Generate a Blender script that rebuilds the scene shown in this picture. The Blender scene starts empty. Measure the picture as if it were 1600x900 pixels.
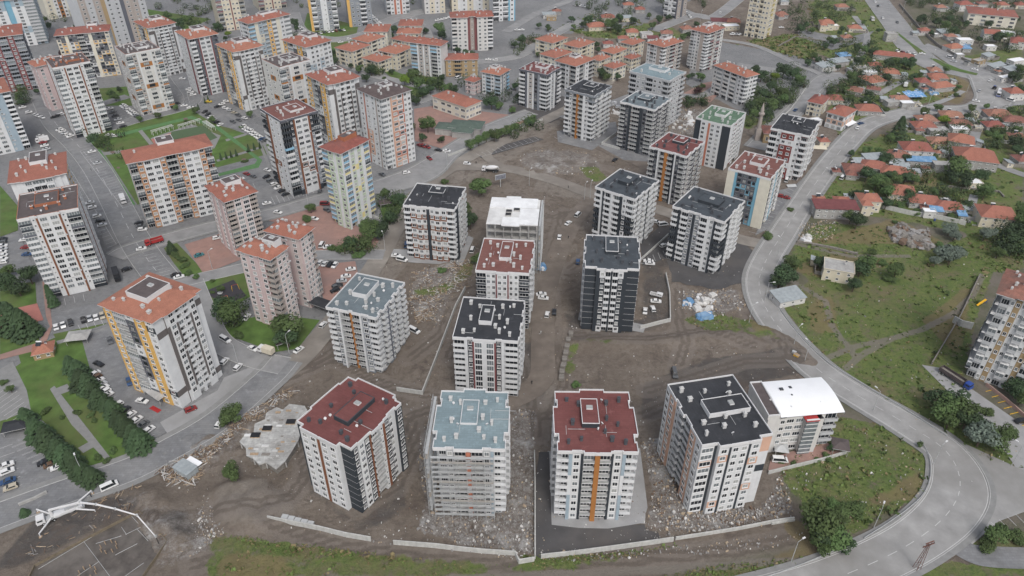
import bpy, math, random
import numpy as np
from mathutils import Vector
R = math.radians
C = bpy.context.scene.collection
sc = bpy.context.scene

# ---------------------------------------------------------------- camera, sky, sun, exposure
CAM_H, FPX, PITCH = 180.0, 1154.0, R(35.1)
cam_d = bpy.data.cameras.new('camera'); cam = bpy.data.objects.new('camera', cam_d); C.objects.link(cam)
cam.location = (0, 0, CAM_H); cam.rotation_euler = (math.pi/2 - PITCH, 0, 0)
cam_d.sensor_width = 36; cam_d.lens = 36*FPX/1600; cam_d.clip_end = 6000; cam_d.clip_start = 1
sc.camera = cam
w = bpy.data.worlds.new('World'); sc.world = w; w.use_nodes = True
nt = w.node_tree; bg = nt.nodes['Background']
sky = nt.nodes.new('ShaderNodeTexSky'); sky.sky_type = 'NISHITA'; sky.sun_disc = False
sky.sun_elevation = R(52); sky.sun_rotation = R(165); sky.air_density = 1.0; sky.dust_density = 4.0; sky.ozone_density = 1.0
hs = nt.nodes.new('ShaderNodeHueSaturation'); hs.inputs['Saturation'].default_value = 0.5
nt.links.new(sky.outputs[0], hs.inputs['Color']); nt.links.new(hs.outputs[0], bg.inputs[0]); bg.inputs[1].default_value = 0.15
sd = bpy.data.lights.new('sun', 'SUN'); sd.energy = 1.05; sd.angle = R(14); sd.color = (1, 0.985, 0.965)
so = bpy.data.objects.new('sun', sd); C.objects.link(so); so.rotation_euler = (R(38), 0, R(15))
sc.view_settings.view_transform = 'Standard'; sc.view_settings.look = 'None'
sc.view_settings.exposure = 0.17; sc.view_settings.gamma = 1
sc.cycles.max_bounces = 4; sc.cycles.diffuse_bounces = 2; sc.cycles.glossy_bounces = 1
sc.cycles.transmission_bounces = 1; sc.cycles.use_denoising = True

# ---------------------------------------------------------------- measuring the photograph
SP, CP = math.sin(PITCH), math.cos(PITCH)
def ray(x, y):
    a, b = x-800.0, 450.0-y
    return Vector((a, FPX*CP+b*SP, -FPX*SP+b*CP))
def G(x, y, z=0.0):                       # the point of the level z that is seen at (x, y)
    d = ray(x, y); t = (CAM_H-z)/-d.z
    return Vector((d.x*t, d.y*t, z))
def px_of(X, Y, Z=0.0):
    dz = Z-CAM_H; depth = Y*CP - dz*SP; up = Y*SP + dz*CP
    return 800+FPX*X/depth, 450-FPX*up/depth
def height_at(roof, base):
    g = G(*base); d = ray(*roof); t = g.y/d.y
    return CAM_H + d.z*t
def pang(x, y, dx, dy):
    a, b = G(x, y), G(x+dx, y+dy); return math.atan2(b.y-a.y, b.x-a.x)

# ---------------------------------------------------------------- materials
MATS = {}
def mat(name, col, rough=0.85, var=0.18, scale=0.6, detail=6, tint=None, streak=0.0, spec=0.3, metal=0.0, objvar=0.0, kind=None):
    if name in MATS: return MATS[name]
    m = bpy.data.materials.new(name); m.use_nodes = True; n = m.node_tree; b = n.nodes['Principled BSDF']; L = n.links.new
    b.inputs['Roughness'].default_value = rough; b.inputs['Specular IOR Level'].default_value = spec; b.inputs['Metallic'].default_value = metal
    tc = n.nodes.new('ShaderNodeTexCoord')
    def noise(sc_, det=detail, r=0.6, vec=None):
        t = n.nodes.new('ShaderNodeTexNoise'); t.inputs['Scale'].default_value = sc_; t.inputs['Detail'].default_value = det; t.inputs['Roughness'].default_value = r
        L(vec or tc.outputs['Object'], t.inputs['Vector']); return t.outputs['Fac']
    def mixc(f, A, B):
        x = n.nodes.new('ShaderNodeMix'); x.data_type = 'RGBA'
        for s, v in ((6, A), (7, B)):
            if isinstance(v, tuple): x.inputs[s].default_value = (*v, 1)
            else: L(v, x.inputs[s])
        if isinstance(f, (int, float)): x.inputs[0].default_value = f
        else: L(f, x.inputs[0])
        return x.outputs[2]
    def ramp(f, lo, hi):
        x = n.nodes.new('ShaderNodeMapRange'); x.inputs[1].default_value = lo; x.inputs[2].default_value = hi; L(f, x.inputs[0]); return x.outputs[0]
    lo = tuple(max(0, c*(1-var)) for c in col); hi = tuple(min(1, c*(1+var)) for c in col)
    c = mixc(ramp(noise(scale), .3, .7), lo, hi)
    if tint: c = mixc(ramp(noise(scale*.22), .45, .68), c, tint)
    if streak:
        mp = n.nodes.new('ShaderNodeMapping'); mp.inputs['Scale'].default_value = (1.3, 1.3, .09); L(tc.outputs['Object'], mp.inputs[0])
        c = mixc(ramp(noise(1.0, vec=mp.outputs[0]), .52, .8), c, tuple(x*(1-streak) for x in col))
    if kind == 'tile':
        mp = n.nodes.new('ShaderNodeTexBrick'); mp.inputs['Scale'].default_value = 1.6; L(tc.outputs['Object'], mp.inputs['Vector'])
        mp.inputs['Color1'].default_value = (.78, .78, .78, 1); mp.inputs['Color2'].default_value = (1.12, 1.08, 1.05, 1); mp.inputs['Mortar'].default_value = (.6, .6, .6, 1)
        mp.inputs['Mortar Size'].default_value = .03
        x = n.nodes.new('ShaderNodeMix'); x.data_type = 'RGBA'; x.blend_type = 'MULTIPLY'; x.inputs[0].default_value = .8
        L(c, x.inputs[6]); L(mp.outputs[0], x.inputs[7]); c = x.outputs[2]
    if kind == 'seam':
        mp = n.nodes.new('ShaderNodeTexBrick'); mp.inputs['Scale'].default_value = .28; L(tc.outputs['Object'], mp.inputs['Vector']); mp.inputs['Color1'].default_value = (.9, .9, .9, 1); mp.inputs['Color2'].default_value = (1.08, 1.08, 1.08, 1); mp.inputs['Mortar'].default_value = (.72, .72, .72, 1); mp.inputs['Mortar Size'].default_value = .012
        x = n.nodes.new('ShaderNodeMix'); x.data_type = 'RGBA'; x.blend_type = 'MULTIPLY'; x.inputs[0].default_value = .7; L(c, x.inputs[6]); L(mp.outputs[0], x.inputs[7]); c = mixc(ramp(noise(.35, 9, .75), .56, .72), x.outputs[2], tuple(min(1, v*1.5+.03) for v in col)); c = mixc(ramp(noise(.5, 9, .8), .6, .75), c, tuple(v*.6 for v in col))
    if objvar:
        oi = n.nodes.new('ShaderNodeObjectInfo'); h = n.nodes.new('ShaderNodeHueSaturation')
        a = n.nodes.new('ShaderNodeMapRange'); a.inputs[3].default_value = 1-objvar; a.inputs[4].default_value = 1+objvar; L(oi.outputs['Random'], a.inputs[0]); L(a.outputs[0], h.inputs['Value'])
        a2 = n.nodes.new('ShaderNodeMapRange'); a2.inputs[3].default_value = .5-.06*objvar; a2.inputs[4].default_value = .5+.03*objvar; L(oi.outputs['Random'], a2.inputs[0]); L(a2.outputs[0], h.inputs['Hue'])
        L(c, h.inputs['Color']); c = h.outputs[0]
    L(c, b.inputs['Base Color'])
    MATS[name] = m; return m
COL = {
 'w': ('white_render', (.60, .61, .615)), 'k': ('charcoal_render', (.035, .042, .05)), 'g': ('grey_render', (.24, .26, .285)),
 'l': ('pale_grey_render', (.43, .44, .45)), 'o': ('timber_look_cladding', (.36, .155, .045)), 'r': ('dark_red_render', (.17, .04, .035)),
 'y': ('mustard_render', (.62, .38, .12)), 'c': ('cream_render', (.58, .53, .42)), 'p': ('salmon_render', (.55, .35, .26)),
 'b': ('brown_render', (.20, .085, .045)), 't': ('sky_blue_render', (.25, .44, .58)), 'n': ('sage_render', (.44, .52, .38)),
 'P': ('dusty_pink_render', (.52, .41, .40)), 'e': ('taupe_render', (.36, .32, .29)), 'T': ('dark_taupe_render', (.125, .112, .108)), 'B': ('blue_render', (.17, .36, .47)), 'd': ('slate_render', (.11, .115, .135)),
 's': ('brick_red_render', (.42, .16, .10)), 'Y': ('pale_yellow_render', (.66, .58, .28)), 'a': ('tan_render', (.34, .25, .14)), 'G': ('steel_blue_render', (.30, .37, .42)),
 'W': ('off_white_render', (.56, .55, .53)), 'Q': ('pale_pink_render', (.56, .475, .455)), 'Q': ('pale_pink_render', (.56, .475, .455)), 'q': ('ochre_brown_render', (.42, .23, .125)), 'm': ('maroon_render', (.20, .075, .075)), 'i': ('ivory_render', (.62, .59, .50))}
def cm(ch):
    nm, c = COL[ch]; return mat(nm, c, .8, .07, .35, 5, streak=.13)
M = dict(
 white=mat('white_coping', (.62, .62, .62), .6, .05, 2), glassd=mat('dark_window_glass', (.022, .027, .033), .12, .3, .2, spec=.5),
 glassm=mat('curtained_window_glass', (.16, .18, .19), .2, .35, .6, spec=.5), glassl=mat('blind_window_glass', (.33, .34, .33), .3, .2, .8, spec=.5),
 frame=mat('window_frame_plastic', (.68, .68, .67), .5, .05), rail=mat('steel_rail', (.42, .43, .44), .4, .1, metal=.4),
 conc=mat('bare_concrete', (.36, .355, .34), .9, .22, .5, tint=(.27, .26, .25)), concw=mat('pale_concrete', (.60, .60, .59), .9, .12, .25, tint=(.42, .42, .41)),
 deck_k=mat('black_membrane', (.032, .034, .039), .75, .18, .3, tint=(.05, .052, .057), kind='seam'), deck_g=mat('grey_membrane', (.135, .165, .18), .75, .12, .25, tint=(.17, .20, .21), kind='seam'),
 deck_d=mat('dark_grey_membrane', (.058, .068, .078), .75, .15, .25, tint=(.08, .09, .1), kind='seam'),
 deck_r=mat('dark_red_membrane', (.148, .052, .048), .75, .14, .3, tint=(.18, .07, .064), kind='seam'), deck_b=mat('red_brown_membrane', (.17, .072, .06), .75, .14, .3, tint=(.2, .1, .085), kind='seam'),
 deck_t=mat('pale_blue_membrane', (.19, .25, .27), .7, .14, .2, tint=(.25, .31, .32), kind='seam'), deck_n=mat('green_membrane', (.095, .16, .105), .75, .15, .3, tint=(.13, .2, .14), kind='seam'),
 deck_w=mat('white_sheet_roof', (.8, .81, .82), .45, .04, .2), deck_c=mat('brown_slate_roof', (.10, .082, .08), .8, .2, .5), deck_m=mat('maroon_sheet_roof', (.16, .055, .055), .7, .18, .5),
 tile=mat('orange_roof_tile', (.345, .15, .105), .85, .16, .45, tint=(.31, .135, .095), kind='tile', objvar=.10), tilek=mat('dark_brown_roof_tile', (.105, .082, .08), .85, .2, .5, tint=(.14, .11, .105), kind='tile'), tiler=mat('red_roof_tile', (.30, .115, .085), .85, .2, .5, tint=(.24, .12, .10), kind='tile', objvar=.12),
 tileo=mat('weathered_roof_tile', (.29, .142, .105), .9, .28, .8, tint=(.20, .125, .10), kind='tile', objvar=.22),
 sheetg=mat('grey_sheet_roof', (.30, .33, .34), .6, .2, .6), sheetb=mat('blue_tarpaulin', (.12, .25, .42), .5, .2, 1.2, tint=(.3, .42, .55)), wood=mat('raw_timber', (.34, .25, .165), .85, .3, 2),
 chim_d=mat('dark_chimney', (.07, .075, .085), .8, .15), chim_w=mat('white_chimney', (.5, .5, .49), .8, .12), chim_o=mat('orange_chimney', (.34, .13, .07), .8, .15),
 tyre=mat('tyre_rubber', (.02, .02, .02), .9, .1), carglass=mat('car_glass', (.02, .024, .028), .1, .1, spec=.6),
 leaf=mat('green_foliage', (.078, .125, .042), .8, .35, 1.4, objvar=.28), leafd=mat('dark_foliage', (.045, .078, .034), .8, .35, 1.4, objvar=.25),
 leafl=mat('lime_foliage', (.13, .2, .025), .8, .3, 1.4, objvar=.15), leafs=mat('silver_foliage', (.13, .165, .13), .8, .25, 1.4, objvar=.1), leafb=mat('purple_foliage', (.055, .025, .025), .8, .3, 1.4),
 bark=mat('bark', (.10, .075, .055), .95, .3, 4), mark=mat('road_paint', (.50, .50, .49), .7, .2, 3), wall_c=mat('wall_concrete', (.45, .45, .43), .9, .15, .8, streak=.3),
 stone=mat('rough_stone', (.21, .195, .175), .95, .3, 1.5), black=mat('black_paint', (.02, .02, .022), .5, .1), red=mat('red_paint', (.35, .03, .03), .5, .1), blue=mat('blue_paint', (.03, .07, .28), .45, .1),
 galv=mat('galvanised_steel', (.45, .46, .46), .55, .12, metal=.15), yellow=mat('yellow_paint', (.7, .42, .03), .5, .1), rust=mat('rust_brown_steel', (.14, .06, .045), .8, .3, 2))

# ---------------------------------------------------------------- mesh builder
class MB:
    def __init__(s): s.v = []; s.f = []; s.m = []; s.mats = []
    def mi(s, m):
        if m not in s.mats: s.mats.append(m)
        return s.mats.index(m)
    def quad(s, pts, m):
        i = len(s.v); s.v += [tuple(p) for p in pts]; s.f.append(tuple(range(i, i+len(pts)))); s.m.append(s.mi(m))
    def box(s, x0, x1, y0, y1, z0, z1, m, top=None):
        i = len(s.v)
        s.v += [(x0, y0, z0), (x1, y0, z0), (x1, y1, z0), (x0, y1, z0), (x0, y0, z1), (x1, y0, z1), (x1, y1, z1), (x0, y1, z1)]
        k = s.mi(m)
        for q in ((3, 2, 1, 0), (0, 1, 5, 4), (1, 2, 6, 5), (2, 3, 7, 6), (3, 0, 4, 7)): s.f.append(tuple(i+a for a in q)); s.m.append(k)
        s.f.append((i+4, i+5, i+6, i+7)); s.m.append(s.mi(top or m))
    def bar(s, a, b, r, m, r2=None, n=6):
        a, b = Vector(a), Vector(b); d = (b-a).normalized(); u = d.orthogonal().normalized(); v = d.cross(u); r2 = r if r2 is None else r2; i = len(s.v)
        for p, q in ((a, r), (b, r2)):
            for k in range(n):
                t = 2*math.pi*k/n; s.v.append(tuple(p+u*(q*math.cos(t))+v*(q*math.sin(t))))
        mm = s.mi(m)
        for k in range(n): s.f.append((i+k, i+(k+1) % n, i+n+(k+1) % n, i+n+k)); s.m.append(mm)
        s.f.append(tuple(i+n+k for k in range(n))); s.m.append(mm); s.f.append(tuple(i+n-1-k for k in range(n))); s.m.append(mm)
    def prism(s, poly, z0, z1, m, top=None):
        n = len(poly)
        for k in range(n):
            a, b = poly[k], poly[(k+1) % n]; s.quad([(a[0], a[1], z0), (b[0], b[1], z0), (b[0], b[1], z1), (a[0], a[1], z1)], m)
        s.quad([(p[0], p[1], z1) for p in poly], top or m); s.quad([(p[0], p[1], z0) for p in reversed(poly)], m)
    def ring(s, outer, inner, z0, z1, m):
        n = len(outer)
        for k in range(n):
            a, b, c, d = outer[k], outer[(k+1) % n], inner[(k+1) % n], inner[k]
            s.quad([(a[0], a[1], z0), (b[0], b[1], z0), (b[0], b[1], z1), (a[0], a[1], z1)], m)
            s.quad([(c[0], c[1], z0), (d[0], d[1], z0), (d[0], d[1], z1), (c[0], c[1], z1)], m)
            s.quad([(a[0], a[1], z1), (b[0], b[1], z1), (c[0], c[1], z1), (d[0], d[1], z1)], m)
            s.quad([(a[0], a[1], z0), (d[0], d[1], z0), (c[0], c[1], z0), (b[0], b[1], z0)], m)
    def mesh(s, name):
        me = bpy.data.meshes.new(name); me.from_pydata(s.v, [], s.f)
        for m in s.mats: me.materials.append(m)
        me.polygons.foreach_set('material_index', s.m); me.update(); return me
def ob(name, me, parent=None, loc=None, rz=None, kind=None):
    if isinstance(me, MB): me = me.mesh(name)
    o = bpy.data.objects.new(name, me); C.objects.link(o)
    if parent is not None: o.parent = parent
    if loc is not None: o.location = loc
    if rz is not None: o.rotation_euler = (0, 0, rz)
    if kind: o['kind'] = kind
    return o
def tag(o, label, cat, group=None):
    o['label'] = label; o['category'] = cat
    if group: o['group'] = group
    return o
def thing(name, label, cat, loc=(0, 0, 0), rz=0, group=None):
    return tag(ob(name, None, None, loc, rz), label, cat, group)
def copy_thing(r0, loc, rz, sc_=1.0):
    r = r0.copy(); C.objects.link(r); r.location = loc; r.rotation_euler = (0, 0, rz); r.scale = (sc_,)*3 if not isinstance(sc_, tuple) else sc_
    for ch in r0.children:
        c = ch.copy(); C.objects.link(c); c.parent = r
        for g in ch.children:
            d = g.copy(); C.objects.link(d); d.parent = c
    return r
ORD = 'first second third fourth fifth sixth seventh eighth ninth tenth eleventh twelfth thirteenth fourteenth fifteenth sixteenth seventeenth eighteenth nineteenth'.split()
TENS = {2: 'twenty', 3: 'thirty', 4: 'forty', 5: 'fifty', 6: 'sixty', 7: 'seventy', 8: 'eighty', 9: 'ninety'}
TEN0 = {2: 'twentieth', 3: 'thirtieth', 4: 'fortieth', 5: 'fiftieth', 6: 'sixtieth', 7: 'seventieth', 8: 'eightieth', 9: 'ninetieth'}
def ordinal(n):
    if n < 20: return ORD[n-1]
    return TEN0[n//10] if n % 10 == 0 else TENS[n//10]+'-'+ORD[n % 10-1]
LANDMARKS = []      # (photo x, photo y, phrase) for labels of scattered things
PENDING = {}        # things that still need a place in words: (kind) -> [(obj, x, y, look)]
def place_label(o, x, y, look, kind): PENDING.setdefault(kind, []).append((o, x, y, look))
def resolve_labels():
    for kind, L in PENDING.items():
        zones = {}
        for o, x, y, look in L:
            lm = min(LANDMARKS, key=lambda q: (q[0]-x)**2+(1.4*(q[1]-y))**2); zones.setdefault(lm, []).append((math.hypot(lm[0]-x, 1.4*(lm[1]-y)), o, look))
        for lm, Z in zones.items():
            Z.sort(key=lambda t: t[0])
            for i, (_, o, look) in enumerate(Z): o['label'] = f'{look} {kind}, {ordinal(i+1)} out from {lm[2]}' if len(Z) > 1 else f'{look} {kind} beside {lm[2]}'
rnd = random.Random(7)
# ================================================================ the ground
def inpoly(X, Y, P):
    res = np.zeros(X.shape, bool); n = len(P); j = n-1
    for i in range(n):
        xi, yi = P[i]; xj, yj = P[j]
        if yi != yj: res ^= ((yi > Y) != (yj > Y)) & (X < (xj-xi)*(Y-yi)/(yj-yi)+xi)
        j = i
    return res
def axis(segs):
    a = []
    for lo, hi, st in segs: a += list(np.arange(lo, hi, st))
    return np.array(a)
gx = axis([(-4000, -1200, 400), (-1200, -440, 40), (-440, -200, 4), (-200, 230, 1.3), (230, 470, 3), (470, 1200, 40), (1200, 4001, 400)])
gy = axis([(-300, 40, 40), (40, 100, 6), (100, 360, 1.3), (360, 620, 3), (620, 1000, 8), (1000, 1500, 40), (1500, 5500, 400)])
GX, GY = np.meshgrid(gx, gy)
dep = np.maximum(GY*CP+CAM_H*SP, 1.0); PXx = 800+FPX*GX/dep; PXy = 450-FPX*(GY*SP-CAM_H*CP)/dep
behind = GY < 30
def mask(polys, blur=2):
    m = np.zeros(GX.shape)
    for P in polys:
        v = 1.0
        if isinstance(P, tuple): v, P = P
        k = inpoly(PXx, PXy, P) & ~behind; m[k] = v
    for _ in range(blur):
        p = np.pad(m, 1, mode='edge'); m = (p[:-2, 1:-1]+p[2:, 1:-1]+p[1:-1, :-2]+p[1:-1, 2:]+2*p[1:-1, 1:-1])/6
    return m
URBAN = [[(-900, 960), (-60, 838), (100, 790), (250, 728), (345, 668), (430, 590), (500, 510), (560, 430), (600, 370), (640, 300), (700, 262), (760, 232), (850, 182), (900, 150), (880, 90), (800, 60), (1000, 40), (1200, -60), (1200, -220), (-1500, -220)],
         [(1100, 60), (1260, 90), (1320, 120), (1230, 200), (1170, 180), (1070, 130)]]
EAST = [[(1380, -250), (3600, -200), (3600, 1800), (1620, 960), (1480, 690), (1340, 590), (1250, 520), (1215, 450), (1225, 400), (1270, 320), (1340, 215), (1450, 185), (1560, 170), (1500, 110), (1420, 60)],
        [(1210, 690), (1330, 615), (1420, 665), (1455, 720), (1440, 780), (1380, 820), (1300, 850), (1250, 870), (1100, 905), (1010, 905), (1180, 870), (1275, 850), (1270, 800), (1220, 770)]]
GRASS = [
 (.95, [(1215, 465), (1262, 440), (1360, 380), (1480, 395), (1560, 400), (1520, 520), (1500, 620), (1590, 680), (1600, 735), (1500, 710), (1420, 655), (1340, 600), (1260, 530)]),
 (.75, [(1230, 400), (1270, 350), (1400, 350), (1480, 380), (1380, 420), (1262, 440)]), (.95, [(1480, 380), (1600, 330), (1600, 420), (1560, 425)]),
 (.95, [(1215, 735), (1310, 650), (1420, 670), (1452, 722), (1440, 775), (1330, 835), (1270, 850), (1255, 790)]), (.7, [(320, 880), (330, 830), (420, 850), (600, 865), (820, 880), (1010, 868), (900, 890), (700, 905), (330, 905)]),
 (.85, [(330, 868), (400, 870), (470, 905), (320, 905)]), (.8, [(1000, 905), (1100, 885), (1260, 868), (1250, 880), (1140, 905)]), (.85, [(1340, 905), (1420, 870), (1500, 880), (1600, 870), (1620, 905)]),
 (.85, [(340, 832), (430, 845), (560, 862), (640, 875), (560, 875), (420, 862)]), (.7, [(800, 868), (950, 865), (1060, 850), (980, 870), (850, 882)]),
 (.6, [(1060, 500), (1110, 485), (1180, 500), (1250, 550), (1200, 530), (1100, 515)]), (.7, [(885, 540), (905, 535), (900, 590), (880, 600)]), (.5, [(905, 528), (985, 532), (980, 545), (910, 540)]),
 (.8, [(900, 262), (935, 258), (950, 280), (925, 285)]), (.8, [(895, 325), (918, 320), (905, 332)]), (.6, [(640, 450), (700, 440), (730, 400), (745, 395), (740, 430), (700, 460), (650, 465)]),
 (.6, [(270, 760), (320, 765), (300, 785)]), (.9, [(1150, 68), (1210, 90), (1250, 110), (1150, 100), (1120, 88)]), (.9, [(1165, 63), (1250, 50), (1290, 70), (1262, 98), (1215, 82)]),
 (.8, [(1430, 100), (1600, 70), (1600, 330), (1540, 240), (1520, 180), (1565, 160), (1540, 110)]), (.75, [(1260, 0), (1370, 0), (1420, 80), (1500, 110), (1500, 150), (1350, 185), (1310, 215), (1290, 170), (1330, 110), (1270, 80)]),
 (.8, [(1260, 330), (1330, 225), (1440, 190), (1520, 210), (1600, 290), (1600, 370), (1480, 360), (1380, 340)]), (.85, [(850, 50), (920, 20), (1000, 30), (1010, 60), (930, 60), (880, 45)]), (.8, [(805, 60), (860, 40), (930, 15), (880, 15), (805, 42)]),
 (.85, [(945, 50), (1060, 60), (1070, 50), (1050, 42), (960, 30)]), (.8, [(650, 165), (700, 60), (800, 55), (830, 80), (800, 130), (700, 130)]), (.8, [(690, 215), (760, 195), (830, 185), (850, 190), (740, 232)]), (.9, [(1160, 185), (1260, 105), (1270, 130), (1200, 205), (1190, 190), (1165, 205)]),
 (.85, [(1470, 700), (1510, 650), (1600, 690), (1600, 735)]), (.9, [(1505, 850), (1600, 825), (1600, 862), (1530, 862)])]
DRY = [[(1230, 420), (1300, 395), (1400, 410), (1300, 440)], [(1330, 255), (1450, 250), (1470, 290), (1400, 290)], [(1400, 340), (1480, 380), (1300, 380), (1250, 380)], [(1440, 500), (1520, 440), (1500, 560)], [(1340, 790), (1450, 730), (1440, 780)], [(350, 865), (440, 862), (470, 905), (330, 905)], [(1160, 490), (1220, 520), (1180, 520)], [(1215, 800), (1290, 830), (1240, 850)],
       [(1260, 480), (1300, 455), (1310, 520), (1270, 520)], [(1450, 100), (1520, 130), (1500, 165), (1455, 150)], [(1165, 68), (1240, 60), (1262, 98), (1215, 82)], [(1180, 880), (1290, 840), (1300, 860), (1200, 890)]]
RUBBLE = [(.9, [(665, 790), (650, 700), (672, 640), (680, 760), (700, 800), (790, 800), (800, 640), (838, 640), (834, 865), (740, 855), (650, 830)]), (.9, [(1000, 690), (1035, 680), (1065, 790), (1190, 795), (1225, 730), (1240, 800), (1120, 830), (1010, 830), (1020, 760)]),
          (.7, [(1060, 455), (1150, 450), (1170, 480), (1110, 500), (1060, 480)]), (.6, [(640, 425), (720, 405), (705, 470), (690, 510), (640, 490)]), (.6, [(810, 245), (850, 230), (930, 240), (945, 270), (860, 275), (815, 262)]),
          (.5, [(250, 700), (360, 650), (450, 610), (380, 700), (300, 760)]), (.6, [(1360, 470), (1420, 440), (1440, 480), (1390, 520)]), (.6, [(1250, 345), (1310, 345), (1300, 375), (1245, 375)]), (.6, [(1050, 165), (1120, 170), (1090, 215), (1040, 215)]), (.5, [(130, 790), (230, 770), (330, 800), (340, 860), (240, 900), (200, 800)])]
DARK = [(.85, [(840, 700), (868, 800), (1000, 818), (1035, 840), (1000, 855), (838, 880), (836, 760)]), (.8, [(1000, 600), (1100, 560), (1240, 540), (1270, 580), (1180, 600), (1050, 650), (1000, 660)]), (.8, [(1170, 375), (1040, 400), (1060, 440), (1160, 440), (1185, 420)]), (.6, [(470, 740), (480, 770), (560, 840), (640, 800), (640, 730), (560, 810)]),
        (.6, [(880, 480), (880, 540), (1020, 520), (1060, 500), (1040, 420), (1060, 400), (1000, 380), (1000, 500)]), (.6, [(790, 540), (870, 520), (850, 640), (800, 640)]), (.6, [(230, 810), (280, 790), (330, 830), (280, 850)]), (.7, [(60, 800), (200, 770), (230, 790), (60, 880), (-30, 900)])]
TAN = [(.8, [(640, 330), (700, 262), (850, 190), (900, 155), (880, 190), (800, 250), (720, 290), (650, 400), (560, 500), (460, 570), (430, 590), (560, 430)]), (.5, [(800, 420), (880, 380), (920, 300), (960, 300), (900, 400), (860, 540), (800, 520)]), (.7, [(840, 270), (950, 300), (940, 320), (830, 300)]),
       (.7, [(640, 610), (860, 600), (1000, 640), (1020, 660), (860, 640), (700, 640)]), (.6, [(330, 760), (420, 740), (470, 800), (420, 830), (340, 830)]), (.5, [(830, 220), (960, 240), (940, 270), (810, 270)])]
att = {'grass': mask(GRASS, 3), 'dry': mask(DRY, 5), 'rubble': mask(RUBBLE, 3), 'dark': mask(DARK, 3), 'tan': mask(TAN, 3), 'urban': mask(URBAN, 1), 'east': mask(EAST, 3)}
TRACKS = ([(888, 520), (960, 530), (1040, 528), (1100, 515), (1180, 540)], [(870, 540), (880, 600), (860, 650), (780, 640)], [(850, 420), (862, 470), (858, 530), (870, 560)], [(880, 330), (862, 400), (850, 440)], [(1060, 450), (1062, 500), (1070, 540), (1060, 570)], [(1010, 610), (1080, 590), (1160, 565), (1260, 560)], [(1000, 650), (1060, 625), (1040, 600)],
    [(330, 800), (400, 790), (450, 780), (480, 740), (470, 700)], [(420, 815), (520, 850), (640, 870), (800, 885), (960, 875), (1150, 860), (1280, 835)], [(300, 880), (420, 862), (560, 872), (700, 890)], [(560, 790), (620, 760), (650, 700), (640, 650), (700, 630)], [(450, 590), (520, 560), (600, 600), (700, 625)], [(810, 560), (830, 620), (840, 680)], [(800, 300), (860, 340), (900, 330)], [(960, 330), (930, 390), (890, 420)], [(820, 250), (880, 255), (950, 262)], [(700, 560), (730, 500), (740, 460)], [(590, 470), (560, 520), (480, 575)], [(640, 560), (690, 520), (705, 480)], [(1170, 490), (1210, 530), (1250, 570)])
PATHS = [[(1322, 575), (1345, 555), (1390, 530), (1440, 515), (1490, 490), (1520, 460), (1535, 430)], [(1240, 440), (1290, 470), (1300, 510), (1340, 560)], [(1390, 530), (1340, 540), (1290, 560)], [(1320, 880), (1200, 878), (1000, 892), (700, 905)], [(1240, 380), (1330, 400), (1420, 400)]]
def linemask(lines, offs, hw):
    d = np.full(GX.shape, 1e9)
    for Ln in lines:
        P = [G(*p) for p in Ln]; Q = []
        for i in range(len(P)-1):
            for j in range(6): Q.append(P[i].lerp(P[i+1], j/6))
        Q.append(P[-1])
        for o in offs:
            for i in range(len(Q)-1):
                a, b_ = Q[i], Q[i+1]; t = (b_-a).normalized(); ax, ay = a.x-t.y*o, a.y+t.x*o; L_ = (b_-a).length
                m = (abs(GX-ax) < L_+8) & (abs(GY-ay) < L_+8)
                if not m.any(): continue
                ux, uy = GX[m]-ax, GY[m]-ay; k = np.clip(ux*t.x+uy*t.y, 0, L_); d[m] = np.minimum(d[m], np.hypot(ux-k*t.x, uy-k*t.y))
    return np.clip((hw*1.8-d)/hw, 0, 1)
att['rut'] = linemask(TRACKS, (-1.25, 1.25), .55); att['lane'] = linemask(TRACKS, (0,), 3.2); att['path'] = linemask(PATHS, (0,), 1.0)
rs = np.random.RandomState(3)
def vnoise(s):
    h = rs.rand(256, 256); x = GX/s+900; y = GY/s+900; xi = np.floor(x).astype(int); yi = np.floor(y).astype(int); fx = x-xi; fy = y-yi
    fx = fx*fx*(3-2*fx); fy = fy*fy*(3-2*fy); g = lambda a, b: h[a % 256, b % 256]
    return (g(xi, yi)*(1-fx)+g(xi+1, yi)*fx)*(1-fy)+(g(xi, yi+1)*(1-fx)+g(xi+1, yi+1)*fx)*fy
hz = (vnoise(14)*.5+vnoise(5)*.35+vnoise(2.5)*.25-.55)
soft = mask([[(330, 900), (1300, 900), (1280, 700), (1200, 560), (1190, 430), (1100, 330), (900, 230), (700, 260), (560, 450), (430, 600), (200, 740), (0, 850)], EAST[0], EAST[1]], 4)
GZ = -.14 + np.clip(hz, -.5, .5)*.26*soft
MOUND = [(1.6, [(330, 770), (380, 740), (420, 760), (470, 800), (440, 820), (400, 830), (350, 820)]), (1.8, [(200, 770), (250, 760), (290, 800), (300, 860), (250, 860)]), (1.2, [(1160, 500), (1230, 525), (1280, 570), (1230, 560)]), (1.3, [(880, 532), (1000, 530), (1160, 515), (1180, 530), (1000, 545), (900, 545)]),
         (1.2, [(100, 800), (180, 775), (190, 800), (90, 860), (30, 890)]), (1.0, [(820, 250), (860, 235), (930, 245), (900, 262), (840, 268)])]
GZ += mask([p for _, p in RUBBLE[:6]], 2)*np.clip(vnoise(4.5)-.45, 0, 1)*1.5
GZ += mask(MOUND, 3)*(0.4+vnoise(3)*1.1)
nx, ny = len(gx), len(gy)
co = np.stack([GX.ravel(), GY.ravel(), GZ.ravel()], 1)
idx = np.arange(nx*ny).reshape(ny, nx); q = np.stack([idx[:-1, :-1], idx[:-1, 1:], idx[1:, 1:], idx[1:, :-1]], -1).reshape(-1, 4)
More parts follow.
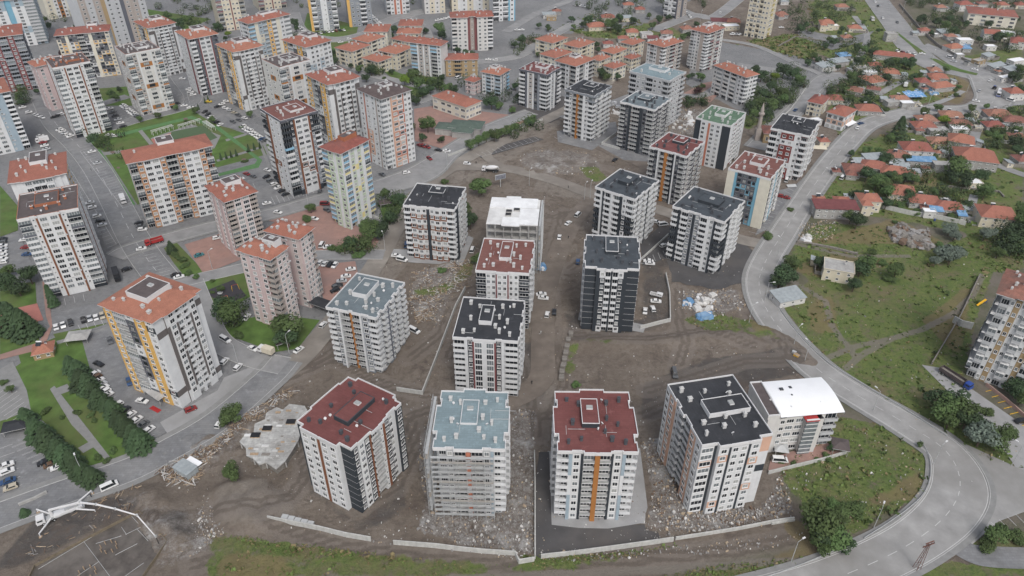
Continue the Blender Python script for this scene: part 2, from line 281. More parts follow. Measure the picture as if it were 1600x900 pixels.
me = bpy.data.meshes.new('ground'); me.vertices.add(len(co)); me.vertices.foreach_set('co', co.ravel()); me.loops.add(q.size); me.loops.foreach_set('vertex_index', q.ravel())
me.polygons.add(len(q)); me.polygons.foreach_set('loop_start', np.arange(0, q.size, 4)); me.polygons.foreach_set('loop_total', np.full(len(q), 4)); me.update()
me.polygons.foreach_set('use_smooth', np.ones(len(q), bool))
for k, v in att.items():
    a = me.attributes.new(k, 'FLOAT', 'POINT'); a.data.foreach_set('value', v.ravel())
gm = bpy.data.materials.new('ground_surface'); gm.use_nodes = True; n = gm.node_tree; b = n.nodes['Principled BSDF']; b.inputs['Roughness'].default_value = .95; b.inputs['Specular IOR Level'].default_value = .15
tc = n.nodes.new('ShaderNodeTexCoord'); L = n.links.new
def gn(s, d=8, r=.65, warp=0):
    t = n.nodes.new('ShaderNodeTexNoise'); t.inputs['Scale'].default_value = s; t.inputs['Detail'].default_value = d; t.inputs['Roughness'].default_value = r; t.inputs['Distortion'].default_value = warp; L(tc.outputs['Object'], t.inputs[0]); return t.outputs['Fac']
def mr(f, a, c2, o0=0, o1=1):
    t = n.nodes.new('ShaderNodeMapRange'); t.inputs[1].default_value = a; t.inputs[2].default_value = c2; t.inputs[3].default_value = o0; t.inputs[4].default_value = o1; L(f, t.inputs[0]); return t.outputs[0]
def mx(f, A, B):
    t = n.nodes.new('ShaderNodeMix'); t.data_type = 'RGBA'
    for s, v in ((6, A), (7, B)):
        if isinstance(v, tuple): t.inputs[s].default_value = (*v, 1)
        else: L(v, t.inputs[s])
    L(f, t.inputs[0]); return t.outputs[2]
def attr(k):
    t = n.nodes.new('ShaderNodeAttribute'); t.attribute_name = k; return t.outputs['Fac']
def ma(op, A, B):
    t = n.nodes.new('ShaderNodeMath'); t.operation = op
    for i, v in enumerate((A, B)):
        if isinstance(v, (int, float)): t.inputs[i].default_value = v
        else: L(v, t.inputs[i])
    return t.outputs[0]
def ragged(k, s=.12, amt=1.1, lo=.42, hi=.62):
    return mr(ma('ADD', attr(k), ma('MULTIPLY', ma('SUBTRACT', gn(s, 9, .7), .5), amt)), lo, hi)
dirt = mx(mr(gn(.05, 10, .7), .35, .65), (.15, .124, .10), (.23, .198, .166))
dirt = mx(mr(gn(.5, 6, .75), .45, .75), dirt, (.115, .093, .078))
dirt = mx(mr(gn(2.5, 5, .8), .62, .75), dirt, (.26, .235, .21))
dirt = mx(ma('MULTIPLY', ragged('tan', .1, .8), .75), dirt, mx(mr(gn(.35, 8), .35, .65), (.19, .165, .14), (.26, .235, .205)))
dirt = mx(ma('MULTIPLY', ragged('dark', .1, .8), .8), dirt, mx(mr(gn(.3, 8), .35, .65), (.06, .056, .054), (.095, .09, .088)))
rub = mx(mr(gn(.9, 10, .85), .47, .6), (.16, .14, .125), (.36, .35, .335)); rub = mx(mr(gn(.12, 6, .7), .52, .64), rub, (.40, .40, .39))
dirt = mx(ma('MULTIPLY', ragged('rubble', .15, 1.1), .85), dirt, rub)
gcol = mx(mr(gn(.09, 8), .35, .65), (.11, .155, .046), (.155, .185, .062)); gcol = mx(mr(gn(.8, 7, .75), .48, .72), gcol, (.05, .08, .03))
gcol = mx(mr(gn(.05, 6, .7, .5), .5, .68), gcol, (.17, .145, .085)); gcol = mx(mr(gn(.22, 8, .75), .52, .66), gcol, (.155, .13, .095)); gcol = mx(mr(gn(.33, 8, .8, .3), .54, .66), gcol, (.066, .108, .034)); gcol = mx(mr(gn(.13, 8, .75), .58, .72), gcol, (.17, .20, .065)); gcol = mx(mr(gn(3.0, 4, .8), .68, .78), gcol, (.28, .27, .24))
dryc = mx(mr(gn(.15, 8), .35, .65), (.21, .175, .085), (.17, .135, .08))
eastc = mx(mr(gn(.06, 8), .4, .6), (.17, .15, .125), (.11, .115, .07))
urbc = mx(mr(gn(.03, 8), .35, .65), (.185, .188, .192), (.245, .246, .246)); urbc = mx(mr(gn(.5, 6), .5, .8), urbc, (.135, .137, .14))
dirt = mx(mr(gn(.14, 9, .75, .8), .52, .64), dirt, (.115, .094, .08)); dirt = mx(mr(gn(.11, 9, .75, .8), .56, .7), dirt, (.23, .20, .17))
dirt = mx(ma('MULTIPLY', ragged('lane', .2, .9), .45), dirt, (.215, .188, .165)); dirt = mx(ma('MULTIPLY', ragged('rut', .5, .9, .35, .7), .5), dirt, (.098, .08, .066))
c = mx(attr('east'), dirt, eastc); c = mx(ragged('grass', .16, 1.5, .45, .6), c, gcol); c = mx(ma('MULTIPLY', ragged('dry', .15, 1.2), .8), c, dryc); c = mx(ma('MULTIPLY', ragged('path', .4, .8, .3, .7), .8), c, (.20, .18, .155)); c = mx(mr(attr('urban'), .4, .6), c, urbc)
L(c, b.inputs['Base Color'])
bp = n.nodes.new('ShaderNodeBump'); bp.inputs['Strength'].default_value = .9; bp.inputs['Distance'].default_value = .8; L(gn(.8, 8, .8), bp.inputs['Height']); L(bp.outputs[0], b.inputs['Normal'])
me.materials.append(gm); ground = ob('ground', me, kind='structure')

# ---------------------------------------------------------------- sheets, roads, kerbs
asph = mat('asphalt', (.175, .178, .183), .9, .18, .3, 9, tint=(.23, .23, .228), kind='seam'); asphl = mat('worn_pale_asphalt', (.23, .23, .23), .9, .18, .2, 9, tint=(.30, .297, .29))
asphd = mat('fresh_asphalt', (.075, .073, .074), .9, .2, .15, 8, tint=(.115, .105, .098)); dirtroad = mat('packed_earth', (.235, .215, .19), .95, .22, .15, 9, tint=(.175, .155, .135))
paver = mat('grey_pavers', (.22, .22, .215), .9, .12, .5); redpav = mat('red_pavers', (.30, .185, .155), .9, .14, .3, tint=(.25, .17, .15)); lawn = mat('mown_grass', (.078, .135, .032), .95, .3, .2, 9, tint=(.105, .115, .045))
greenc = mat('green_path_coating', (.09, .19, .075), .9, .15, .4); sportr = mat('red_court_coating', (.36, .15, .125), .9, .12, .3); darkrub = mat('dark_rubber_paving', (.045, .042, .048), .9, .15); concp = mat('concrete_paving', (.30, .30, .30), .9, .14, .2, tint=(.24, .24, .235)); kerbm = mat('kerb_stone', (.38, .38, .37), .9, .12, 1)
pale = mat('dusty_concrete_road', (.29, .287, .28), .9, .2, .16, 10, tint=(.215, .21, .20))
_lev = [0]; ROADS = []
def onroad(g, m=.8): return any((g.x-p.x)**2+(g.y-p.y)**2 < (w_/2+m)**2 for p, w_ in ROADS)
def sheet(name, pts, m, lev=1, jag=0.0):
    P = [G(*p) for p in pts]; n_ = len(P); out = []
    if jag:
        for i in range(n_):
            a, b_ = P[i], P[(i+1) % n_]; k = max(1, int((b_-a).length/3)); d = (b_-a).normalized(); nn = Vector((-d.y, d.x, 0))
            for j in range(k): out.append(a+(b_-a)*(j/k)+nn*rnd.uniform(-jag, jag))
    else: out = P
    _lev[0] += 1; z = .02*lev+.0009*(_lev[0] % 12)
    mb = MB(); area = sum(out[i].x*out[(i+1) % len(out)].y-out[(i+1) % len(out)].x*out[i].y for i in range(len(out)))
    if area < 0: out.reverse()
    mb.quad([(p.x, p.y, z) for p in out], m); return ob(name, mb, kind='structure')
def smooth(P, k=6):
    out = []; n_ = len(P)
    for i in range(n_-1):
        p0, p1, p2, p3 = P[max(i-1, 0)], P[i], P[i+1], P[min(i+2, n_-1)]
        for j in range(k):
            t = j/k; out.append(.5*((2*p1)+(p2-p0)*t+(2*p0-5*p1+4*p2-p3)*t*t+(3*p1-p0-3*p2+p3)*t**3))
    return out+[P[-1]]
def road(name, pts, width, m, lev=2, kerb=False, sidewalk=0, jag=0, line=None, edge=False):
    P = [G(p[0], p[1]) for p in pts]; W = [p[2] if len(p) > 2 else width for p in pts]
    W = [v.x for v in smooth([Vector((a, 0, 0)) for a in W])]; P = smooth(P); N = []; ROADS.extend((P[i].lerp(P[i+1], t_), W[i]) for i in range(len(P)-1) for t_ in ((0, .25, .5, .75) if name == 'road' else ()))
    for i in range(len(P)):
        d = (P[min(i+1, len(P)-1)]-P[max(i-1, 0)]).normalized(); N.append(Vector((-d.y, d.x, 0)))
    _lev[0] += 1; z = .02*lev+.0009*(_lev[0] % 12)
    def strip(nm, o0, o1, z_, mm, h=0.0):
        mb = MB()
        for i in range(len(P)-1):
            j0 = rnd.uniform(-jag, jag) if jag else 0
            a, b_ = P[i]+N[i]*o0(i), P[i]+N[i]*o1(i); c_, d_ = P[i+1]+N[i+1]*o0(i+1), P[i+1]+N[i+1]*o1(i+1)
            mb.quad([(b_.x, b_.y, z_), (a.x, a.y, z_), (c_.x, c_.y, z_), (d_.x, d_.y, z_)][::-1] if False else [(a.x, a.y, z_), (b_.x, b_.y, z_), (d_.x, d_.y, z_), (c_.x, c_.y, z_)][::-1], mm)
            if h:
                mb.quad([(a.x, a.y, z_-h), (c_.x, c_.y, z_-h), (c_.x, c_.y, z_), (a.x, a.y, z_)], mm); mb.quad([(b_.x, b_.y, z_-h), (b_.x, b_.y, z_), (d_.x, d_.y, z_), (d_.x, d_.y, z_-h)], mm)
        return ob(nm, mb, kind='structure')
    strip(name, lambda i: -W[i]/2, lambda i: W[i]/2, z, m)
    if kerb:
        for s in (-1, 1):
            strip('kerb', lambda i: s*W[i]/2, lambda i: s*(W[i]/2+.22), z+.13, kerbm, .25)
            if sidewalk: strip('pavement', lambda i: s*(W[i]/2+.22), lambda i: s*(W[i]/2+.22+sidewalk), z+.12, paver, .2)
    if edge:
        for s in (-1, 1): strip('lane_marking', lambda i: s*(W[i]/2-.5), lambda i: s*(W[i]/2-.35), z+.006, M['mark'])
    if line:
        mb = MB(); acc = 0
        for i in range(len(P)-1):
            if line == 'solid' or i % 2 == 0:
                a, b_ = P[i], P[i+1]; mb.quad([(a.x-N[i].x*.08, a.y-N[i].y*.08, z+.006), (a.x+N[i].x*.08, a.y+N[i].y*.08, z+.006), (b_.x+N[i+1].x*.08, b_.y+N[i+1].y*.08, z+.006), (b_.x-N[i+1].x*.08, b_.y-N[i+1].y*.08, z+.006)][::-1], M['mark'])
        ob('lane_marking', mb, kind='structure')
def bays(a, b, n_, vec, wd=.13, base=False, col=None):     # painted parking bays between the photo points a and b
    mb = MB()
    def ln(p, q_):
        d = (q_-p).normalized()*wd/2; nn = Vector((-d.y, d.x, 0)); mb.quad([(p.x-nn.x, p.y-nn.y, .105), (q_.x-nn.x, q_.y-nn.y, .105), (q_.x+nn.x, q_.y+nn.y, .105), (p.x+nn.x, p.y+nn.y, .105)], col or M['mark'])
    for i in range(n_):
        t = i/(n_-1); x, y = a[0]+(b[0]-a[0])*t, a[1]+(b[1]-a[1])*t; ln(G(x, y), G(x+vec[0], y+vec[1]))
    if base: ln(G(*a), G(*b))
    ob('parking_marking', mb, kind='structure')

# lawns and paved areas of the finished quarter
sheet('lawn', [(0, 590), (60, 548), (110, 540), (130, 560), (150, 620), (160, 640), (175, 655), (235, 690), (150, 738), (110, 700), (60, 650), (40, 660), (40, 690), (0, 700)], lawn, 1)
sheet('lawn', [(28, 552), (85, 528), (125, 520), (150, 600), (235, 690), (228, 708), (140, 745), (95, 680), (45, 640), (48, 620)], lawn, 1.5)
sheet('lawn', [(0, 440), (55, 440), (62, 545), (0, 560)], lawn, 1); sheet('lawn', [(83, 522), (160, 500), (172, 512), (90, 533)], lawn, 1); sheet('lawn', [(0, 290), (28, 322), (28, 360), (0, 370)], lawn, 1)
sheet('lawn', [(118, 215), (185, 200), (300, 168), (330, 190), (400, 215), (420, 262), (350, 278), (338, 262), (215, 320), (160, 235), (130, 225)], lawn, 1)
sheet('lawn', [(256, 388), (275, 378), (320, 425), (288, 436)], lawn, 1); sheet('lawn', [(290, 440), (380, 470), (370, 480), (300, 470)], lawn, 1); sheet('lawn', [(355, 505), (420, 490), (500, 500), (465, 545), (430, 550), (345, 520)], lawn, 1)
sheet('lawn', [(320, 440), (400, 420), (430, 440), (330, 500)], lawn, 1); sheet('lawn', [(130, 140), (200, 135), (210, 165), (150, 165)], lawn, 1); sheet('lawn', [(360, 240), (420, 225), (425, 262), (350, 275)], lawn, 1.2)
sheet('lawn', [(480, 20), (560, 40), (545, 100), (520, 95), (470, 60)], lawn, .8); sheet('lawn', [(540, 98), (600, 105), (640, 120), (660, 90), (700, 75), (690, 150), (660, 160), (600, 112)], lawn, .8)
sheet('lawn', [(590, 315), (660, 300), (620, 335), (600, 345)], lawn, 1); sheet('lawn', [(140, 10), (170, 5), (330, 30), (300, 60), (270, 30)], lawn, .8)
sheet('parking_lot', [(-40, 600), (20, 565), (42, 610), (48, 640), (10, 655), (-40, 670)], paver, 1.5); sheet('parking_lot', [(-60, 690), (40, 670), (60, 680), (140, 748), (70, 778), (-60, 812)], asph, 1.4)
sheet('parking_lot', [(125, 520), (185, 500), (240, 560), (330, 600), (350, 590), (330, 640), (232, 690), (200, 672), (150, 610)], asph, 1.6); sheet('parking_lot', [(80, 490), (200, 462), (200, 498), (83, 522)], asph, 1.3)
sheet('parking_lot', [(0, 370), (30, 365), (62, 440), (0, 445)], asph, 1.2); sheet('parking_lot', [(112, 233), (146, 232), (212, 320), (200, 325), (168, 322)], asph, 1.5); sheet('parking_lot', [(122, 262), (140, 262), (190, 376), (165, 392), (150, 330)], asph, 1.5)
sheet('parking_lot', [(338, 262), (430, 238), (500, 300), (395, 330), (340, 300)], asph, 1.5); sheet('parking_lot', [(215, 395), (250, 385), (290, 434), (230, 445)], asph, 1.5)
sheet('playground', [(320, 455), (365, 437), (385, 462), (350, 480)], darkrub, 2); sheet('sports_court', [(-20, 492), (58, 474), (68, 500), (-20, 520)], sportr, 2)
sheet('green_path', [(333, 198), (340, 196), (410, 250), (404, 262), (340, 276), (338, 272), (398, 256), (402, 250)], greenc, 2.5); sheet('green_path', [(150, 235), (156, 233), (212, 320), (204, 320)], greenc, 2.5); sheet('green_path', [(120, 222), (200, 205), (300, 181), (333, 196), (333, 200), (298, 186), (200, 210), (124, 228)], greenc, 2.5)
sheet('ball_court', [(268, 206), (318, 196), (340, 215), (300, 232), (262, 226)], mat('court_green', (.075, .115, .06), .9, .1), 2.5); sheet('sports_court', [(236, 218), (272, 206), (285, 232), (250, 240)], sportr, 2.4)
sheet('path', [(78, 608), (85, 603), (178, 722), (170, 724), (112, 664)], paver, 2.5); sheet('path', [(85, 608), (105, 600), (112, 610), (90, 618)], paver, 2.6); sheet('path', [(122, 700), (140, 690), (148, 698), (130, 708)], paver, 2.6); sheet('path', [(0, 554), (60, 535), (78, 510), (72, 495), (66, 440), (74, 440), (82, 510), (68, 545), (0, 562)], redpav, 2.5)
sheet('path', [(88, 533), (170, 510), (172, 514), (90, 538)], paver, 2.5); sheet('path', [(400, 215), (404, 213), (424, 262), (420, 264)], paver, 2.5); sheet('path', [(352, 218), (385, 208), (386, 211), (354, 221)], paver, 2.5); sheet('path', [(338, 250), (410, 228), (411, 231), (340, 253)], paver, 2.5)
sheet('school_yard', [(647, 170), (680, 165), (800, 180), (832, 186), (760, 215), (690, 232), (648, 220)], redpav, 2); sheet('school_yard', [(288, 382), (345, 365), (378, 405), (318, 428)], redpav, 2)
sheet('yard', [(490, 340), (520, 330), (600, 380), (565, 395), (480, 395), (475, 360)], redpav, 1.8); sheet('yard', [(490, 415), (555, 408), (560, 430), (510, 480), (500, 450)], redpav, 1.8); sheet('yard', [(400, 330), (500, 318), (520, 340), (480, 360), (420, 345)], redpav, 1.8)
sheet('yard', [(1200, 735), (1205, 715), (1290, 690), (1318, 708), (1225, 735)], redpav, 1.8); sheet('yard', [(1098, 130), (1150, 120), (1110, 160), (1060, 150)], redpav, 1.8)
sheet('parking_lot', [(1440, 570), (1470, 575), (1500, 595), (1600, 665), (1640, 700), (1640, 760), (1590, 735), (1560, 690), (1460, 590)], concp, 1.8)
sheet('pavement', [(350, 590), (340, 610), (250, 660), (270, 690), (330, 668), (425, 590), (448, 565), (440, 555)], concp, 2.2)
sheet('forecourt', [(588, 388), (640, 410), (722, 415), (740, 372), (732, 368), (720, 380), (640, 390)], concp, 1.8); sheet('forecourt', [(858, 705), (862, 820), (905, 825), (950, 826), (1000, 818), (1015, 818), (1000, 700)], concp, 1.8)
sheet('forecourt', [(903, 500), (1005, 520), (1010, 508), (905, 488)], concp, 1.8); sheet('forecourt', [(872, 222), (925, 235), (965, 205), (962, 190), (870, 205)], asph, 1.8); sheet('forecourt', [(795, 165), (800, 180), (860, 192), (885, 180), (900, 175), (880, 150)], asphd, 1.8)
sheet('forecourt', [(935, 228), (975, 250), (1050, 255), (985, 200), (945, 222)], asph, 1.8); sheet('forecourt', [(1205, 300), (1240, 292), (1265, 268), (1275, 262), (1250, 310), (1215, 350), (1180, 368), (1195, 335)], asph, 1.8, .0)
sheet('fresh_tarmac', [(842, 706), (862, 706), (864, 800), (920, 818), (1022, 820), (1034, 846), (950, 856), (845, 872), (836, 868), (836, 760)], asphd, 1.4, .3)
sheet('fresh_tarmac', [(1040, 396), (1050, 440), (1120, 452), (1170, 440), (1185, 405), (1165, 380), (1145, 380)], asphd, 1.2, .8); sheet('fresh_tarmac', [(742, 238), (752, 247), (850, 218), (836, 213)], asphd, 1.4)
sheet('parking_lot', [(1000, 378), (1030, 355), (1050, 352), (1060, 400), (1004, 415)], asphd, 1.3, .4)
sheet('path', [(405, 213), (409, 212), (432, 262), (427, 264)], paver, 2.6); sheet('plaza', [(235, 216), (300, 194), (345, 212), (335, 232), (262, 244)], paver, 2.3); sheet('path', [(160, 238), (210, 232), (212, 236), (162, 243)], paver, 2.6); sheet('path', [(216, 205), (222, 203), (240, 225), (234, 227)], paver, 2.6); sheet('plaza', [(200, 180), (260, 160), (282, 166), (262, 176), (218, 192)], paver, 2.3)
for cx_, cy_, r_ in ((290, 186, 4), (382, 250, 5), (176, 238, 4), (185, 262, 3)): sheet('flower_bed', [(cx_+r_*math.cos(t*.785), cy_+r_*.5*math.sin(t*.785)) for t in range(8)], mat('bed_soil', (.16, .11, .10), .95, .25, 2), 3.2)
# roads
road('road', [(-120, 850), (0, 805), (60, 783), (120, 762), (200, 735), (260, 705), (340, 658), (420, 590), (445, 562)], 10.5, asph, 3, kerb=True, sidewalk=2)
road('dirt_road', [(415, 605), (470, 560), (505, 520), (550, 465), (585, 415), (625, 345), (655, 300), (700, 265), (770, 225), (850, 188), (905, 160), (960, 120)], 9, dirtroad, 2.4)
road('road', [(180, 402), (210, 388), (330, 355), (420, 335), (500, 312), (560, 298), (610, 288, 16), (660, 270, 18), (700, 240, 12), (755, 205), (830, 175)], 9, asphl, 3.2, kerb=True, sidewalk=1.5)
road('road', [(30, 95), (60, 140), (85, 190), (120, 225), (150, 262), (180, 315), (205, 365), (228, 402), (258, 440)], 13, asph, 3.4, kerb=True, line='dash')
road('road', [(190, 480), (240, 455), (290, 440), (340, 428), (400, 415), (480, 400), (560, 398), (600, 398)], 7.5, asphl, 3.6, kerb=True)
road('road', [(300, 440), (320, 490), (345, 535), (395, 560), (445, 572)], 9, asphl, 3.8, kerb=True); road('road', [(80, 275), (75, 320), (60, 330)], 7, asph, 3)
road('road', [(170, 200), (220, 185), (300, 160), (280, 120), (262, 90), (240, 60)], 11, asph, 3.1, kerb=True); road('road', [(85, 180), (150, 165), (200, 150)], 9, asph, 3.05)
road('road', [(300, 160), (350, 190), (395, 200), (425, 215)], 11, asph, 3.15); road('road', [(0, 30), (120, 60), (250, 60), (340, 30)], 10, asph, 3.0); road('road', [(455, 20), (470, 50), (520, 62), (575, 52), (610, 32), (650, 20), (700, 12)], 14, asphl, 3.3, kerb=True)
road('road', [(520, 92), (560, 108), (600, 122), (680, 142), (650, 160)], 8, asphl, 3.35, kerb=True); road('road', [(640, 112), (680, 95), (700, 100), (800, 90), (835, 72), (870, 52), (905, 32)], 9, asphl, 3.45, kerb=True)
road('road', [(790, 50), (840, 20), (880, 5), (905, -10)], 9, asphl, 3.0); road('road', [(590, -20), (620, 10), (660, 40), (670, 60)], 8, asphl, 3.05); road('road', [(880, 185), (960, 160), (1010, 145), (1090, 150), (1125, 135), (1160, 118)], 8, asphl, 3.05)
road('road', [(1020, 48), (1084, 24), (1115, 27), (1160, -6), (1200, -35)], 11, asphl, 3.1, kerb=True); road('road', [(1060, 12), (1090, 25), (1115, 28)], 9, asphl, 3.15)
road('path', [(1128, 62), (1182, 72), (1240, 98), (1275, 113), (1294, 122)], 5, asphl, 3.2, kerb=True); road('road', [(1150, 102), (1190, 108), (1220, 112)], 14, asphl, 3.0)
road('road', [(1320, 118), (1290, 122), (1268, 142), (1245, 168), (1215, 196), (1180, 232)], 10, asphl, 3.25, kerb=True, sidewalk=2)
road('dirt_road', [(670, 262), (780, 262), (860, 280), (925, 303), (1010, 322), (1080, 345), (1150, 372), (1210, 385)], 8.5, dirtroad, 2.6); road('dirt_road', [(785, 262), (760, 240), (800, 215)], 6, dirtroad, 2.3)
road('dirt_road', [(935, 300), (900, 340), (870, 400), (850, 470), (848, 540), (840, 600), (760, 640)], 9, mat('churned_earth', (.165, .14, .118), .95, .25, .2, 9, tint=(.12, .1, .085)), 1.1); road('dirt_road', [(880, 200), (950, 235), (1010, 262), (1000, 300)], 8, MATS['churned_earth'], 1.2)
road('road', [(1345, -40), (1370, 0), (1400, 40), (1425, 75), (1455, 100), (1500, 112), (1545, 122)], 22, asphl, 3.0, kerb=True)
road('road', [(1530, 118, 14), (1548, 135, 22), (1552, 158, 20), (1520, 172, 15), (1450, 172, 12), (1400, 180, 11), (1355, 195, 11), (1325, 222, 11), (1290, 265, 11), (1255, 315, 10.5), (1225, 362, 11), (1198, 405, 11), (1186, 440, 11), (1196, 480, 11), (1228, 525, 11), (1275, 575, 12), (1340, 618, 11), (1420, 665, 12), (1478, 705, 13), (1500, 752, 16), (1484, 798, 15), (1428, 846, 13.5), (1340, 890, 13), (1240, 925, 13), (1100, 960, 13)], 12, pale, 3.5, kerb=True, sidewalk=1.6, line='dash', edge=True)
sheet('road', [(1440, 660), (1500, 690), (1610, 740), (1700, 740), (1700, 800), (1600, 800), (1560, 815), (1520, 850), (1440, 880), (1400, 880), (1500, 800)], pale, 3.2)
road('road', [(1500, 855), (1530, 868), (1600, 872), (1700, 872)], 7, asph, 3.4); road('road', [(1555, 165), (1530, 195), (1522, 225), (1545, 250), (1590, 270), (1660, 290)], 6, asphl, 3.7)
road('path', [(1445, 168), (1480, 155), (1505, 142)], 4, concp, 3.1); road('path', [(1372, 148), (1400, 132), (1420, 125)], 5, asphl, 3.1); road('path', [(1520, 352), (1517, 330), (1522, 305)], 4, concp, 3.1); road('path', [(1325, 118), (1355, 60), (1335, 25)], 5, asphl, 3.1)
sheet('road', [(1440, 72), (1450, 68), (1500, 88), (1560, 100), (1600, 150), (1600, 165), (1560, 165), (1540, 130), (1500, 112)], asphl, 2.9); sheet('parking_lot', [(1250, 45), (1320, 60), (1366, 48), (1350, 65), (1300, 78), (1245, 55)], asph, 2.0)
sheet('grass_verge', [(1398, 50), (1402, 50), (1425, 68), (1447, 83), (1435, 84), (1424, 72)], lawn, 5.5)
sheet('grass_verge', [(1452, 91), (1462, 92), (1500, 108), (1528, 115), (1525, 118), (1480, 108)], lawn, 5.6)
# painted bays
bays((125, 236), (192, 325), 26, (17, -5), base=True); bays((112, 268), (182, 382), 24, (-14, 5), base=True); bays((0, 700), (45, 668), 5, (0, 0)); bays((20, 600), (45, 640), 8, (-32, 22))
for yy in range(6): bays((40+yy*8, 690+yy*6), (41+yy*8, 691+yy*6), 2, (-22, 9), .1)
bays((-8, 704), (10, 780), 7, (28, -10)); bays((122, 508), (158, 500), 4, (4, 8)); bays((86, 470), (130, 460), 4, (2, 10)); bays((1330+0, 820), (1331, 821), 2, (0, 0)); bays((1535, 820), (1600, 800), 6, (14, 14)); bays((1540, 612), (1625, 692), 10, (16, -4), .25, col=M['yellow'])
bays((225, 400), (262, 440), 10, (16, -4)); bays((430, 320), (490, 302), 9, (-6, -12)); bays((346, 300), (395, 286), 6, (4, 8)); bays((752, 245), (842, 219), 12, (-8, -5), base=True); bays((1218, 322), (1243, 300), 6, (-12, -6)); bays((1186, 366), (1214, 335), 7, (-16, -4)); bays((1008, 414), (1040, 402), 5, (-4, -10)); bays((140, 600), (235, 690), 18, (12, -6))
bays((180, 168), (205, 190), 8, (-8, 3)); bays((272, 142), (318, 165), 10, (-8, 4)); bays((872, 218), (905, 205), 6, (-6, -4)); bays((85, 200), (100, 214), 6, (12, -3))
# ================================================================ buildings
def outline(L4, offs):       # a rectilinear outline: four sides of strips [(width, offset)], counter-clockwise from the first corner
    cor = L4; pts = []
    for k in range(4):
        A, B = cor[k], cor[(k+1) % 4]; t = (B-A).normalized(); nn = Vector((t.y, -t.x)); Ls = (B-A).length
        prev = offs[k-1][-1][1]; nxt = offs[(k+1) % 4][0][1]; tot = sum(s[0] for s in offs[k]); s = 0
        for i, (w_, p) in enumerate(offs[k]):
            a = s; s += w_/tot*Ls; b_ = s
            if i == 0: a = -prev
            if i == len(offs[k])-1: b_ = Ls+nxt
            pts.append((A+t*a+nn*p, A+t*b_+nn*p, k, i, t, nn, a, b_))
    return pts
def clean(pts):
    P = []
    for a, b_, *_ in pts:
        for q_ in (a, b_):
            if not P or (P[-1]-q_).length > .01: P.append(q_)
    if (P[0]-P[-1]).length < .01: P.pop()
    ch = True
    while ch:
        ch = False
        for i in range(len(P)):
            a, b_, c_ = P[i-1], P[i], P[(i+1) % len(P)]
            if abs((b_-a).cross(c_-b_)) < 1e-4: P.pop(i); ch = True; break
    return P
def inset(P, d):
    out = []; n_ = len(P)
    for i in range(n_):
        a, b_, c_ = P[i-1], P[i], P[(i+1) % n_]; u = (b_-a).normalized(); v = (c_-b_).normalized()
        out.append(b_-Vector((u.y, -u.x))*d-Vector((v.y, -v.x))*d)
    return out
WC = {}
def window_mesh(w_, h_, st, fr='w'):
    k = (round(w_, 1), round(h_, 1), st, fr)
    if k in WC: return WC[k]
    w_, h_ = k[0], k[1]; mb = MB(); g = (M['glassd'], M['glassm'], M['glassl'])[st]; f = M['frame'] if fr == 'w' else M['black']; t = .1 if w_ > 1 else .08
    mb.box(-w_/2, w_/2, -.03, .02, 0, h_, g)
    for a in ((-w_/2-t*.3, -w_/2+t, 0, h_), (w_/2-t, w_/2+t*.3, 0, h_), (-w_/2+t, w_/2-t, h_-t, h_), (-w_/2+t, w_/2-t, 0, t)): mb.box(a[0], a[1], -.09, .02, a[2], a[3], f)
    for x in ([] if w_ < 1.1 else [0] if w_ < 2 else [-w_/6, w_/6]): mb.box(x-.04, x+.04, -.07, .02, t, h_-t, f)
    if h_ < 1.9: mb.box(-w_/2-.12, w_/2+.12, -.2, .02, -.1, -.005, M['white'] if fr == 'w' else M['conc'])
    WC[k] = mb.mesh('window'); return WC[k]
BC = {}
def balcony_mesh(w_, dp, ty, col, sl, sr):
    k = (round(w_, 1), round(dp, 1), ty, col, sl, sr)
    if k in BC: return BC[k]
    w_, dp = k[0], k[1]; mb = MB(); c_ = cm(col); W_ = M['white']; x0, x1 = -w_/2, w_/2
    mb.box(x0, x1, -dp, .02, -.2, 0, W_ if ty != 'B' else c_)
    if ty in 'BE':
        mb.box(x0, x1, -dp, -dp+.12, .002, 1.0 if ty == 'B' else .75, c_)
        if sl: mb.box(x0, x0+.12, -dp+.12, .0, .002, 1.0, c_)
        if sr: mb.box(x1-.12, x1, -dp+.12, .0, .002, 1.0, c_)
    elif ty == 'G':
        mb.box(x0, x1, -dp, .0, .002, .95, c_); mb.box(x0+.03, x1-.03, -dp+.03, .0, .95, 2.35, M['glassm'])
        n_ = max(2, int(w_/.9))
        for i in range(n_+1): xx = x0+(x1-x0-.08)*i/n_; mb.box(xx, xx+.08, -dp-.01, -dp+.05, .95, 2.35, M['frame'])
        mb.box(x0, x1, -dp-.01, .0, 2.35, 2.5, M['frame'])
    else:
        rm = M['rail'] if col != 'k' else cm('k')
        mb.box(x0+.02, x1-.02, -dp+.03, -dp+.07, .12, .85, rm if ty == 'D' else M['glassl'])
        mb.box(x0, x1, -dp, -dp+.1, .9, 1.0, rm)
        for i in range(max(2, int(w_/1.2))+1): xx = x0+(x1-x0-.06)*i/max(2, int(w_/1.2)); mb.box(xx, xx+.06, -dp, -dp+.06, .0, .95, rm)
        for s, xx in ((sl, x0), (sr, x1-.06)):
            if s: mb.box(xx, xx+.06, -dp+.1, 0, .9, 1.0, rm)
    BC[k] = mb.mesh('balcony'); return BC[k]
def parse(side):
    out = []
    for tok in side.split():
        if '*' in tok: tok, rep = tok.split('*'); rep = int(rep)
        else: rep = 1
        q_ = tok.split(':'); q_ += ['']*(5-len(q_))
        for _ in range(rep): out.append(dict(ty=q_[0], w=float(q_[1] or 1), p=float(q_[2] or 0), c=q_[3] or 'w', b=q_[4] or 'w'))
    return out
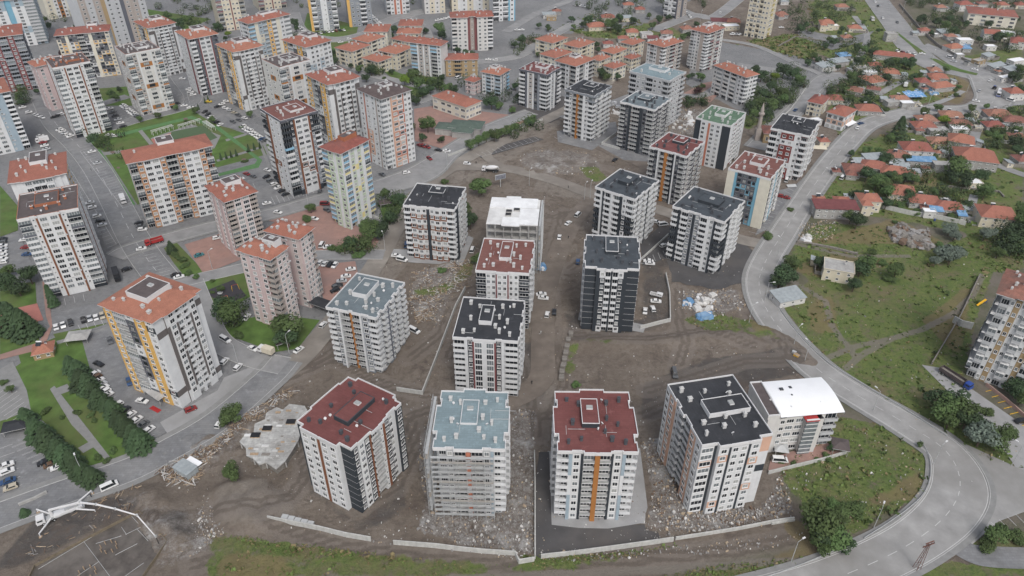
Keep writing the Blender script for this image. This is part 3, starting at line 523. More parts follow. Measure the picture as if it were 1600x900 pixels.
CH = [(.13, .12), (.3, .17), (.7, .17), (.87, .12), (.2, .45), (.8, .42), (.66, .52), (.3, .78), (.68, .8), (.14, .86), (.86, .85), (.62, .3)]
def fit(cs, h):
    P = [G(x, y, h) for x, y in cs]; c_ = sum(P, Vector())/4; u = ((P[1]-P[0])+(P[2]-P[3])); w_ = u.length/2; v = ((P[3]-P[0])+(P[2]-P[1])); d_ = v.length/2
    a1 = math.atan2(u.y, u.x); a2 = math.atan2(v.y, v.x)-math.pi/2; da = (a2-a1+math.pi) % (2*math.pi)-math.pi; return c_, a1+da/2, w_, d_
INFO = []
def tower(label, cs, sides, floors, base=None, h=None, roof='k', name='apartment_tower', cat='apartment building', group=None, pent=(.5, .42, .26, .3, 1.5), chim='d', dp=1.35, g0=0, fhh=None,
          par='w', over=.9, chl=None, rnd_seed=1, step=1, rise=2.4, slim=False, landmark=None, ringc=True):
    if base: h = height_at(cs[base[0]], base[1])
    rg = random.Random(rnd_seed+floors+int(cs[0][0])); c_, ang, w_, d_ = fit(cs, h); hip = roof in ('tile', 'tiler', 'tileo', 'tilek')
    if hip: w_ -= 2*over; d_ -= 2*over
    if slim and base:
        i_ = base[0]; lx, ly = ((-w_/2, -d_/2), (w_/2, -d_/2), (w_/2, d_/2), (-w_/2, d_/2))[i_]; g = G(*base[1])
        c_ = Vector((g.x-lx*math.cos(ang)+ly*math.sin(ang), g.y-lx*math.sin(ang)-ly*math.cos(ang), 0))
    INFO.append((label[:40], round(h, 1), round(w_, 1), round(d_, 1), floors, round(h/floors, 2)))
    root = thing(name, label, cat, (c_.x, c_.y, 0), ang, group)
    if landmark: LANDMARKS.append((*px_of(c_.x, c_.y, h*.45), landmark))
    S = [parse(s) for s in sides]
    while len(S) < 4: S.append([dict(ty='P', w=1, p=0, c=S[0][0]['c'][0] if S[0][0]['c'][0] in 'wcgWPiG' else 'w', b='w')])
    cor = [Vector((-w_/2, -d_/2)), Vector((w_/2, -d_/2)), Vector((w_/2, d_/2)), Vector((-w_/2, d_/2))]
    bal = lambda s: s['ty'] in 'BRDEG'
    ol = outline(cor, [[(s['w'], s['p']) for s in k] for k in S]); wl = outline(cor, [[(s['w'], s['p']-(dp if bal(s) else 0)) for s in k] for k in S])
    top = .95 if not hip else .0; eave = h-(.35 if not hip else .3); fh = (eave-.1-(0 if hip else .9))/floors; wtop = h-1.0 if not hip else h-.25
    # walls: one skin, coloured where the paint changes
    mb = MB(); nW = len(wl)
    def colof(s, f): return s['c'][(floors-1-f) % len(s['c'])]
    for i, (a, b_, k, j, t, nn, s0, s1) in enumerate(wl):
        s = S[k][j]
        nxt = wl[(i+1) % nW]; runs = []
        for f in range(floors):
            z0, z1 = f*fh, (f+1)*fh if f < floors-1 else wtop; cc = colof(s, f)
            if runs and runs[-1][2] == cc: runs[-1][1] = z1
            else: runs.append([z0, z1, cc])
        for z0, z1, cc in runs: mb.quad([(a.x, a.y, z0), (b_.x, b_.y, z0), (b_.x, b_.y, z1), (a.x, a.y, z1)], cm(cc))
        if s['ty'] == 'L':
            for f in range(1, floors):
                o_ = nn*.025; z = f*fh; p0, p1 = a+o_, b_+o_; mb.quad([(p0.x, p0.y, z), (p1.x, p1.y, z), (p1.x, p1.y, z+.1), (p0.x, p0.y, z+.1)], M['white'])
        if (nxt[0]-b_).length > .01:
            big = s if s['p'] >= S[nxt[2]][nxt[3]]['p'] else S[nxt[2]][nxt[3]]
            mb.quad([(b_.x, b_.y, 0), (nxt[0].x, nxt[0].y, 0), (nxt[0].x, nxt[0].y, wtop), (b_.x, b_.y, wtop)], cm(colof(big, floors//2)))
    ob('wall', mb, root)
    P = clean(ol)
    if not hip:
        mb = MB(); I = inset(P, .16); mb.prism(inset(P, .02), h-1.15, h-.45, cm(par), top=M['deck_'+roof]); ob('roof', mb, root)
        mb = MB(); mb.ring(P, I, h-1.2, h, M['white'] if par == 'w' else cm(par)); mb.ring(inset(P, -.03), inset(P, .19), h, h+.05, M['white'] if roof != 'c' else M['chim_o']); ob('parapet', mb, root)
    else:
        E_ = inset(P, -over); x0, x1, y0, y1 = -w_/2, w_/2, -d_/2, d_/2; mw = min(w_, d_); rx, ry = max(w_/2-mw*.42, .3), max(d_/2-mw*.42, .3); mb = MB(); tm = M[roof]
        R_ = [Vector((max(-rx, min(rx, q_.x)), max(-ry, min(ry, q_.y)))) for q_ in E_]
        for i in range(len(E_)):
            a, b_, c2, d2 = E_[i], E_[(i+1) % len(E_)], R_[(i+1) % len(E_)], R_[i]
            f = [(a.x, a.y, h), (b_.x, b_.y, h), (c2.x, c2.y, h+rise), (d2.x, d2.y, h+rise)]
            if (c2-d2).length < .01: f.pop()
            mb.quad(f, tm)
        mb.quad([(-rx, -ry, h+rise), (rx, -ry, h+rise), (rx, ry, h+rise), (-rx, ry, h+rise)], tm); mb.prism(inset(P, -over+.05), h-.3, h-.004, M['white']); ob('roof', mb, root)
    if not hip and not slim and d_ > 12:      # pipes, dishes and cable trays on the deck
        pm = MB(); z_ = h-.45
        for i in range(5):
            x_, y_ = rg.uniform(-.38, .38)*w_, rg.uniform(-.38, .38)*d_; l_ = rg.uniform(2, 7)
            if rg.random() < .5: pm.box(x_, x_+l_, y_, y_+.1, z_+.002, z_+.12, M['galv'])
            else: pm.box(x_, x_+.1, y_, y_+l_, z_+.002, z_+.12, M['galv'])
        ob('roof_pipe', pm, root)
        for i in range(4):
            x_, y_ = rg.uniform(-.42, .42)*w_, rg.uniform(-.42, .42)*d_; dm = MB(); dm.bar((0, 0, 0), (0, 0, .9), .05, M['galv'], n=5); dm.bar((0, -.02, .9), (.12, -.2, 1.0), .45, M['white'], .4, 10); ob('satellite_dish', dm, root, (x_, y_, z_), rg.uniform(0, 6))
    # roof house
    if pent:
        u, v, pw, pd, ph = pent; cx, cy = (u-.5)*w_, (v-.5)*d_; hw, hd = pw*w_/2, pd*d_/2; zb = h-.46 if not hip else h+.6; zt = zb+ph+(0 if not hip else 2.2)
        mb = MB(); wm_ = {'d': cm('k'), 'w': M['white'], 'o': M['chim_o']}[chim]; dk = M['deck_'+(roof if not hip else 'c')]
        mb.box(cx-hw, cx+hw, cy-hd, cy+hd, zb, zt, wm_, top=dk); q4 = [Vector((cx-hw, cy-hd)), Vector((cx+hw, cy-hd)), Vector((cx+hw, cy+hd)), Vector((cx-hw, cy+hd))]
        mb.ring(inset(q4, -.04), inset(q4, .14), zt-.05, zt+.16, (M['white'] if ringc else M['deck_d']) if chim != 'o' else M['chim_o']); st = ob('stair_house', mb, root)
        mb = MB(); mb.box(cx-.9, cx+.9, cy+hd*.25-.7, cy+hd*.25+.7, zt+.004, zt+.5, M['white'], top=M['glassl']); ob('skylight', mb, st)
    key = ('chim', chim)
    if key not in BC:
        mb = MB(); cmat = M['chim_'+chim]; mb.box(-.42, .42, -.42, .42, 0, 1.45, cmat); mb.box(-.52, .52, -.52, .52, 1.45, 1.58, cmat if chim != 'o' else M['white']); mb.box(-.3, .3, -.3, .3, 1.58, 1.85, cmat); BC[key] = mb.mesh('chimney')
    if not slim:
        for (u, v) in (chl or CH):
            zz = h-.46
            if hip: zz = h+min(rise, rise*min((min(u, 1-u)*w_), (min(v, 1-v)*d_))/(mw*.42))-.4
            if pent and abs(u-pent[0]) < pent[2]/2+.02 and abs(v-pent[1]) < pent[3]/2+.02: continue
            cb = ob('chimney', BC[key], root, ((u-.5)*w_*.96, (v-.5)*d_*.96, zz)); s_ = rg.uniform(.8, 1.2); cb.scale = (s_, s_*rg.uniform(.8, 1.3), rg.uniform(.75, 1.15))
    # openings on every side the place can be looked at from the photograph's height
    wins, bals = [], []
    fcs = [sum((Vector((a.x, a.y, 0)) for a in ()), Vector())]
    for (a, b_, k, j, t, nn, s0, s1) in wl:
        s = S[k][j]; ty = s['ty']
        if ty in 'PL': continue
        ca, sa = math.cos(ang), math.sin(ang); mid = (a+b_)/2; wx = c_.x+mid.x*ca-mid.y*sa; wy = c_.y+mid.x*sa+mid.y*ca; nxw = nn.x*ca-nn.y*sa; nyw = nn.x*sa+nn.y*ca
        if (-wx*nxw-wy*nyw)/math.hypot(wx, wy) < -.12: continue
        L_ = (b_-a).length; rz = math.atan2(t.y, t.x); first_b = bal(s) and j == 0 and bal(S[k-1][-1]); last_b = bal(s) and j == len(S[k])-1 and bal(S[(k+1) % 4][0])
        for f in range(floors):
            if f < g0 and ty != 'W': continue
            z = f*fh
            if ty in 'WSTFH':
                ww, hh, zz = {'W': (min(1.7, L_*.62), 1.5, .95), 'S': (.8, .9, 1.4), 'T': (min(2.6, L_*.8), 1.6, .85), 'F': (min(2.4, L_*.85), 2.1, .3), 'H': (min(3.4, L_*.92), 1.7, .8)}[ty]
                if ty == 'S': ww = min(.8, L_*.6)
                st = rg.choice((0, 0, 0, 1, 1, 2)) if not slim else rg.choice((0, 0, 1)); wins.append((mid, nn, rz, z+zz, ww, hh, st, 'k' if colof(s, f) in 'dBo' else 'w'))
            elif bal(s):
                aa, bb = a.copy(), b_.copy()
                if last_b: bb = bb+t*dp
                if first_b: aa = aa+t*.02
                bw = (bb-aa).length-.06; bm = (aa+bb)/2; col = s['b'][(floors-1-f) % len(s['b'])]
                if group == OLD and ty in 'BR' and rg.random() < .28: ty_ = 'G'
                else: ty_ = ty
                if f > 0 or floors < 3:
                    bals.append((bm, nn, rz, z, bw, ty_, col, not first_b, True))
                ww = min(L_*.9, 4.2 if ty != 'G' else 2.4); wins.append((mid, nn, rz, z+.08, ww, 2.25, 0 if rg.random() < .9 else 1, 'w'))
    def dist(q_): ca, sa = math.cos(ang), math.sin(ang); x = c_.x+q_[0].x*ca-q_[0].y*sa; y = c_.y+q_[0].x*sa+q_[0].y*ca; return math.hypot(x, y)-q_[3]*.6
    wins.sort(key=dist); bals.sort(key=dist)
    if group == OLD and not slim:
        if 'ac' not in BC: am = MB(); am.box(-.4, .4, -.38, -.04, 0, .55, M['white']); am.box(-.3, .3, -.4, -.37, .1, .45, M['galv']); BC['ac'] = am.mesh('air_conditioner')
        for (m_, nn, rz, z, ww, hh, st, fr) in wins[:200]:
            if rg.random() < .07 and hh < 1.7: ob('air_conditioner', BC['ac'], root, (m_.x+math.cos(rz)*(ww/2+.6), m_.y+math.sin(rz)*(ww/2+.6), z-.3), rz)
    rest = MB()
    def merge(rest, me_, loc, rz_):
        ca, sa = math.cos(rz_), math.sin(rz_); i0 = len(rest.v)
        rest.v += [(loc[0]+v.co.x*ca-v.co.y*sa, loc[1]+v.co.x*sa+v.co.y*ca, loc[2]+v.co.z) for v in me_.vertices]
        for p in me_.polygons: rest.f.append(tuple(i0+q_ for q_ in p.vertices)); rest.m.append(rest.mi(me_.materials[p.material_index]))
    for i, (m_, nn, rz, z, ww, hh, st, fr) in enumerate(wins):
        me_ = window_mesh(ww, hh, st, fr); loc = (m_.x+nn.x*.02, m_.y+nn.y*.02, z)
        if i < 100: ob('window', me_, root, loc, rz)
        else: merge(rest, me_, loc, rz)
    if rest.v: ob('window', rest, root, kind='stuff')
    rest = MB()
    for i, (m_, nn, rz, z, bw, ty, col, sl, sr) in enumerate(bals):
        me_ = balcony_mesh(bw, dp, ty, col, sl, sr)
        if i < 100: ob('balcony', me_, root, (m_.x, m_.y, z), rz)
        else: merge(rest, me_, (m_.x, m_.y, z), rz)
    if rest.v: ob('balcony', rest, root, kind='stuff')
    return root, c_, ang, w_, d_, h

NEW = 'new towers on the building site'; OLD = 'finished towers of the older quarter'
# --- the building site (near to far)
sF = "B:2.3:0:G:w P:.7:.03:GGGwwwGGGG W:1.7:-.3:w P:.5:-.1:k R:2.2:.5:k:w P:1:.6:o R:2.2:.5:k:w P:.5:-.1:k W:1.7:-.3:w P:.7:.03:GGGwwwGGGG B:2.3:0:G:w"
sFs = "B:2.2:0:w W:1.6:-.5:g B:2:.7:w S:1:.7:w W:1.4:.7:w B:2:.7:w W:1.6:-.5:g B:2.2:0:w"
tower('new white tower with flat red roof and one long orange strip down its middle', [(870.9, 704.9), (998.4, 706.3), (982.2, 612.4), (866.6, 610.9)], [sF, sFs, "P:2:0 P:2:1 P:2:0", sFs], 10, h=28.9, roof='r', group=NEW, pent=(.44, .6, .22, .42, 1.7), landmark='the flat red roof with the orange strip')
T4 = tower('unfinished grey tower wrapped in scaffolding under a pale blue roof', [(675, 699.7), (789.7, 701.7), (794.4, 612.2), (690.3, 610)], ["B:2.5:0:G:l W:1.5:-.3:l R:2.4:.4:k:l P:.9:.4:sl R:2.4:.4:k:l W:1.5:-.3:l P:.6:.03:GGGwwwGGGG B:2.3:0:G:w", sFs, "P:2:0 P:2:1 P:2:0", sFs], 10, h=28.5, roof='t', chim='w', group=NEW, pent=(.46, .62, .24, .42, .5), landmark='the scaffolded tower')
tower('white and charcoal tower with flat red roof and brown strip on its windowed end', [(457.2, 661.7), (542.8, 706.1), (630.3, 621.9), (548.3, 585.3)],
      ["P:1.2:-1.4:k W:1.6:0:w W:1.5:0:w P:.5:.1:b W:1.5:0:w W:1.6:0:w L:2:-1.4:k", "L:1.6:0:k W:1.4:0:k W:2:.3:w W:1.6:.3:k P:.5:.35:b R:2.6:1:w:l S:1:.8:w P:.8:.8:b W:1.6:.5:k W:1.8:0:w P:.9:0:w W:2:.6:k W:1.4:-1.6:k", "P:1:-1.2:k P:5:0:w P:1:-1.2:k", "P:2:0:k P:5:.6:w P:3:0:w"], 10, base=(1, (561.4, 807.5)), roof='r', group=NEW, pent=(.55, .55, .26, .48, 1.6), ringc=False, landmark='the red-roofed tower with charcoal corners')
tower('white and salmon tower with flat black roof and white chimneys', [(1044.5, 600.4), (1095.6, 695.7), (1209, 677), (1144, 584.5)],
      ["W:1.3:0:w W:1.8:0:p W:1.4:-.4:w B:1.6:.4:w:l B:2:-.3:w:l W:1.8:0:p W:1.7:0:w", "H:2.6:0:wwpwwwwwww P:.5:.1:k W:2:1.4:wpwwwwwwpw P:.45:1.5:k W:1.7:1.4:w W:1.7:1.4:w P:.45:1.5:k W:2:1.4:wwpwwwpwww P:2.6:0:ppwwkwwwww", "P", "P"], 10, base=(1, (1074, 802)), roof='k', chim='w', group=NEW, pent=(.5, .6, .24, .6, 1.6), landmark='the black roof with white chimneys')
tower('white and charcoal tower with flat black roof, maroon frame round its middle bays', [(707, 525.8), (811, 533.9), (818.4, 469.4), (723.9, 462.9)],
      ["B:2.2:0:k:w P:.6:0:w W:1:-.3:k P:.3:.5:m F:1.6:.4:w P:.6:.4:w F:1.6:.4:w P:.3:.5:m W:1:-.3:k P:.6:0:w B:2.6:0:k:w", "P:1:0:w B:2:.4:k:w W:1.5:0:w B:2:.6:w:w W:1.3:0:k B:2:.4:w:w P:.8:0:w", "P", "P"], 10, base=(1, (807, 624)), roof='k', chim='w', group=NEW, pent=(.45, .55, .2, .4, 1.6), landmark='the black-roofed tower with the maroon frame')
tower('white and charcoal tower with red-brown roof, wide maroon frame at the top floors', [(743.2, 420.3), (828.7, 429), (833.5, 375.2), (756, 372)],
      ["E:2.6:0:k:k W:1.3:0:w W:1.2:0:w P:.3:.5:m W:1.3:.4:w W:1.3:.4:w P:.3:.5:m W:1.2:0:w W:1.3:0:w E:2.6:0:k:k", "P:1:0:w B:2:.4:k:w W:1.5:0:w B:2:.6:w:w W:1.3:0:k B:2:.4:w:w P:.8:0:w", "P", "P"], 10, base=(1, (824, 519)), roof='b', chim='w', group=NEW, pent=(.5, .6, .22, .5, 1.4), landmark='the red-brown roof with white chimneys')
tower('charcoal and white tower with grey roof and small white balconies down the front', [(913.6, 416), (999, 420), (996, 370), (916.4, 366)],
      ["L:3.2:0:k P:1:1:k W:1.5:1:wkkkkkkkkw R:.01:1:g B:1.5:1.4:g:w P:.5:1:k B:1.5:1.4:g:w W:1.5:1:wkkkkkkkkw P:1:1:k L:3.2:0:k".replace('R:.01:1:g ', ''), "W:1:0:w W:1:0:w B:1.6:.7:w W:1:.3:w B:1.6:.7:w W:1:0:w", "P", "W:1:0:w B:1.5:.6:w W:1:0:w B:1.5:.6:w W:1:0:w"], 10, h=29.5, roof='d', group=NEW, pent=(.5, .66, .24, .48, 1.4), landmark='the grey-roofed charcoal tower')
tower('grey and white tower with grey-green roof and white wraparound corner balconies', [(509, 479.6), (587, 496.5), (633.5, 441.2), (557, 425.8)],
      ["B:1.7:0:g W:1.1:-.4:g P:.35:.2:w R:1.9:-.3:d:l P:.6:-.9:o R:1.9:-.3:d:l P:.35:.2:w W:1.5:-.4:g B:2:0:g", "B:1.6:0:g W:1.3:-.8:g B:1.5:.3:g S:.9:-.3:g P:.4:-.3:d S:.9:-.3:g B:1.5:.3:g W:1.3:-.8:g B:1.5:0:g W:1.2:-.8:g B:1.7:0:g", "P", "P"], 10, base=(1, (596, 587)), roof='g', chim='w', group=NEW, pent=(.42, .62, .3, .42, 1.7), landmark='the grey-green roof with wraparound balconies')
tower('white and charcoal tower with flat black roof standing between dirt road and concrete frame', [(629.3, 319.8), (710.2, 327.8), (728, 292.2), (651.6, 285.6)],
      ["B:1.6:0:b:w W:1.5:-.5:wb W:1.4:.1:wb W:1.2:-.3:wb P:.7:.1:k W:1.2:-.3:wb W:1.5:.1:wb W:1.5:-.3:wb B:2:0:b:w", "B:1.4:0:b:w P:1.2:.3:k B:2:.2:b:w W:1.2:-.3:w B:2:.2:b:w W:1.2:-.3:b B:2:0:b:w", "P", "P"], 10, base=(1, (705, 411)), roof='k', group=NEW, pent=(.5, .72, .3, .3, 1.2), landmark='the brown-banded black-roofed tower')
sW = "B:1.6:0:k:{0} P:.7:-.3:k B:1.8:.2:w:w W:1.2:-.5:{1} P:.5:-.2:k W:1.2:-.5:{1} B:1.8:.2:w:w P:.5:0:w W:1.2:-.4:w P:.5:0:k B:2:0:w:{0}"
tower('white and charcoal tower with dark grey roof, its mid-height corner balconies black', [(930, 291), (993.3, 312.2), (1028.9, 281.1), (968.9, 263.3)], ["B:1.5:0:k:wwwkkkkwww P:.4:0:w P:.5:-.3:k B:1.6:0:w P:.6:.1:w B:1.6:0:w P:.8:-.3:k W:1:0:wwwkkkwwww B:2:0:w:wwwkkkkwww", "B:1.3:0:w:w P:.4:-.3:k B:1.4:0:w W:1:-.5:g B:1.4:0:w P:.6:-.2:k B:1.4:0:w W:1:-.5:w B:1.6:0:w", "P", "P"], 10, h=28.5, roof='d', group=NEW, ringc=False, pent=(.45, .6, .28, .36, 1.6), landmark='the grey-roofed tower beside the dirt lane')
tower('white, grey and charcoal tower with dark grey roof beside the pale road', [(1050.6, 321.3), (1132.6, 347), (1164.3, 313), (1085, 290.8)], [sW.format('wwwkkkwwww', 'g'), "B:1.8:0:w:wwwkkkwwww P:1:.1:k B:1.6:0:w W:1:-.5:w B:1.6:0:w W:1:-.5:w B:1.8:0:w", "P", "P"], 10, base=(1, (1106.8, 432)), roof='d', group=NEW, ringc=False, pent=(.5, .6, .4, .3, 1.3), landmark='the dark-roofed tower beside the pale road')
tower('dark tower with red roof and one long orange strip, white-framed corner balconies', [(1013.3, 228.2), (1073.3, 244.4), (1102.2, 220), (1045.6, 206.7)], ["R:1.6:0:d:w W:1:-.4:d P:.3:.2:w R:1.5:-.3:k:w P:.8:-.2:o R:1.5:-.3:k:w P:.6:-.6:k P:.3:.2:w W:1:-.4:d R:2:0:d:w", "R:1.6:0:d:w W:1:-.5:e R:1.6:0:d:l W:1:-.5:d R:1.6:0:e:l W:1:-.5:d R:1.6:0:d:l", "P:1:0:d", "P:1:0:d"], 10, base=(1, (1051, 324)), roof='r', par='w', group=NEW, pent=(.5, .7, .3, .36, 1.4), landmark='the dark tower with the orange strip')
tower('cream and blue tower with dark red roof and grey-framed windows', [(1138, 262.2), (1203.2, 279.4), (1228.8, 250), (1163.6, 235.9)], ["P:2:0:i P:.6:0:B W:1.4:-.3:ddBddBddBd W:1.4:-.3:ddBddBddBd W:1.2:-.3:dddBddd W:1.2:-.3:dBdd P:.8:0:B P:2.6:.2:i", "P:.6:.2:i W:1:0:d B:1.4:.3:i W:1:0:i P:.5:.1:B B:1.4:.3:i W:1:0:d B:1.4:.3:i W:1:0:i", "P", "P"], 10, base=(1, (1189, 358)), roof='b', chim='w', group=NEW, pent=(.5, .62, .34, .34, 1.4), landmark='the cream and blue tower')
tower('white and dark red tower with black roof facing the pale road', [(1203.2, 200.1), (1264.6, 211.6), (1284.5, 188.6), (1223.7, 177.1)], ["B:1.8:0:r:w W:1:-.4:w W:1.6:.1:rwrr W:1.6:.1:rwrr P:.5:.1:w W:1:-.4:w B:2:0:r:w", "B:1.6:0:r:w W:1:-.4:w B:1.5:0:r:w W:1:-.4:w B:1.5:0:r:w", "P", "P"], 8, base=(1, (1249, 284)), roof='k', group=NEW, pent=(.5, .72, .3, .3, 1.2), landmark='the dark red and white tower')
tower('white and charcoal tower with green roof and white chimneys', [(1084.3, 184), (1141.8, 196.3), (1166.9, 175.8), (1113.7, 164.3)], ["P:1.5:-.8:k W:1.4:.2:w P:.4:.3:w P:.5:.3:s W:1.2:.2:w W:1.5:.2:w P:2:-.4:k", "P:1.8:0:w B:1.5:.3:r:w W:1:0:w B:1.5:.3:k:w W:1:0:w P:1:0:w", "P", "P"], 10, base=(1, (1131, 266)), roof='n', chim='w', group=NEW, pent=(.5, .6, .3, .36, 1.4), landmark='the green-roofed tower')
tower('dark tower with grey roof and white snaking balcony outlines', [(969, 159), (1023, 171), (1050, 154), (996, 140.6)], ["R:1.6:0:d:w W:1:-.4:d P:.7:-.2:k R:2.2:.1:e:i P:.9:-.2:k W:1:-.3:d R:2.2:0:d:w", "R:1.6:0:d:l W:1:-.4:d R:1.6:0:d:l W:1:-.4:k R:1.6:0:d:l W:1:-.4:d R:1.6:0:d:w", "P:1:0:d", "P:1:0:d"], 11, base=(1, (1011, 245)), roof='g', group=NEW, pent=(.45, .62, .34, .36, 1.3), landmark='the grey-roofed dark tower')
tower('unpainted grey tower with pale blue roof and bare balconies', [(982, 111), (1047, 126), (1073, 112), (1011, 98)], ["B:1.6:0:l:l W:1.1:-.4:l W:1.1:-.4:l B:1.6:.1:l:l W:1.1:-.4:l W:1.1:-.4:l B:1.6:0:l:l", "B:1.4:0:l:l W:1.1:-.4:l W:1.1:-.4:l W:1.1:-.4:l B:1.6:0:l:l", "P:1:0:l", "P:1:0:l"], 10, h=30, roof='t', par='l', chim='w', group=NEW, pent=(.45, .7, .4, .3, 1.3), chl=[(.8, .5), (.2, .2)], landmark='the unpainted grey tower')
tower('white tower with black roof and orange strip between grey top corners', [(881, 139), (928, 150), (958, 133.6), (912, 124.4)], ["B:1.5:0:w:gwwwwwwwwg W:1:-.3:gwwwwwwwwd R:1.5:.1:w:w P:.6:.1:o R:1.5:.1:w:w P:.6:0:w W:1:-.3:gwwwwwwwww B:2:0:w:gwwwwwwww", "B:1.4:0:g:w W:1:-.4:g B:1.4:0:w W:1:-.4:w B:1.4:0:g:w W:1:-.4:w B:1.4:0:w", "P", "P"], 10, base=(1, (927, 223)), roof='k', par='g', group=NEW, pent=(.5, .66, .36, .34, 1.3), landmark='the black roof beside the painted bays')
tower('grey tower with dark red roof and white corner balcony bands near the school', [(811, 107), (854, 117), (880, 104), (833, 96)], ["B:1.6:0:g:wwlw P:.7:-.3:d P:.4:0:w W:1:-.2:e P:.4:0:w W:1:-.3:d P:.6:-.2:g B:2:0:g:wwlw", "B:1.4:0:g:wwlw P:.5:0:w W:1:-.4:g P:.5:0:w W:1:-.4:d B:1.6:0:g:wwlw", "P:1:0:g", "P:1:0:g"], 9, base=(1, (853, 176)), roof='r', par='d', chim='w', group=NEW, pent=(.5, .66, .36, .34, 1.3), landmark='the red-roofed tower near the school')
# --- the finished quarter
yA = "W:1.3:0:y R:1.7:.2:w:l W:1.2:0:wddddw W:1.4:0:y W:1.2:-.4:wkwwwwwwwwwwkw"
yB = "P:2:0:wkwwwwwwwwwkww P:.7:.5:wkkkkkkkkkkwww T:1.6:.8:w P:.4:.9:wwkkkkkkkkkkww B:1.4:.8:w:w S:.8:.8:w B:1.4:.8:w:w P:.4:.9:wwkkkkkkkkkkww T:1.6:.8:w P:.7:.4:wkkkkkkkkkww P:1.5:0:wkwwwwwwwwwkw"
yB = yB.replace('k', 'T')
yC = "P:3:0:wwTwwwwwwwwwTww P:.8:.5:wwTTTTTTTTTTTww T:1.6:.8:w P:.6:.8:wwTTTTTTTTTTTww B:1.3:.8:w:w S:.8:.8:w B:1.3:.8:w:w P:.6:.8:wwTTTTTTTTTTTww T:1.6:.8:w P:2:0:wTwwwwwwwwwwwTww"
tower('white tower with two mustard stripes and orange roof beside the hedge-lined car park', [(150, 476), (236, 507), (315, 452), (233, 425)], [yA, yC, "P", "P"], 15, base=(1, (281, 643)), roof='tile', chim='w', group=OLD, pent=(.5, .52, .42, .5, .8), landmark='the tower with two mustard stripes', name='apartment_tower', g0=1)
tower('white tower with brown strips and flat dark roof ringed by orange chimneys', [(27, 341.5), (122.4, 325), (120, 287.5), (28.5, 304)], ["G:2:0:k:kkdwwwwwwwwwwkk S:.9:-.3:w P:.3:.3:b T:1.7:0:w T:1.7:0:w P:.3:.3:b S:.9:-.3:w R:2.2:0:k:kkdwwwwwwwwwwkk", "P:.6:.1:b W:1.4:0:w W:1.4:0:w P:.4:.1:b W:1.4:0:w W:1.4:0:w", "P", "P"], 15, base=(1, (172.5, 448)), roof='c', chim='o', group=OLD, pent=(.48, .6, .4, .46, 1), landmark='the dark roof with orange chimneys', chl=[(.22, .35), (.48, .2), (.7, .28), (.8, .5), (.75, .9), (.28, .9)], g0=1)
tower('white and mustard tower with orange roof behind the dark flat-roofed one', [(12, 286), (106, 271), (103, 236), (14, 252)], ["P:1:0:w P:1.5:.4:w T:1.6:1:w B:1.2:1:w B:1.2:1:w T:1.6:1:w P:1.5:.4:w P:1:0:w", "W:1.2:0:w W:1.2:0:y B:1.4:0:w W:1.2:0:y W:1.2:0:w", "P", "P"], 14, h=41, roof='tile', chim='w', group=OLD, pent=(.55, .62, .32, .5, .8), landmark='the mustard-sided tower')
tower('long white tower with orange-brown bands and orange roof beside the lawn park', [(196.5, 256), (334, 228), (320, 208), (188, 236)],
      ["R:1.5:0:q:k W:1.2:.2:q T:1.6:.6:w T:1.6:.6:w W:1.1:.2:q R:2.4:0:w:kkkwkkkk W:1.1:.2:q T:1.6:.6:w T:1.6:.6:w W:1.2:.2:q R:1.5:0:q:k", "R:1.5:0:q:k W:1.2:0:w W:1.2:0:w W:1.2:0:q", "P", "P"], 12, base=(0, (236, 360)), roof='tile', chim='w', group=OLD, pent=(.5, .7, .2, .5, .8), chl=[(.6, .5), (.1, .4)], landmark='the long orange-banded tower')
pk = "W:1.1:-.3:P P:.5:.4:P W:1.2:0:P B:1.4:.2:W:m"
tower('slim dusty pink tower with orange roof beside the red paved yard', [(319.5, 290), (349, 318), (402, 299), (372, 273)], ["W:1:0:Q P:.5:.3:P W:1.1:0:Q P:.6:.3:P W:1:0:P", "B:1.4:0:m:e T:1.5:.2:Q T:1.5:.2:Q B:1.4:0:m:e", "P:1:0:P", "P:1:0:P"], 13, base=(1, (370, 408)), roof='tile', chim='w', group=OLD, pent=(.4, .6, .3, .5, .6), landmark='the slim pink tower', rise=2)
A_ = tower('pink double tower of two joined blocks with separate orange roofs and maroon recess', [(367.5, 390.5), (423, 407), (452, 385), (398, 368.5)], ["W:1.3:0:Q P:.3:.3:P W:1.2:.3:P P:.4:.3:P W:1:0:P B:1.3:.3:m:e", "B:1.4:0:m:e W:1.3:.2:Q W:1.3:.2:Q S:.8:-.2:Q", "P:1:0:P", "P:1:0:P"], 13, base=(1, (435, 519)), roof='tile', chim='w', group=OLD, pent=(.7, .75, .4, .4, 1), landmark='the pink double tower')
B_ = tower('second block', [(411, 361), (466, 375), (493, 355), (437, 341)], ["P:1:0:m W:1:0:P W:.9:0:Q", "P:.5:0:P W:1.3:.2:Q W:1.3:.2:Q W:1:.2:Q B:1.5:0:m:e", "P:1:0:P", "P:1:0:P"], 13, h=A_[5]-.15, roof='tile', chim='w', group=OLD, pent=None)
for ch in list(B_[0].children):
    d_ = B_[1]-A_[1]; ca, sa = math.cos(-A_[2]), math.sin(-A_[2]); l_ = ch.location; t_ = B_[2]-A_[2]; lx, ly = l_.x*math.cos(t_)-l_.y*math.sin(t_), l_.x*math.sin(t_)+l_.y*math.cos(t_)
    ch.parent = A_[0]; ch.location = (lx+d_.x*ca-d_.y*sa, ly+d_.x*sa+d_.y*ca, l_.z-.003); ch.rotation_euler.z += t_
bpy.data.objects.remove(B_[0])
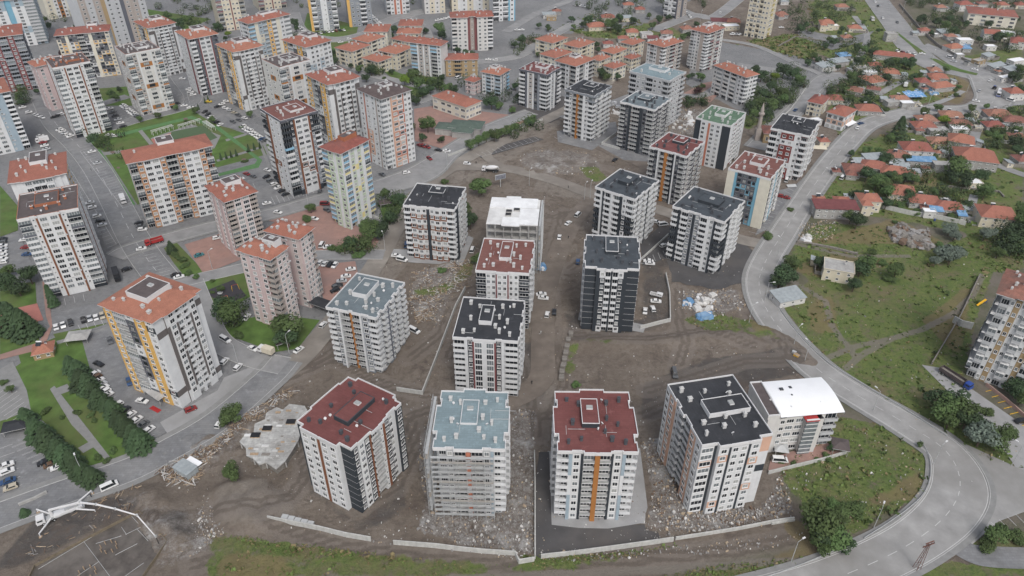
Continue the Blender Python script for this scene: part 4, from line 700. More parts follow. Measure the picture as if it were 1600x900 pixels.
tower('slim tower with pastel green stripes and blue and yellow balconies', [(500, 230.5), (531.5, 241), (576, 218.5), (545, 205)], ["G:1.3:0:Y:ttkYYYttYYtttt W:1.2:.2:n P:.5:.3:w W:1:0:n", "P:.5:.3:w G:1.5:.2:Y:tttYkYtttYYttt P:.5:.3:w W:1:0:nnnYnnnYnnn P:.8:.3:wwwYwwwYw W:1:0:nnYnnnYnn P:.8:.3:w G:1.5:0:Y:tYtkYYtttYY", "P:1:0:i", "P:1:0:i"], 14, base=(1, (544, 361)), roof='tiler', chim='o', group=OLD, pent=(.5, .62, .32, .45, .8), chl=[(.3, .3)], landmark='the pastel green striped tower', rise=2)
tower('large white tower with brown roof and terracotta frames over street shops', [(556, 138), (593.5, 156.5), (645, 139.5), (605, 124.5)], ["W:1.3:0:w P:.3:.1:s W:1.3:.1:wwwwwwwpppppww W:1.3:0:w P:.3:.1:e W:1.2:0:w", "G:1.6:.1:w:w W:1.1:0:w P:.3:.3:p T:1.7:.2:pppspppspppspp T:1.7:.2:wpwswpwswpwsp P:.3:.3:s W:1.2:0:w W:1.2:0:w", "P", "P"], 14, base=(1, (607, 269)), roof='tilek', chim='w', group=OLD, pent=(.5, .55, .26, .3, .2), landmark='the brown-roofed tower over the shops', rise=2.2)
tower('dark grey and white tower with brown strips and flat dark red roof', [(405, 169.2), (438.3, 188.4), (498, 173), (463, 153.4)], ["B:1.4:0:k:kkkwwwwwwwwkk P:.4:.2:b W:1.2:0:wwwwwwwwbwwww W:1.2:0:w P:.5:0:w", "B:2:0:k:kkkktwwwwwwkk S:.8:0:kkkggggggggggkk P:.4:.3:b T:1.6:.1:wwwwwwwwbwww T:1.6:.1:wwwwwwwwwbwww P:.4:.3:b S:.8:0:kkkggggggggggkk B:1.6:0:k:kkkwwwwwwwkk", "P", "P"], 14, base=(1, (463, 308)), roof='b', par='d', chim='w', group=OLD, pent=(.5, .62, .36, .36, .9), landmark='the dark red roof with brown strips', chl=[(.3, .3), (.55, .25), (.75, .2), (.8, .6)], g0=1)
def ytower(label, cs, base=None, h=None, lm=None, fl=15): return tower(label, cs, [yA, yB, "P", "P"], fl, base=base, h=h, roof='tile', chim='w', group=OLD, pent=(.5, .55, .36, .4, .6), landmark=lm)
ytower('white and mustard tower with orange roof directly behind the dark red flat roof', [(476, 116), (510.5, 133.5), (562, 120), (529, 101.5)], h=43, lm='the mustard corner tower in the middle')
ytower('white and mustard tower with orange roof above the park car park', [(338, 69), (361, 82.5), (411, 71), (384, 57)], base=(1, (381, 176)), lm='the mustard corner tower above the park')
tower('white tower with mustard corner, grey band and orange roof near the low housing blocks', [(441, 62), (475, 75), (517, 63), (482, 49.5)], [yA, "P:1:.2:wwwwGGGG W:1.2:.5:wwwwGGG W:1.1:.7:w W:1.1:.7:wwwGGGG T:1.4:.5:w W:1:0:w", "P", "P"], 15, h=42, roof='tile', chim='w', group=OLD, pent=(.5, .6, .4, .36, .6), landmark='the mustard corner tower by the low blocks')
oo = "P:.5:0:W W:1.2:0:W W:1.3:0:WWoWWWoW P:.5:0:W W:1:0:W"
tower('off-white tower with dark flat roof and orange window panels behind the dark red roof', [(409, 92), (436, 105), (485, 93), (454, 80.5)], [oo, "G:1.6:0:W:kwokw W:1:-.2:e P:.4:.2:w H:3.2:0:WWoWW P:.4:.2:w W:1:-.2:W G:1.3:0:W:kwokw", "P:1:0:W", "P:1:0:W"], 14, h=42, roof='c', chim='w', group=OLD, pent=(.5, .6, .36, .36, 1), landmark='the second orange-panelled tower')
tower('off-white tower with dark flat roof and orange window panels at the park corner', [(179, 72.4), (195, 84.4), (250, 75), (230, 61.5)], [oo, "G:1.6:0:W:kwokw W:1:-.2:e P:.4:.2:w H:3.2:0:WWoWW P:.4:.2:w W:1:-.2:W G:1.5:0:W:kwokw", "P:1:0:W", "P:1:0:W"], 14, base=(1, (226, 181)), roof='c', chim='w', group=OLD, pent=(.5, .6, .36, .36, 1), landmark='the orange-panelled tower at the park corner')
tower('white tower with slim brown strips and orange chimneys beside the round tree', [(69, 91), (82, 105.4), (143, 95.5), (125, 81)], ["P:.4:.1:b W:1.3:0:w W:1.3:0:w P:.4:.1:b", "G:1.6:0:k:kkwwwwwwwwwwwk S:.9:-.2:w P:.3:.3:b T:1.6:.1:w T:1.6:.1:w P:.3:.3:b S:.9:-.2:w R:1.8:0:k:kkdwwwwwwwwkk", "P", "P"], 15, base=(1, (123, 216)), roof='c', chim='o', group=OLD, pent=(.5, .6, .36, .4, 1), landmark='the orange-chimney tower beside the round tree', g0=1)
tower('weathered pinkish grey tower with orange roof half hidden behind the white one', [(43, 97), (53, 105), (100, 95), (86, 86)], ["W:1:0:P P:1:.2:P W:1:0:P", "W:1:0:P P:1:.2:P W:1:0:P", "P:1:0:P"], 13, base=(1, (78, 175)), roof='tile', chim='w', group=OLD, pent=None, landmark='the weathered pinkish tower')
tower('white and slate blue tower with orange roof cut by the picture edge', [(-52, 154), (21.7, 142.4), (2, 122), (-68, 133)], ["B:1:0:w T:1.6:.2:w T:1.6:.2:w P:.4:.3:w S:.8:0:G P:1:0:G B:1.4:0:G:w", "W:1:0:G W:1:0:G B:1.2:0:G:w", "P", "P"], 13, base=(1, (50, 232)), roof='tile', chim='w', group=OLD, pent=None, landmark='the slate blue tower at the edge')
tower('wide slate and brick-red tower with maroon roof at the picture edge', [(-55, 64), (40, 53), (30, 38), (-60, 46)], ["B:1.4:0:d:g W:1:-.3:m B:1.4:0:d:g W:1:-.3:m B:1.4:0:d:g W:1:-.3:m B:1.4:0:d:g", "B:1.2:0:d:g W:1:0:d B:1.2:0:d:g", "P:1:0:d", "P:1:0:d"], 14, base=(1, (56, 138)), roof='tiler', chim='w', group=OLD, pent=(.5, .5, .2, .4, .4), landmark='the slate and brick-red tower')
tower('pale blue-grey tower with white window panels in the far corner', [(-30, 3), (60, -4), (50, -16), (-30, -10)], ["G:1.4:0:G:l T:1.6:.2:GGGwwww P:.8:-.5:B T:1.6:.2:GGwwwwww G:1.4:0:G:l", "W:1:0:G W:1:0:G W:1:0:G", "P", "P"], 14, base=(1, (76, 68)), roof='tiler', chim='w', group=OLD, pent=None, slim=True, landmark='the pale blue-grey tower')
tower('far cream tower with orange panels behind small shops', [(58, -50), (105, -58), (98, -66), (56, -60)], ["P:.8:0:i W:1.1:.2:c P:.7:.4:i W:1.1:.2:w W:1.1:.2:o W:1.1:.2:w P:.7:.4:i W:1:0:c", "P:1:0:i"], 14, base=(1, (119, 24)), roof='tile', chim='w', group=OLD, pent=None, slim=True)
tower('very tall beige and grey slab tower rising out of the top edge', [(100, -45), (205, -62), (190, -75), (95, -58)], ["W:1:0:e W:1:.3:l W:1:.3:e P:.6:0:a W:1:.3:l W:1:.3:l P:.6:0:d W:1:0:e W:1:.3:e W:1:.3:l", "W:1:0:l W:1:0:l", "P"], 18, base=(1, (243, 62)), roof='tile', chim='w', group=OLD, pent=None, slim=True, landmark='the very tall beige slab tower')
tower('long yellow and white slab block with orange roof and grey top floors', [(81, 55.5), (176, 49), (168, 38.5), (91, 45)], ["W:1:0:dcccccc W:1:.1:ddyyy P:.7:.4:i W:1:0:ddww W:1:0:ddyy R:1.6:0:d:d W:1:0:ddw P:.8:.4:i W:1:0:ddyc W:1:0:ddc W:1:0:ddy W:1:0:c", "W:1:0:w W:1:0:w", "P"], 12, base=(1, (184, 118)), roof='tiler', chim='w', group=OLD, pent=(.7, .7, .2, .4, .8), landmark='the yellow and white slab block')
ytower('far white and mustard tower with cluttered orange roof', [(209, 33.5), (228, 44.5), (276, 35.5), (253, 24)], base=(1, (262, 122)), lm='the far mustard tower')
tower('white and charcoal tower with maroon lines and orange roof', [(272, 49), (294.5, 61.5), (344, 52.5), (318, 40)], ["W:1.3:0:w W:1.3:0:w P:.5:.1:m W:1:0:w", "B:1.5:0:g:w S:.8:-.2:d P:.3:.2:m T:1.6:0:w T:1.6:0:w P:.3:.2:m S:1:0:d B:1:0:d:d", "P", "P"], 14, base=(1, (322, 152)), roof='tile', chim='w', group=OLD, pent=(.5, .55, .36, .4, .6), landmark='the charcoal and maroon-lined tower')
tower('long white, yellow and blue slab block with dull red roof', [(369, 31), (387, 37.5), (455, 22), (436, 16)], ["W:1:0:w B:1.3:0:G:w W:1:0:w", "G:1.2:0:c:t P:.7:.4:i W:1:0:GGGcc G:1:.1:G:G W:1:0:y G:1:.1:G:w P:.8:.4:i W:1:0:w G:1.4:0:y:w", "P", "P"], 14, h=40, roof='tiler', chim='w', group=OLD, pent=(.5, .6, .3, .4, .4), landmark='the yellow and blue slab block')
tower('beige tower with maroon balconies at the top edge', [(335, -50), (384, -56), (378, -66), (334, -60)], ["R:1.4:0:c:m W:1:0:c W:1:0:c P:.3:.1:m W:1:0:c W:1:0:c R:1.4:0:c:m", "P:1:0:c"], 13, base=(1, (390, 44)), roof='tile', group=OLD, pent=None, slim=True)
tower('second beige tower with maroon balconies behind the blue slab block', [(400, -60), (446, -66), (440, -76), (398, -70)], ["R:1.4:0:c:m W:1:0:c W:1:0:c P:.3:.1:m W:1:0:c W:1:0:c R:1.4:0:c:m", "P:1:0:c"], 11, base=(1, (449, 12)), roof='tile', group=OLD, pent=None, slim=True)
gy_ = ["P:.6:0:y B:1.3:.2:w:w W:1:0:g P:.5:.2:w S:1:.2:w W:1:0:g B:1.3:.2:w:w", "P:1:0:g"]
tower('grey and white tower with yellow edge near the wide street', [(480, -48), (530, -50), (522, -60), (476, -58)], gy_, 13, base=(1, (531, 46)), roof='tile', group=OLD, pent=None, slim=True, landmark='the grey tower with a yellow edge')
tower('plain grey tower with yellow edge beside its white-balconied twin', [(545, -48), (588, -50), (580, -60), (541, -58)], ["P:.6:0:y W:1:.2:g W:1:0:g B:1.3:.2:g:w W:1:0:g", "P:1:0:g"], 13, base=(1, (583, 40)), roof='tile', group=OLD, pent=None, slim=True)
tower('white tower with terracotta stripes at the top edge', [(601, -50), (642, -52), (636, -60), (598, -58)], ["B:1:0:w W:1:0:w P:.5:.2:s W:1:0:w P:.5:.2:s W:1:0:w B:1:0:w", "P"], 11, base=(1, (641, 21)), roof='tile', group=OLD, pent=None, slim=True)
tower('pale beige tower at the top edge with two rows of small windows', [(660, -46), (697, -48), (690, -56), (656, -54)], ["W:1:0:W W:1:0:c W:1:0:W W:1:0:c", "P:1:0:W"], 10, base=(1, (696, 20)), roof='tile', group=OLD, pent=None, slim=True)
tower('wide cream tower at the top edge with white bays', [(702, -58), (766, -60), (760, -70), (700, -68)], ["W:1:0:c P:.5:.2:w W:1:0:w W:1:0:c P:.5:.2:w W:1:0:w W:1:0:c", "P:1:0:c"], 11, base=(1, (764, 16)), roof='tile', group=OLD, pent=None, slim=True)
tower('white tower with dark blue bands at the top edge', [(764, -48), (804, -50), (796, -58), (760, -56)], ["B:1.4:0:d:w W:1:0:w B:1.4:0:w:w P:.4:.1:B W:1:0:w P:.3:0:B", "P"], 11, base=(1, (805, 32)), roof='tile', group=OLD, pent=None, slim=True)
tower('tall white twin-winged tower with faded red roof and a deep centre recess', [(701, 29), (772, 25), (768, 16), (704, 19)], ["B:1:0:w:W W:1:.4:W W:1:.4:W P:.5:-2:m S:.8:-3:e P:.5:-2:m W:1:.4:W W:1:.4:W B:1:0:W", "W:1:0:W W:1:0:W", "P", "P"], 9, base=(1, (771, 78)), roof='tiler', chim='w', group=OLD, pent=None, landmark='the twin-winged white tower')
tower('slim white tower with blue balconies and dull orange roof by the low blocks', [(642, 64), (690, 74.5), (695, 65), (652, 57)], ["R:1.6:0:d:t P:.4:.1:w W:1:0:e P:.4:.1:w W:1:0:e P:.4:.1:w R:1.6:0:d:t W:1:0:w", "P:1:0:W", "P"], 9, base=(1, (693, 126)), roof='tiler', chim='o', group=OLD, pent=None, landmark='the slim white tower with blue balconies')
tower('short white tower with orange roof and blue-grey balconies near the school', [(750, 112), (781, 118), (799, 108), (768, 102)], ["W:1:0:w B:1.4:.1:G:G W:1:0:w B:1.4:.1:G:G", "W:1:0:w P:.5:.1:g W:1:0:w P:.5:.1:g B:1.2:0:w:t", "P"], 6, base=(1, (780, 153)), roof='tile', chim='w', group=OLD, pent=(.5, .5, .3, .4, .4), landmark='the short tower near the school')
tower('white and taupe tower with orange roof among the cream walk-up blocks', [(1010, 66), (1038, 75), (1069, 63.5), (1042, 56)], ["W:1:0:w R:1.2:.1:m:l W:1:0:w P:1:.1:e B:1:0:w", "B:1:0:w W:1:0:e R:1.5:0:m:w W:1:0:e R:1.2:0:m:w", "P"], 8, base=(1, (1046, 122)), roof='tile', chim='w', group=OLD, pent=(.5, .5, .3, .4, .8), landmark='the taupe tower among the walk-ups')
tower('tall taupe and white tower with orange roof on red paving', [(1078, 45), (1108, 53.5), (1133, 42.5), (1105, 36)], ["R:1.2:0:m:l W:1:0:w W:1:0:W P:1:.2:e B:1.2:0:e:w", "B:1.2:0:e:w R:1.2:0:m:m W:1:0:e R:1.2:0:m:m W:1:0:W", "P"], 12, base=(1, (1095, 115)), roof='tile', chim='w', group=OLD, pent=(.5, .5, .3, .4, .8), landmark='the tall taupe tower')
tower('wide grey-white block with orange roof covered in clutter above the garden', [(1112, 101), (1168, 122), (1187, 115), (1136, 97)], ["W:1:0:W B:1.6:.2:l:W P:.5:.1:l B:1.6:.2:l:W P:.5:.1:w B:1.6:.2:l:W P:.5:.1:l W:1:0:w B:1.2:0:w:w", "G:1:0:w:w W:1:0:w B:1:0:w:w", "P"], 7, base=(1, (1158, 168)), roof='tile', chim='w', group=OLD, pent=None, landmark='the wide grey-white block')
tower('tall cream tower rising past the top edge beside the walled fields', [(1166, -52), (1206, -48), (1221, -54), (1186, -58)], ["W:1:0:c B:1:.1:c:c W:1:0:c B:1:.1:c:c W:1:0:c W:1:0:c", "W:1:0:c B:1:0:Y:c W:1:0:c", "P"], 14, base=(1, (1193, 62)), roof='tile', group=OLD, pent=None, slim=True, landmark='the tall cream tower')
tower('white tower with dark brown side at the top edge over the crossroads', [(1030, -42), (1055, -38), (1071, -44), (1048, -48)], ["B:1.2:0:w:w W:1:0:w B:1.2:0:w:w P:.4:.1:d", "W:1:0:e P:.6:0:d W:1:0:e", "P"], 8, base=(1, (1056, 30)), roof='tile', group=OLD, pent=None, slim=True, landmark='the tower over the crossroads')
tower('white tower with orange panel stripe and grey-lipped balconies beside the parked tipper truck', [(1573, 420), (1558, 456), (1668, 492), (1676, 448)], ["W:1:0:d R:1.3:.3:d:k R:1.3:.3:d:k", "B:3:.8:w:l W:1.3:0:w W:1.5:.1:a W:1.5:0:w G:2.2:.9:w:l W:1.3:0:w W:1.4:.1:a B:3:.8:w:l", "P", "P"], 9, base=(1, (1504, 584)), roof='tileo', chim='w', group=OLD, pent=None, landmark='the orange-panelled tower by the tipper truck', rnd_seed=4)
# ================================================================ walk-up blocks, school, village houses
def lowblock(label, cs, fl, wall='c', roof='tile', h=None, side="W:1:0:{0} B:1.1:.2:{0}:{0} W:1:0:{0} W:1:0:{0}", lm=None, name='walk_up_block', cat='apartment block', group='cream walk-up blocks', pent=None, **k):
    kw = dict(over=.7, chim='w', rise=2.2, dp=1.0, chl=[(.3, .5), (.6, .4), (.75, .6), (.5, .7)]); kw.update(k)
    return tower(label, cs, [side.format(wall), side.format(wall), "P:1:0:"+wall, "P:1:0:"+wall], fl, h=h or fl*2.9+.5, roof=roof, name=name, cat=cat, group=group, pent=pent, landmark=lm, **kw)
B4 = [([(526, 74), (550, 82.5), (576, 70), (552, 62.5)], 4, 'cream walk-up block with orange roof, nearest the mustard corner tower', 'the first walk-up block'),
 ([(552, 60), (575, 68), (600, 56), (577, 50)], 4, 'cream walk-up block just behind the one nearest the mustard corner tower', None), ([(566, 90), (590, 98), (613, 89), (587, 82)], 3, 'cream walk-up block with many solar heaters at the street bend', 'the walk-up block at the bend'),
 ([(592, 77.5), (620, 86.5), (643, 72.5), (618, 66.5)], 4, 'cream walk-up block touching the slim blue-balconied tower', None), ([(570, 49), (608, 50.5), (609, 38), (573, 37)], 4, 'walk-up block with dull red roof beside the wide street', None),
 ([(612, 59), (640, 68), (656, 59), (628, 53)], 3, 'walk-up block half hidden behind the slim blue-balconied tower', None), ([(620, 52), (658, 53), (659, 44), (622, 43)], 3, 'red-roofed walk-up block, middle of three stacked behind each other', None), ([(622, 40), (661, 41), (661, 30), (625, 30)], 3, 'red-roofed walk-up block, farthest of three stacked behind each other', 'the farthest walk-up block'),
 ([(836, 61), (864, 68), (887, 59), (860, 51)], 4, 'cream walk-up block by the dead-end street with blue balconies', 'the walk-up by the dead-end street'), ([(880, 68.5), (905, 75.5), (930, 65), (905, 58.5)], 4, 'cream walk-up block beside the green field with solar heaters', None), ([(845, 84), (868, 92), (893, 81), (869, 73)], 3, 'walk-up block with white solar tanks behind the grey tower', None),
 ([(941, 79), (960, 85.5), (978, 76), (960, 70)], 4, 'cream walk-up block in the middle of the orange-roofed cluster', 'the orange-roofed cluster'), ([(970, 65), (990, 72), (1006, 62.5), (988, 58)], 4, 'cream walk-up block touching the taupe tower', None), ([(945, 102), (960, 109), (976, 100), (962, 94)], 3, 'small cream walk-up block above the dark leafy tree', None),
 ([(975, 88.5), (988, 94), (1001, 87), (990, 83)], 3, 'small cream walk-up block beside the taupe tower', None), ([(925, 91), (938, 97), (951, 88), (938, 83)], 4, 'narrow walk-up block beside the big white and orange one', None)]
for i, (cs, fl, lb, lm) in enumerate(B4): lowblock(lb, cs, fl, wall='cic'[i % 3], lm=lm, rnd_seed=i)
lowblock('white six-storey block with bright orange roof and maroon balconies', [(864, 94), (901, 104.5), (930, 91), (898, 83)], 6, wall='w', side="W:1:0:w R:1.3:.2:w:m W:1:0:w R:1.3:.2:e:m", pent=(.5, .5, .3, .3, .4), lm='the six-storey orange-roofed block')
lowblock('tan four-storey block with long orange roof beside the garden', [(694, 93), (749, 94), (746, 83), (696, 83.5)], 4, wall='a', roof='tiler', lm='the tan block', group='older low blocks')
lowblock('small pink-grey house with red hip roof beside the short white tower', [(725, 125), (741, 128.5), (753, 123), (738, 118)], 3, wall='P', roof='tiler', group='older low blocks')
lowblock('cream two-storey school with long orange roof beside the red yard', [(674, 150), (727.5, 168), (754, 158), (699, 139.5)], 2, wall='i', h=8.5, side="H:1:0:i P:.3:0:i H:1:0:i H:1:0:i P:.3:0:i H:1:0:i H:1:0:i", name='school_building', cat='school', group=None, lm='the cream school', chl=[(.3, .4), (.5, .3), (.8, .8)])
lowblock('long cream school with faded red roof at the far hillside corner', [(1510, 21), (1591, 27), (1586, 15), (1512, 10)], 3, wall='i', roof='tiler', h=9.5, side="H:1:0:i P:.4:0:i H:1:0:i H:1:0:i H:1:0:i P:.4:0:i H:1:0:i", name='school_building', cat='school', group=None, lm='the faded red school')
lowblock('white three-storey house with brick-red roof and terracotta bands at the road bend', [(1293, 175), (1323, 184), (1337, 171), (1310, 162)], 3, wall='w', roof='tiler', h=9.5, side="F:1:0:wpw F:1:0:wpw F:1:0:wpw", name='town_house', cat='house', group=None, lm='the white house at the road bend', chl=[(.2, .2)])
lowblock('beige three-storey house with orange roof behind the green ball cage', [(1262, 158), (1285, 164), (1297, 152), (1272, 147)], 3, wall='c', roof='tiler', h=9, name='town_house', cat='house', group=None, lm='the beige three-storey house', chl=[(.5, .5)])
# the curved white roof building
r, c_, ang, w_, d_, h = tower('off-white five-storey building with big curved white roof and glazed stair bay', [(1196, 655), (1314, 638), (1276, 589), (1180, 601)], ["P:2:.3:W W:1.2:.3:W T:1.6:0:W T:1.6:0:W P:2.8:1.8:W S:.8:0:W B:2.4:.2:W:l", "W:1:0:W W:1:0:W W:1:0:W", "P:1:0:W", "P:1:0:W"], 5, h=16, roof='w', pent=None, chl=[(.35, .7), (.5, .75), (.45, .5)], name='office_building', cat='building', landmark='the curved white roof')
for ch in list(r.children):
    if ch.name.startswith(('roof', 'parapet')): bpy.data.objects.remove(ch)
mb = MB(); N_ = 14; x0 = -w_/2+w_*.16
for i in range(N_):
    a, b_ = i/N_, (i+1)/N_; ya, yb = -d_/2-.8+(d_+1.2)*a, -d_/2-.8+(d_+1.2)*b_; za, zb = h-.5+1.5*math.sin(math.pi*(.1+a*.8)), h-.5+1.5*math.sin(math.pi*(.1+b_*.8))
    mb.quad([(x0, ya, za), (w_/2+1, ya, za), (w_/2+1, yb, zb), (x0, yb, zb)], M['deck_w']); mb.quad([(w_/2+1, ya, h-1), (w_/2+1, yb, h-1), (w_/2+1, yb, zb), (w_/2+1, ya, za)], M['white']); mb.quad([(x0, yb, h-1), (x0, ya, h-1), (x0, ya, za), (x0, yb, zb)], M['white'])
cr_ = ob('curved_roof', mb, r); cr_.data.polygons.foreach_set('use_smooth', [len(p.vertices) == 4 and p.normal.z > .3 for p in cr_.data.polygons])
mb = MB(); mb.box(-w_/2-.3, x0-.05, -d_/2-.3, d_/2, h-1, h+.4, cm('W'), top=M['deck_c']); mb.ring([Vector((-w_/2-.32, -d_/2-.32)), Vector((x0-.03, -d_/2-.32)), Vector((x0-.03, d_/2+.02)), Vector((-w_/2-.32, d_/2+.02))], [Vector((-w_/2-.02, -d_/2-.02)), Vector((x0-.33, -d_/2-.02)), Vector((x0-.33, d_/2-.3)), Vector((-w_/2-.02, d_/2-.3))], h+.38, h+.9, M['white']); ob('side_roof', mb, r)
mb = MB(); xs = -w_/2+w_*.5; mb.box(xs, xs+w_*.17, -d_/2-2.2, -d_/2-1.78, 0, h-1.5, M['glassm'], top=M['red'])
for i in range(9): mb.box(xs-.03, xs+w_*.17+.03, -d_/2-2.26, -d_/2-1.75, i*1.8+.6, i*1.8+.85, M['frame'])
mb.box(xs-.2, xs+w_*.17+.2, -d_/2-2.3, -d_/2+.6, h-1.45, h-1.15, mat('red_sheet_roof', (.42, .05, .05), .6, .1)); ob('stair_bay', mb, r)

def gable(mb, x0, x1, y0, y1, z, rise, m, wm, over=.5, hip=True):
    a, b_, c2, d2 = x0-over, x1+over, y0-over, y1+over; ry = (c2+d2)/2
    k = (d2-c2)*.42 if hip else 0
    if b_-a < 2*k+.4: k = (b_-a)/2-.2
    mb.quad([(a, c2, z), (b_, c2, z), (b_-k, ry, z+rise), (a+k, ry, z+rise)], m); mb.quad([(b_, d2, z), (a, d2, z), (a+k, ry, z+rise), (b_-k, ry, z+rise)], m)
    mm = m if hip else wm; mb.quad([(b_, c2, z), (b_, d2, z), (b_-k, ry, z+rise)], mm); mb.quad([(a, d2, z), (a, c2, z), (a+k, ry, z+rise)], mm)
    mb.quad([(a, c2, z-.12), (a, d2, z-.12), (b_, d2, z-.12), (b_, c2, z-.12)], M['wood'])
    mb.ring([Vector((a, c2)), Vector((b_, c2)), Vector((b_, d2)), Vector((a, d2))], [Vector((a+.1, c2+.1)), Vector((b_-.1, c2+.1)), Vector((b_-.1, d2-.1)), Vector((a+.1, d2-.1))], z-.12, z-.003, M['white'])
HW = {'c': 'cream', 'w': 'white', 'g': 'grey', 'p': 'pink', 'y': 'yellow', 't': 'tan'}
HWM = {'c': cm('c'), 'w': cm('W'), 'g': M['conc'], 'p': cm('P'), 'y': cm('Y'), 't': cm('a')}
RN = {'o': ('orange-roofed', 'tile'), 'r': ('dull red-roofed', 'tiler'), 'a': ('weathered orange-roofed', 'tileo'), 'f': ('flat concrete-roofed', 'conc'), 's': ('grey sheet-roofed', 'sheetg'), 'b': ('blue-tarped', 'sheetb'), 'u': ('white flat-roofed', 'deck_w'), 'm': ('maroon-roofed', 'deck_m')}
def house(x, y, wd, dp, ang, roof='a', wall='g', h=3.1, label=None, extra=False):
    wd *= .93; dp *= 1.08 if roof in 'ora' else .93; rg = random.Random(int(x*7+y)); g = G(x, y, h+.8); wl_ = HWM[wall]
    root = thing('village_house' if roof not in 'sbfu' or wd > 8 else 'shed', label or '', 'house' if wd > 7 else 'shed', (g.x, g.y, 0), R(ang), 'low houses of the old village')
    if not label: place_label(root, x, y, f'{RN[roof][0]} {HW[wall]}' + (' two-storey' if h > 4.5 else ''), 'house' if wd > 7 else 'shed')
    mb = MB(); a, b_ = wd/2, dp/2; mb.box(-a, a, -b_, b_, -.3, h, wl_)
    ell = extra or (roof in 'ora' and 10 < wd < 13 and rg.random() < .5)
    if ell: mb.box(-a, -a*.1, -b_-dp*.45, -b_+.02, -.3, h-.3, wl_)
    ob('wall', mb, root); mb = MB()
    if roof in 'ora':
        gable(mb, -a, a, -b_, b_, h, min(wd, dp)*.27, M[RN[roof][1]], wl_, hip=rg.random() < .93)
        if ell: gable(mb, -a, -a*.1, -b_-dp*.45, -b_+.3, h-.28, min(wd, dp)*.2, M[RN[roof][1]], wl_)
    elif roof in 'sbm':
        m_ = M[RN[roof][1]]; mb.quad([(-a-.4, -b_-.4, h), (a+.4, -b_-.4, h), (a+.4, b_+.4, h+.9), (-a-.4, b_+.4, h+.9)], m_); mb.quad([(-a-.4, b_+.4, h+.8), (a+.4, b_+.4, h+.8), (a+.4, -b_-.4, h-.1), (-a-.4, -b_-.4, h-.1)], m_)
        for s in (-1, 1): mb.quad([(s*a, -b_, h-.02), (s*a, b_, h-.02), (s*a, b_, h+.8)], wl_)
        for i in range(int(wd/1.4)): mb.box(-a+i*1.4, -a+i*1.4+.06, -b_-.38, -b_-.3, h-.05, h+.08, m_)
    else:
        mb.box(-a-.15, a+.15, -b_-.15, b_+.15, h-.02, h+.2, M['conc'], top=M[RN[roof][1]]); mb.ring([Vector((-a-.18, -b_-.18)), Vector((a+.18, -b_-.18)), Vector((a+.18, b_+.18)), Vector((-a-.18, b_+.18))], [Vector((-a+.05, -b_+.05)), Vector((a-.05, -b_+.05)), Vector((a-.05, b_-.05)), Vector((-a+.05, b_-.05))], h+.16, h+.5, wl_)
    ob('roof', mb, root)
    for fl in range(1 if h < 4.5 else 2 if h < 7.5 else 3):
        n_ = max(1, int(wd/3.2))
        for i in range(n_): ob('window', window_mesh(1.1, 1.1, rg.choice((0, 0, 1))), root, (-a+wd*(i+.5)/n_, -b_-(dp*.45 if ell and i < n_*.45 else 0)-.02, 1.1+fl*2.9), 0)
        for s, rz in ((1, math.pi/2), (-1, -math.pi/2)): ob('window', window_mesh(1.1, 1.1, 0), root, (s*(a+.02), rg.uniform(-.2, .2)*dp, 1.1+fl*2.9), rz)
    if roof in 'oraf':
        if 'chimv' not in BC:
            mb = MB(); mb.box(-.3, .3, -.3, .3, 0, 1.3, M['chim_w']); mb.box(-.38, .38, -.38, .38, 1.3, 1.42, M['chim_d']); BC['chimv'] = mb.mesh('chimney')
            mb = MB(); mb.quad([(-1, -.8, .2), (1, -.8, .2), (1, .6, 1.1), (-1, .6, 1.1)], M['glassd']); mb.bar((-1, .75, 1.2), (1, .75, 1.2), .3, M['white'], n=8); mb.box(-.9, -.8, .5, .6, -.4, 1.1, M['rail']); mb.box(.8, .9, .5, .6, -.4, 1.1, M['rail']); BC['solar'] = mb.mesh('solar_heater')
        ob('chimney', BC['chimv'], root, (a*.4, b_*.2, h+min(wd, dp)*.1))
        if rg.random() < .7 and roof != 'f': ob('solar_heater', BC['solar'], root, (-a*.3, b_*.1, h+min(wd, dp)*.2), rg.uniform(-.4, .4))
    return root
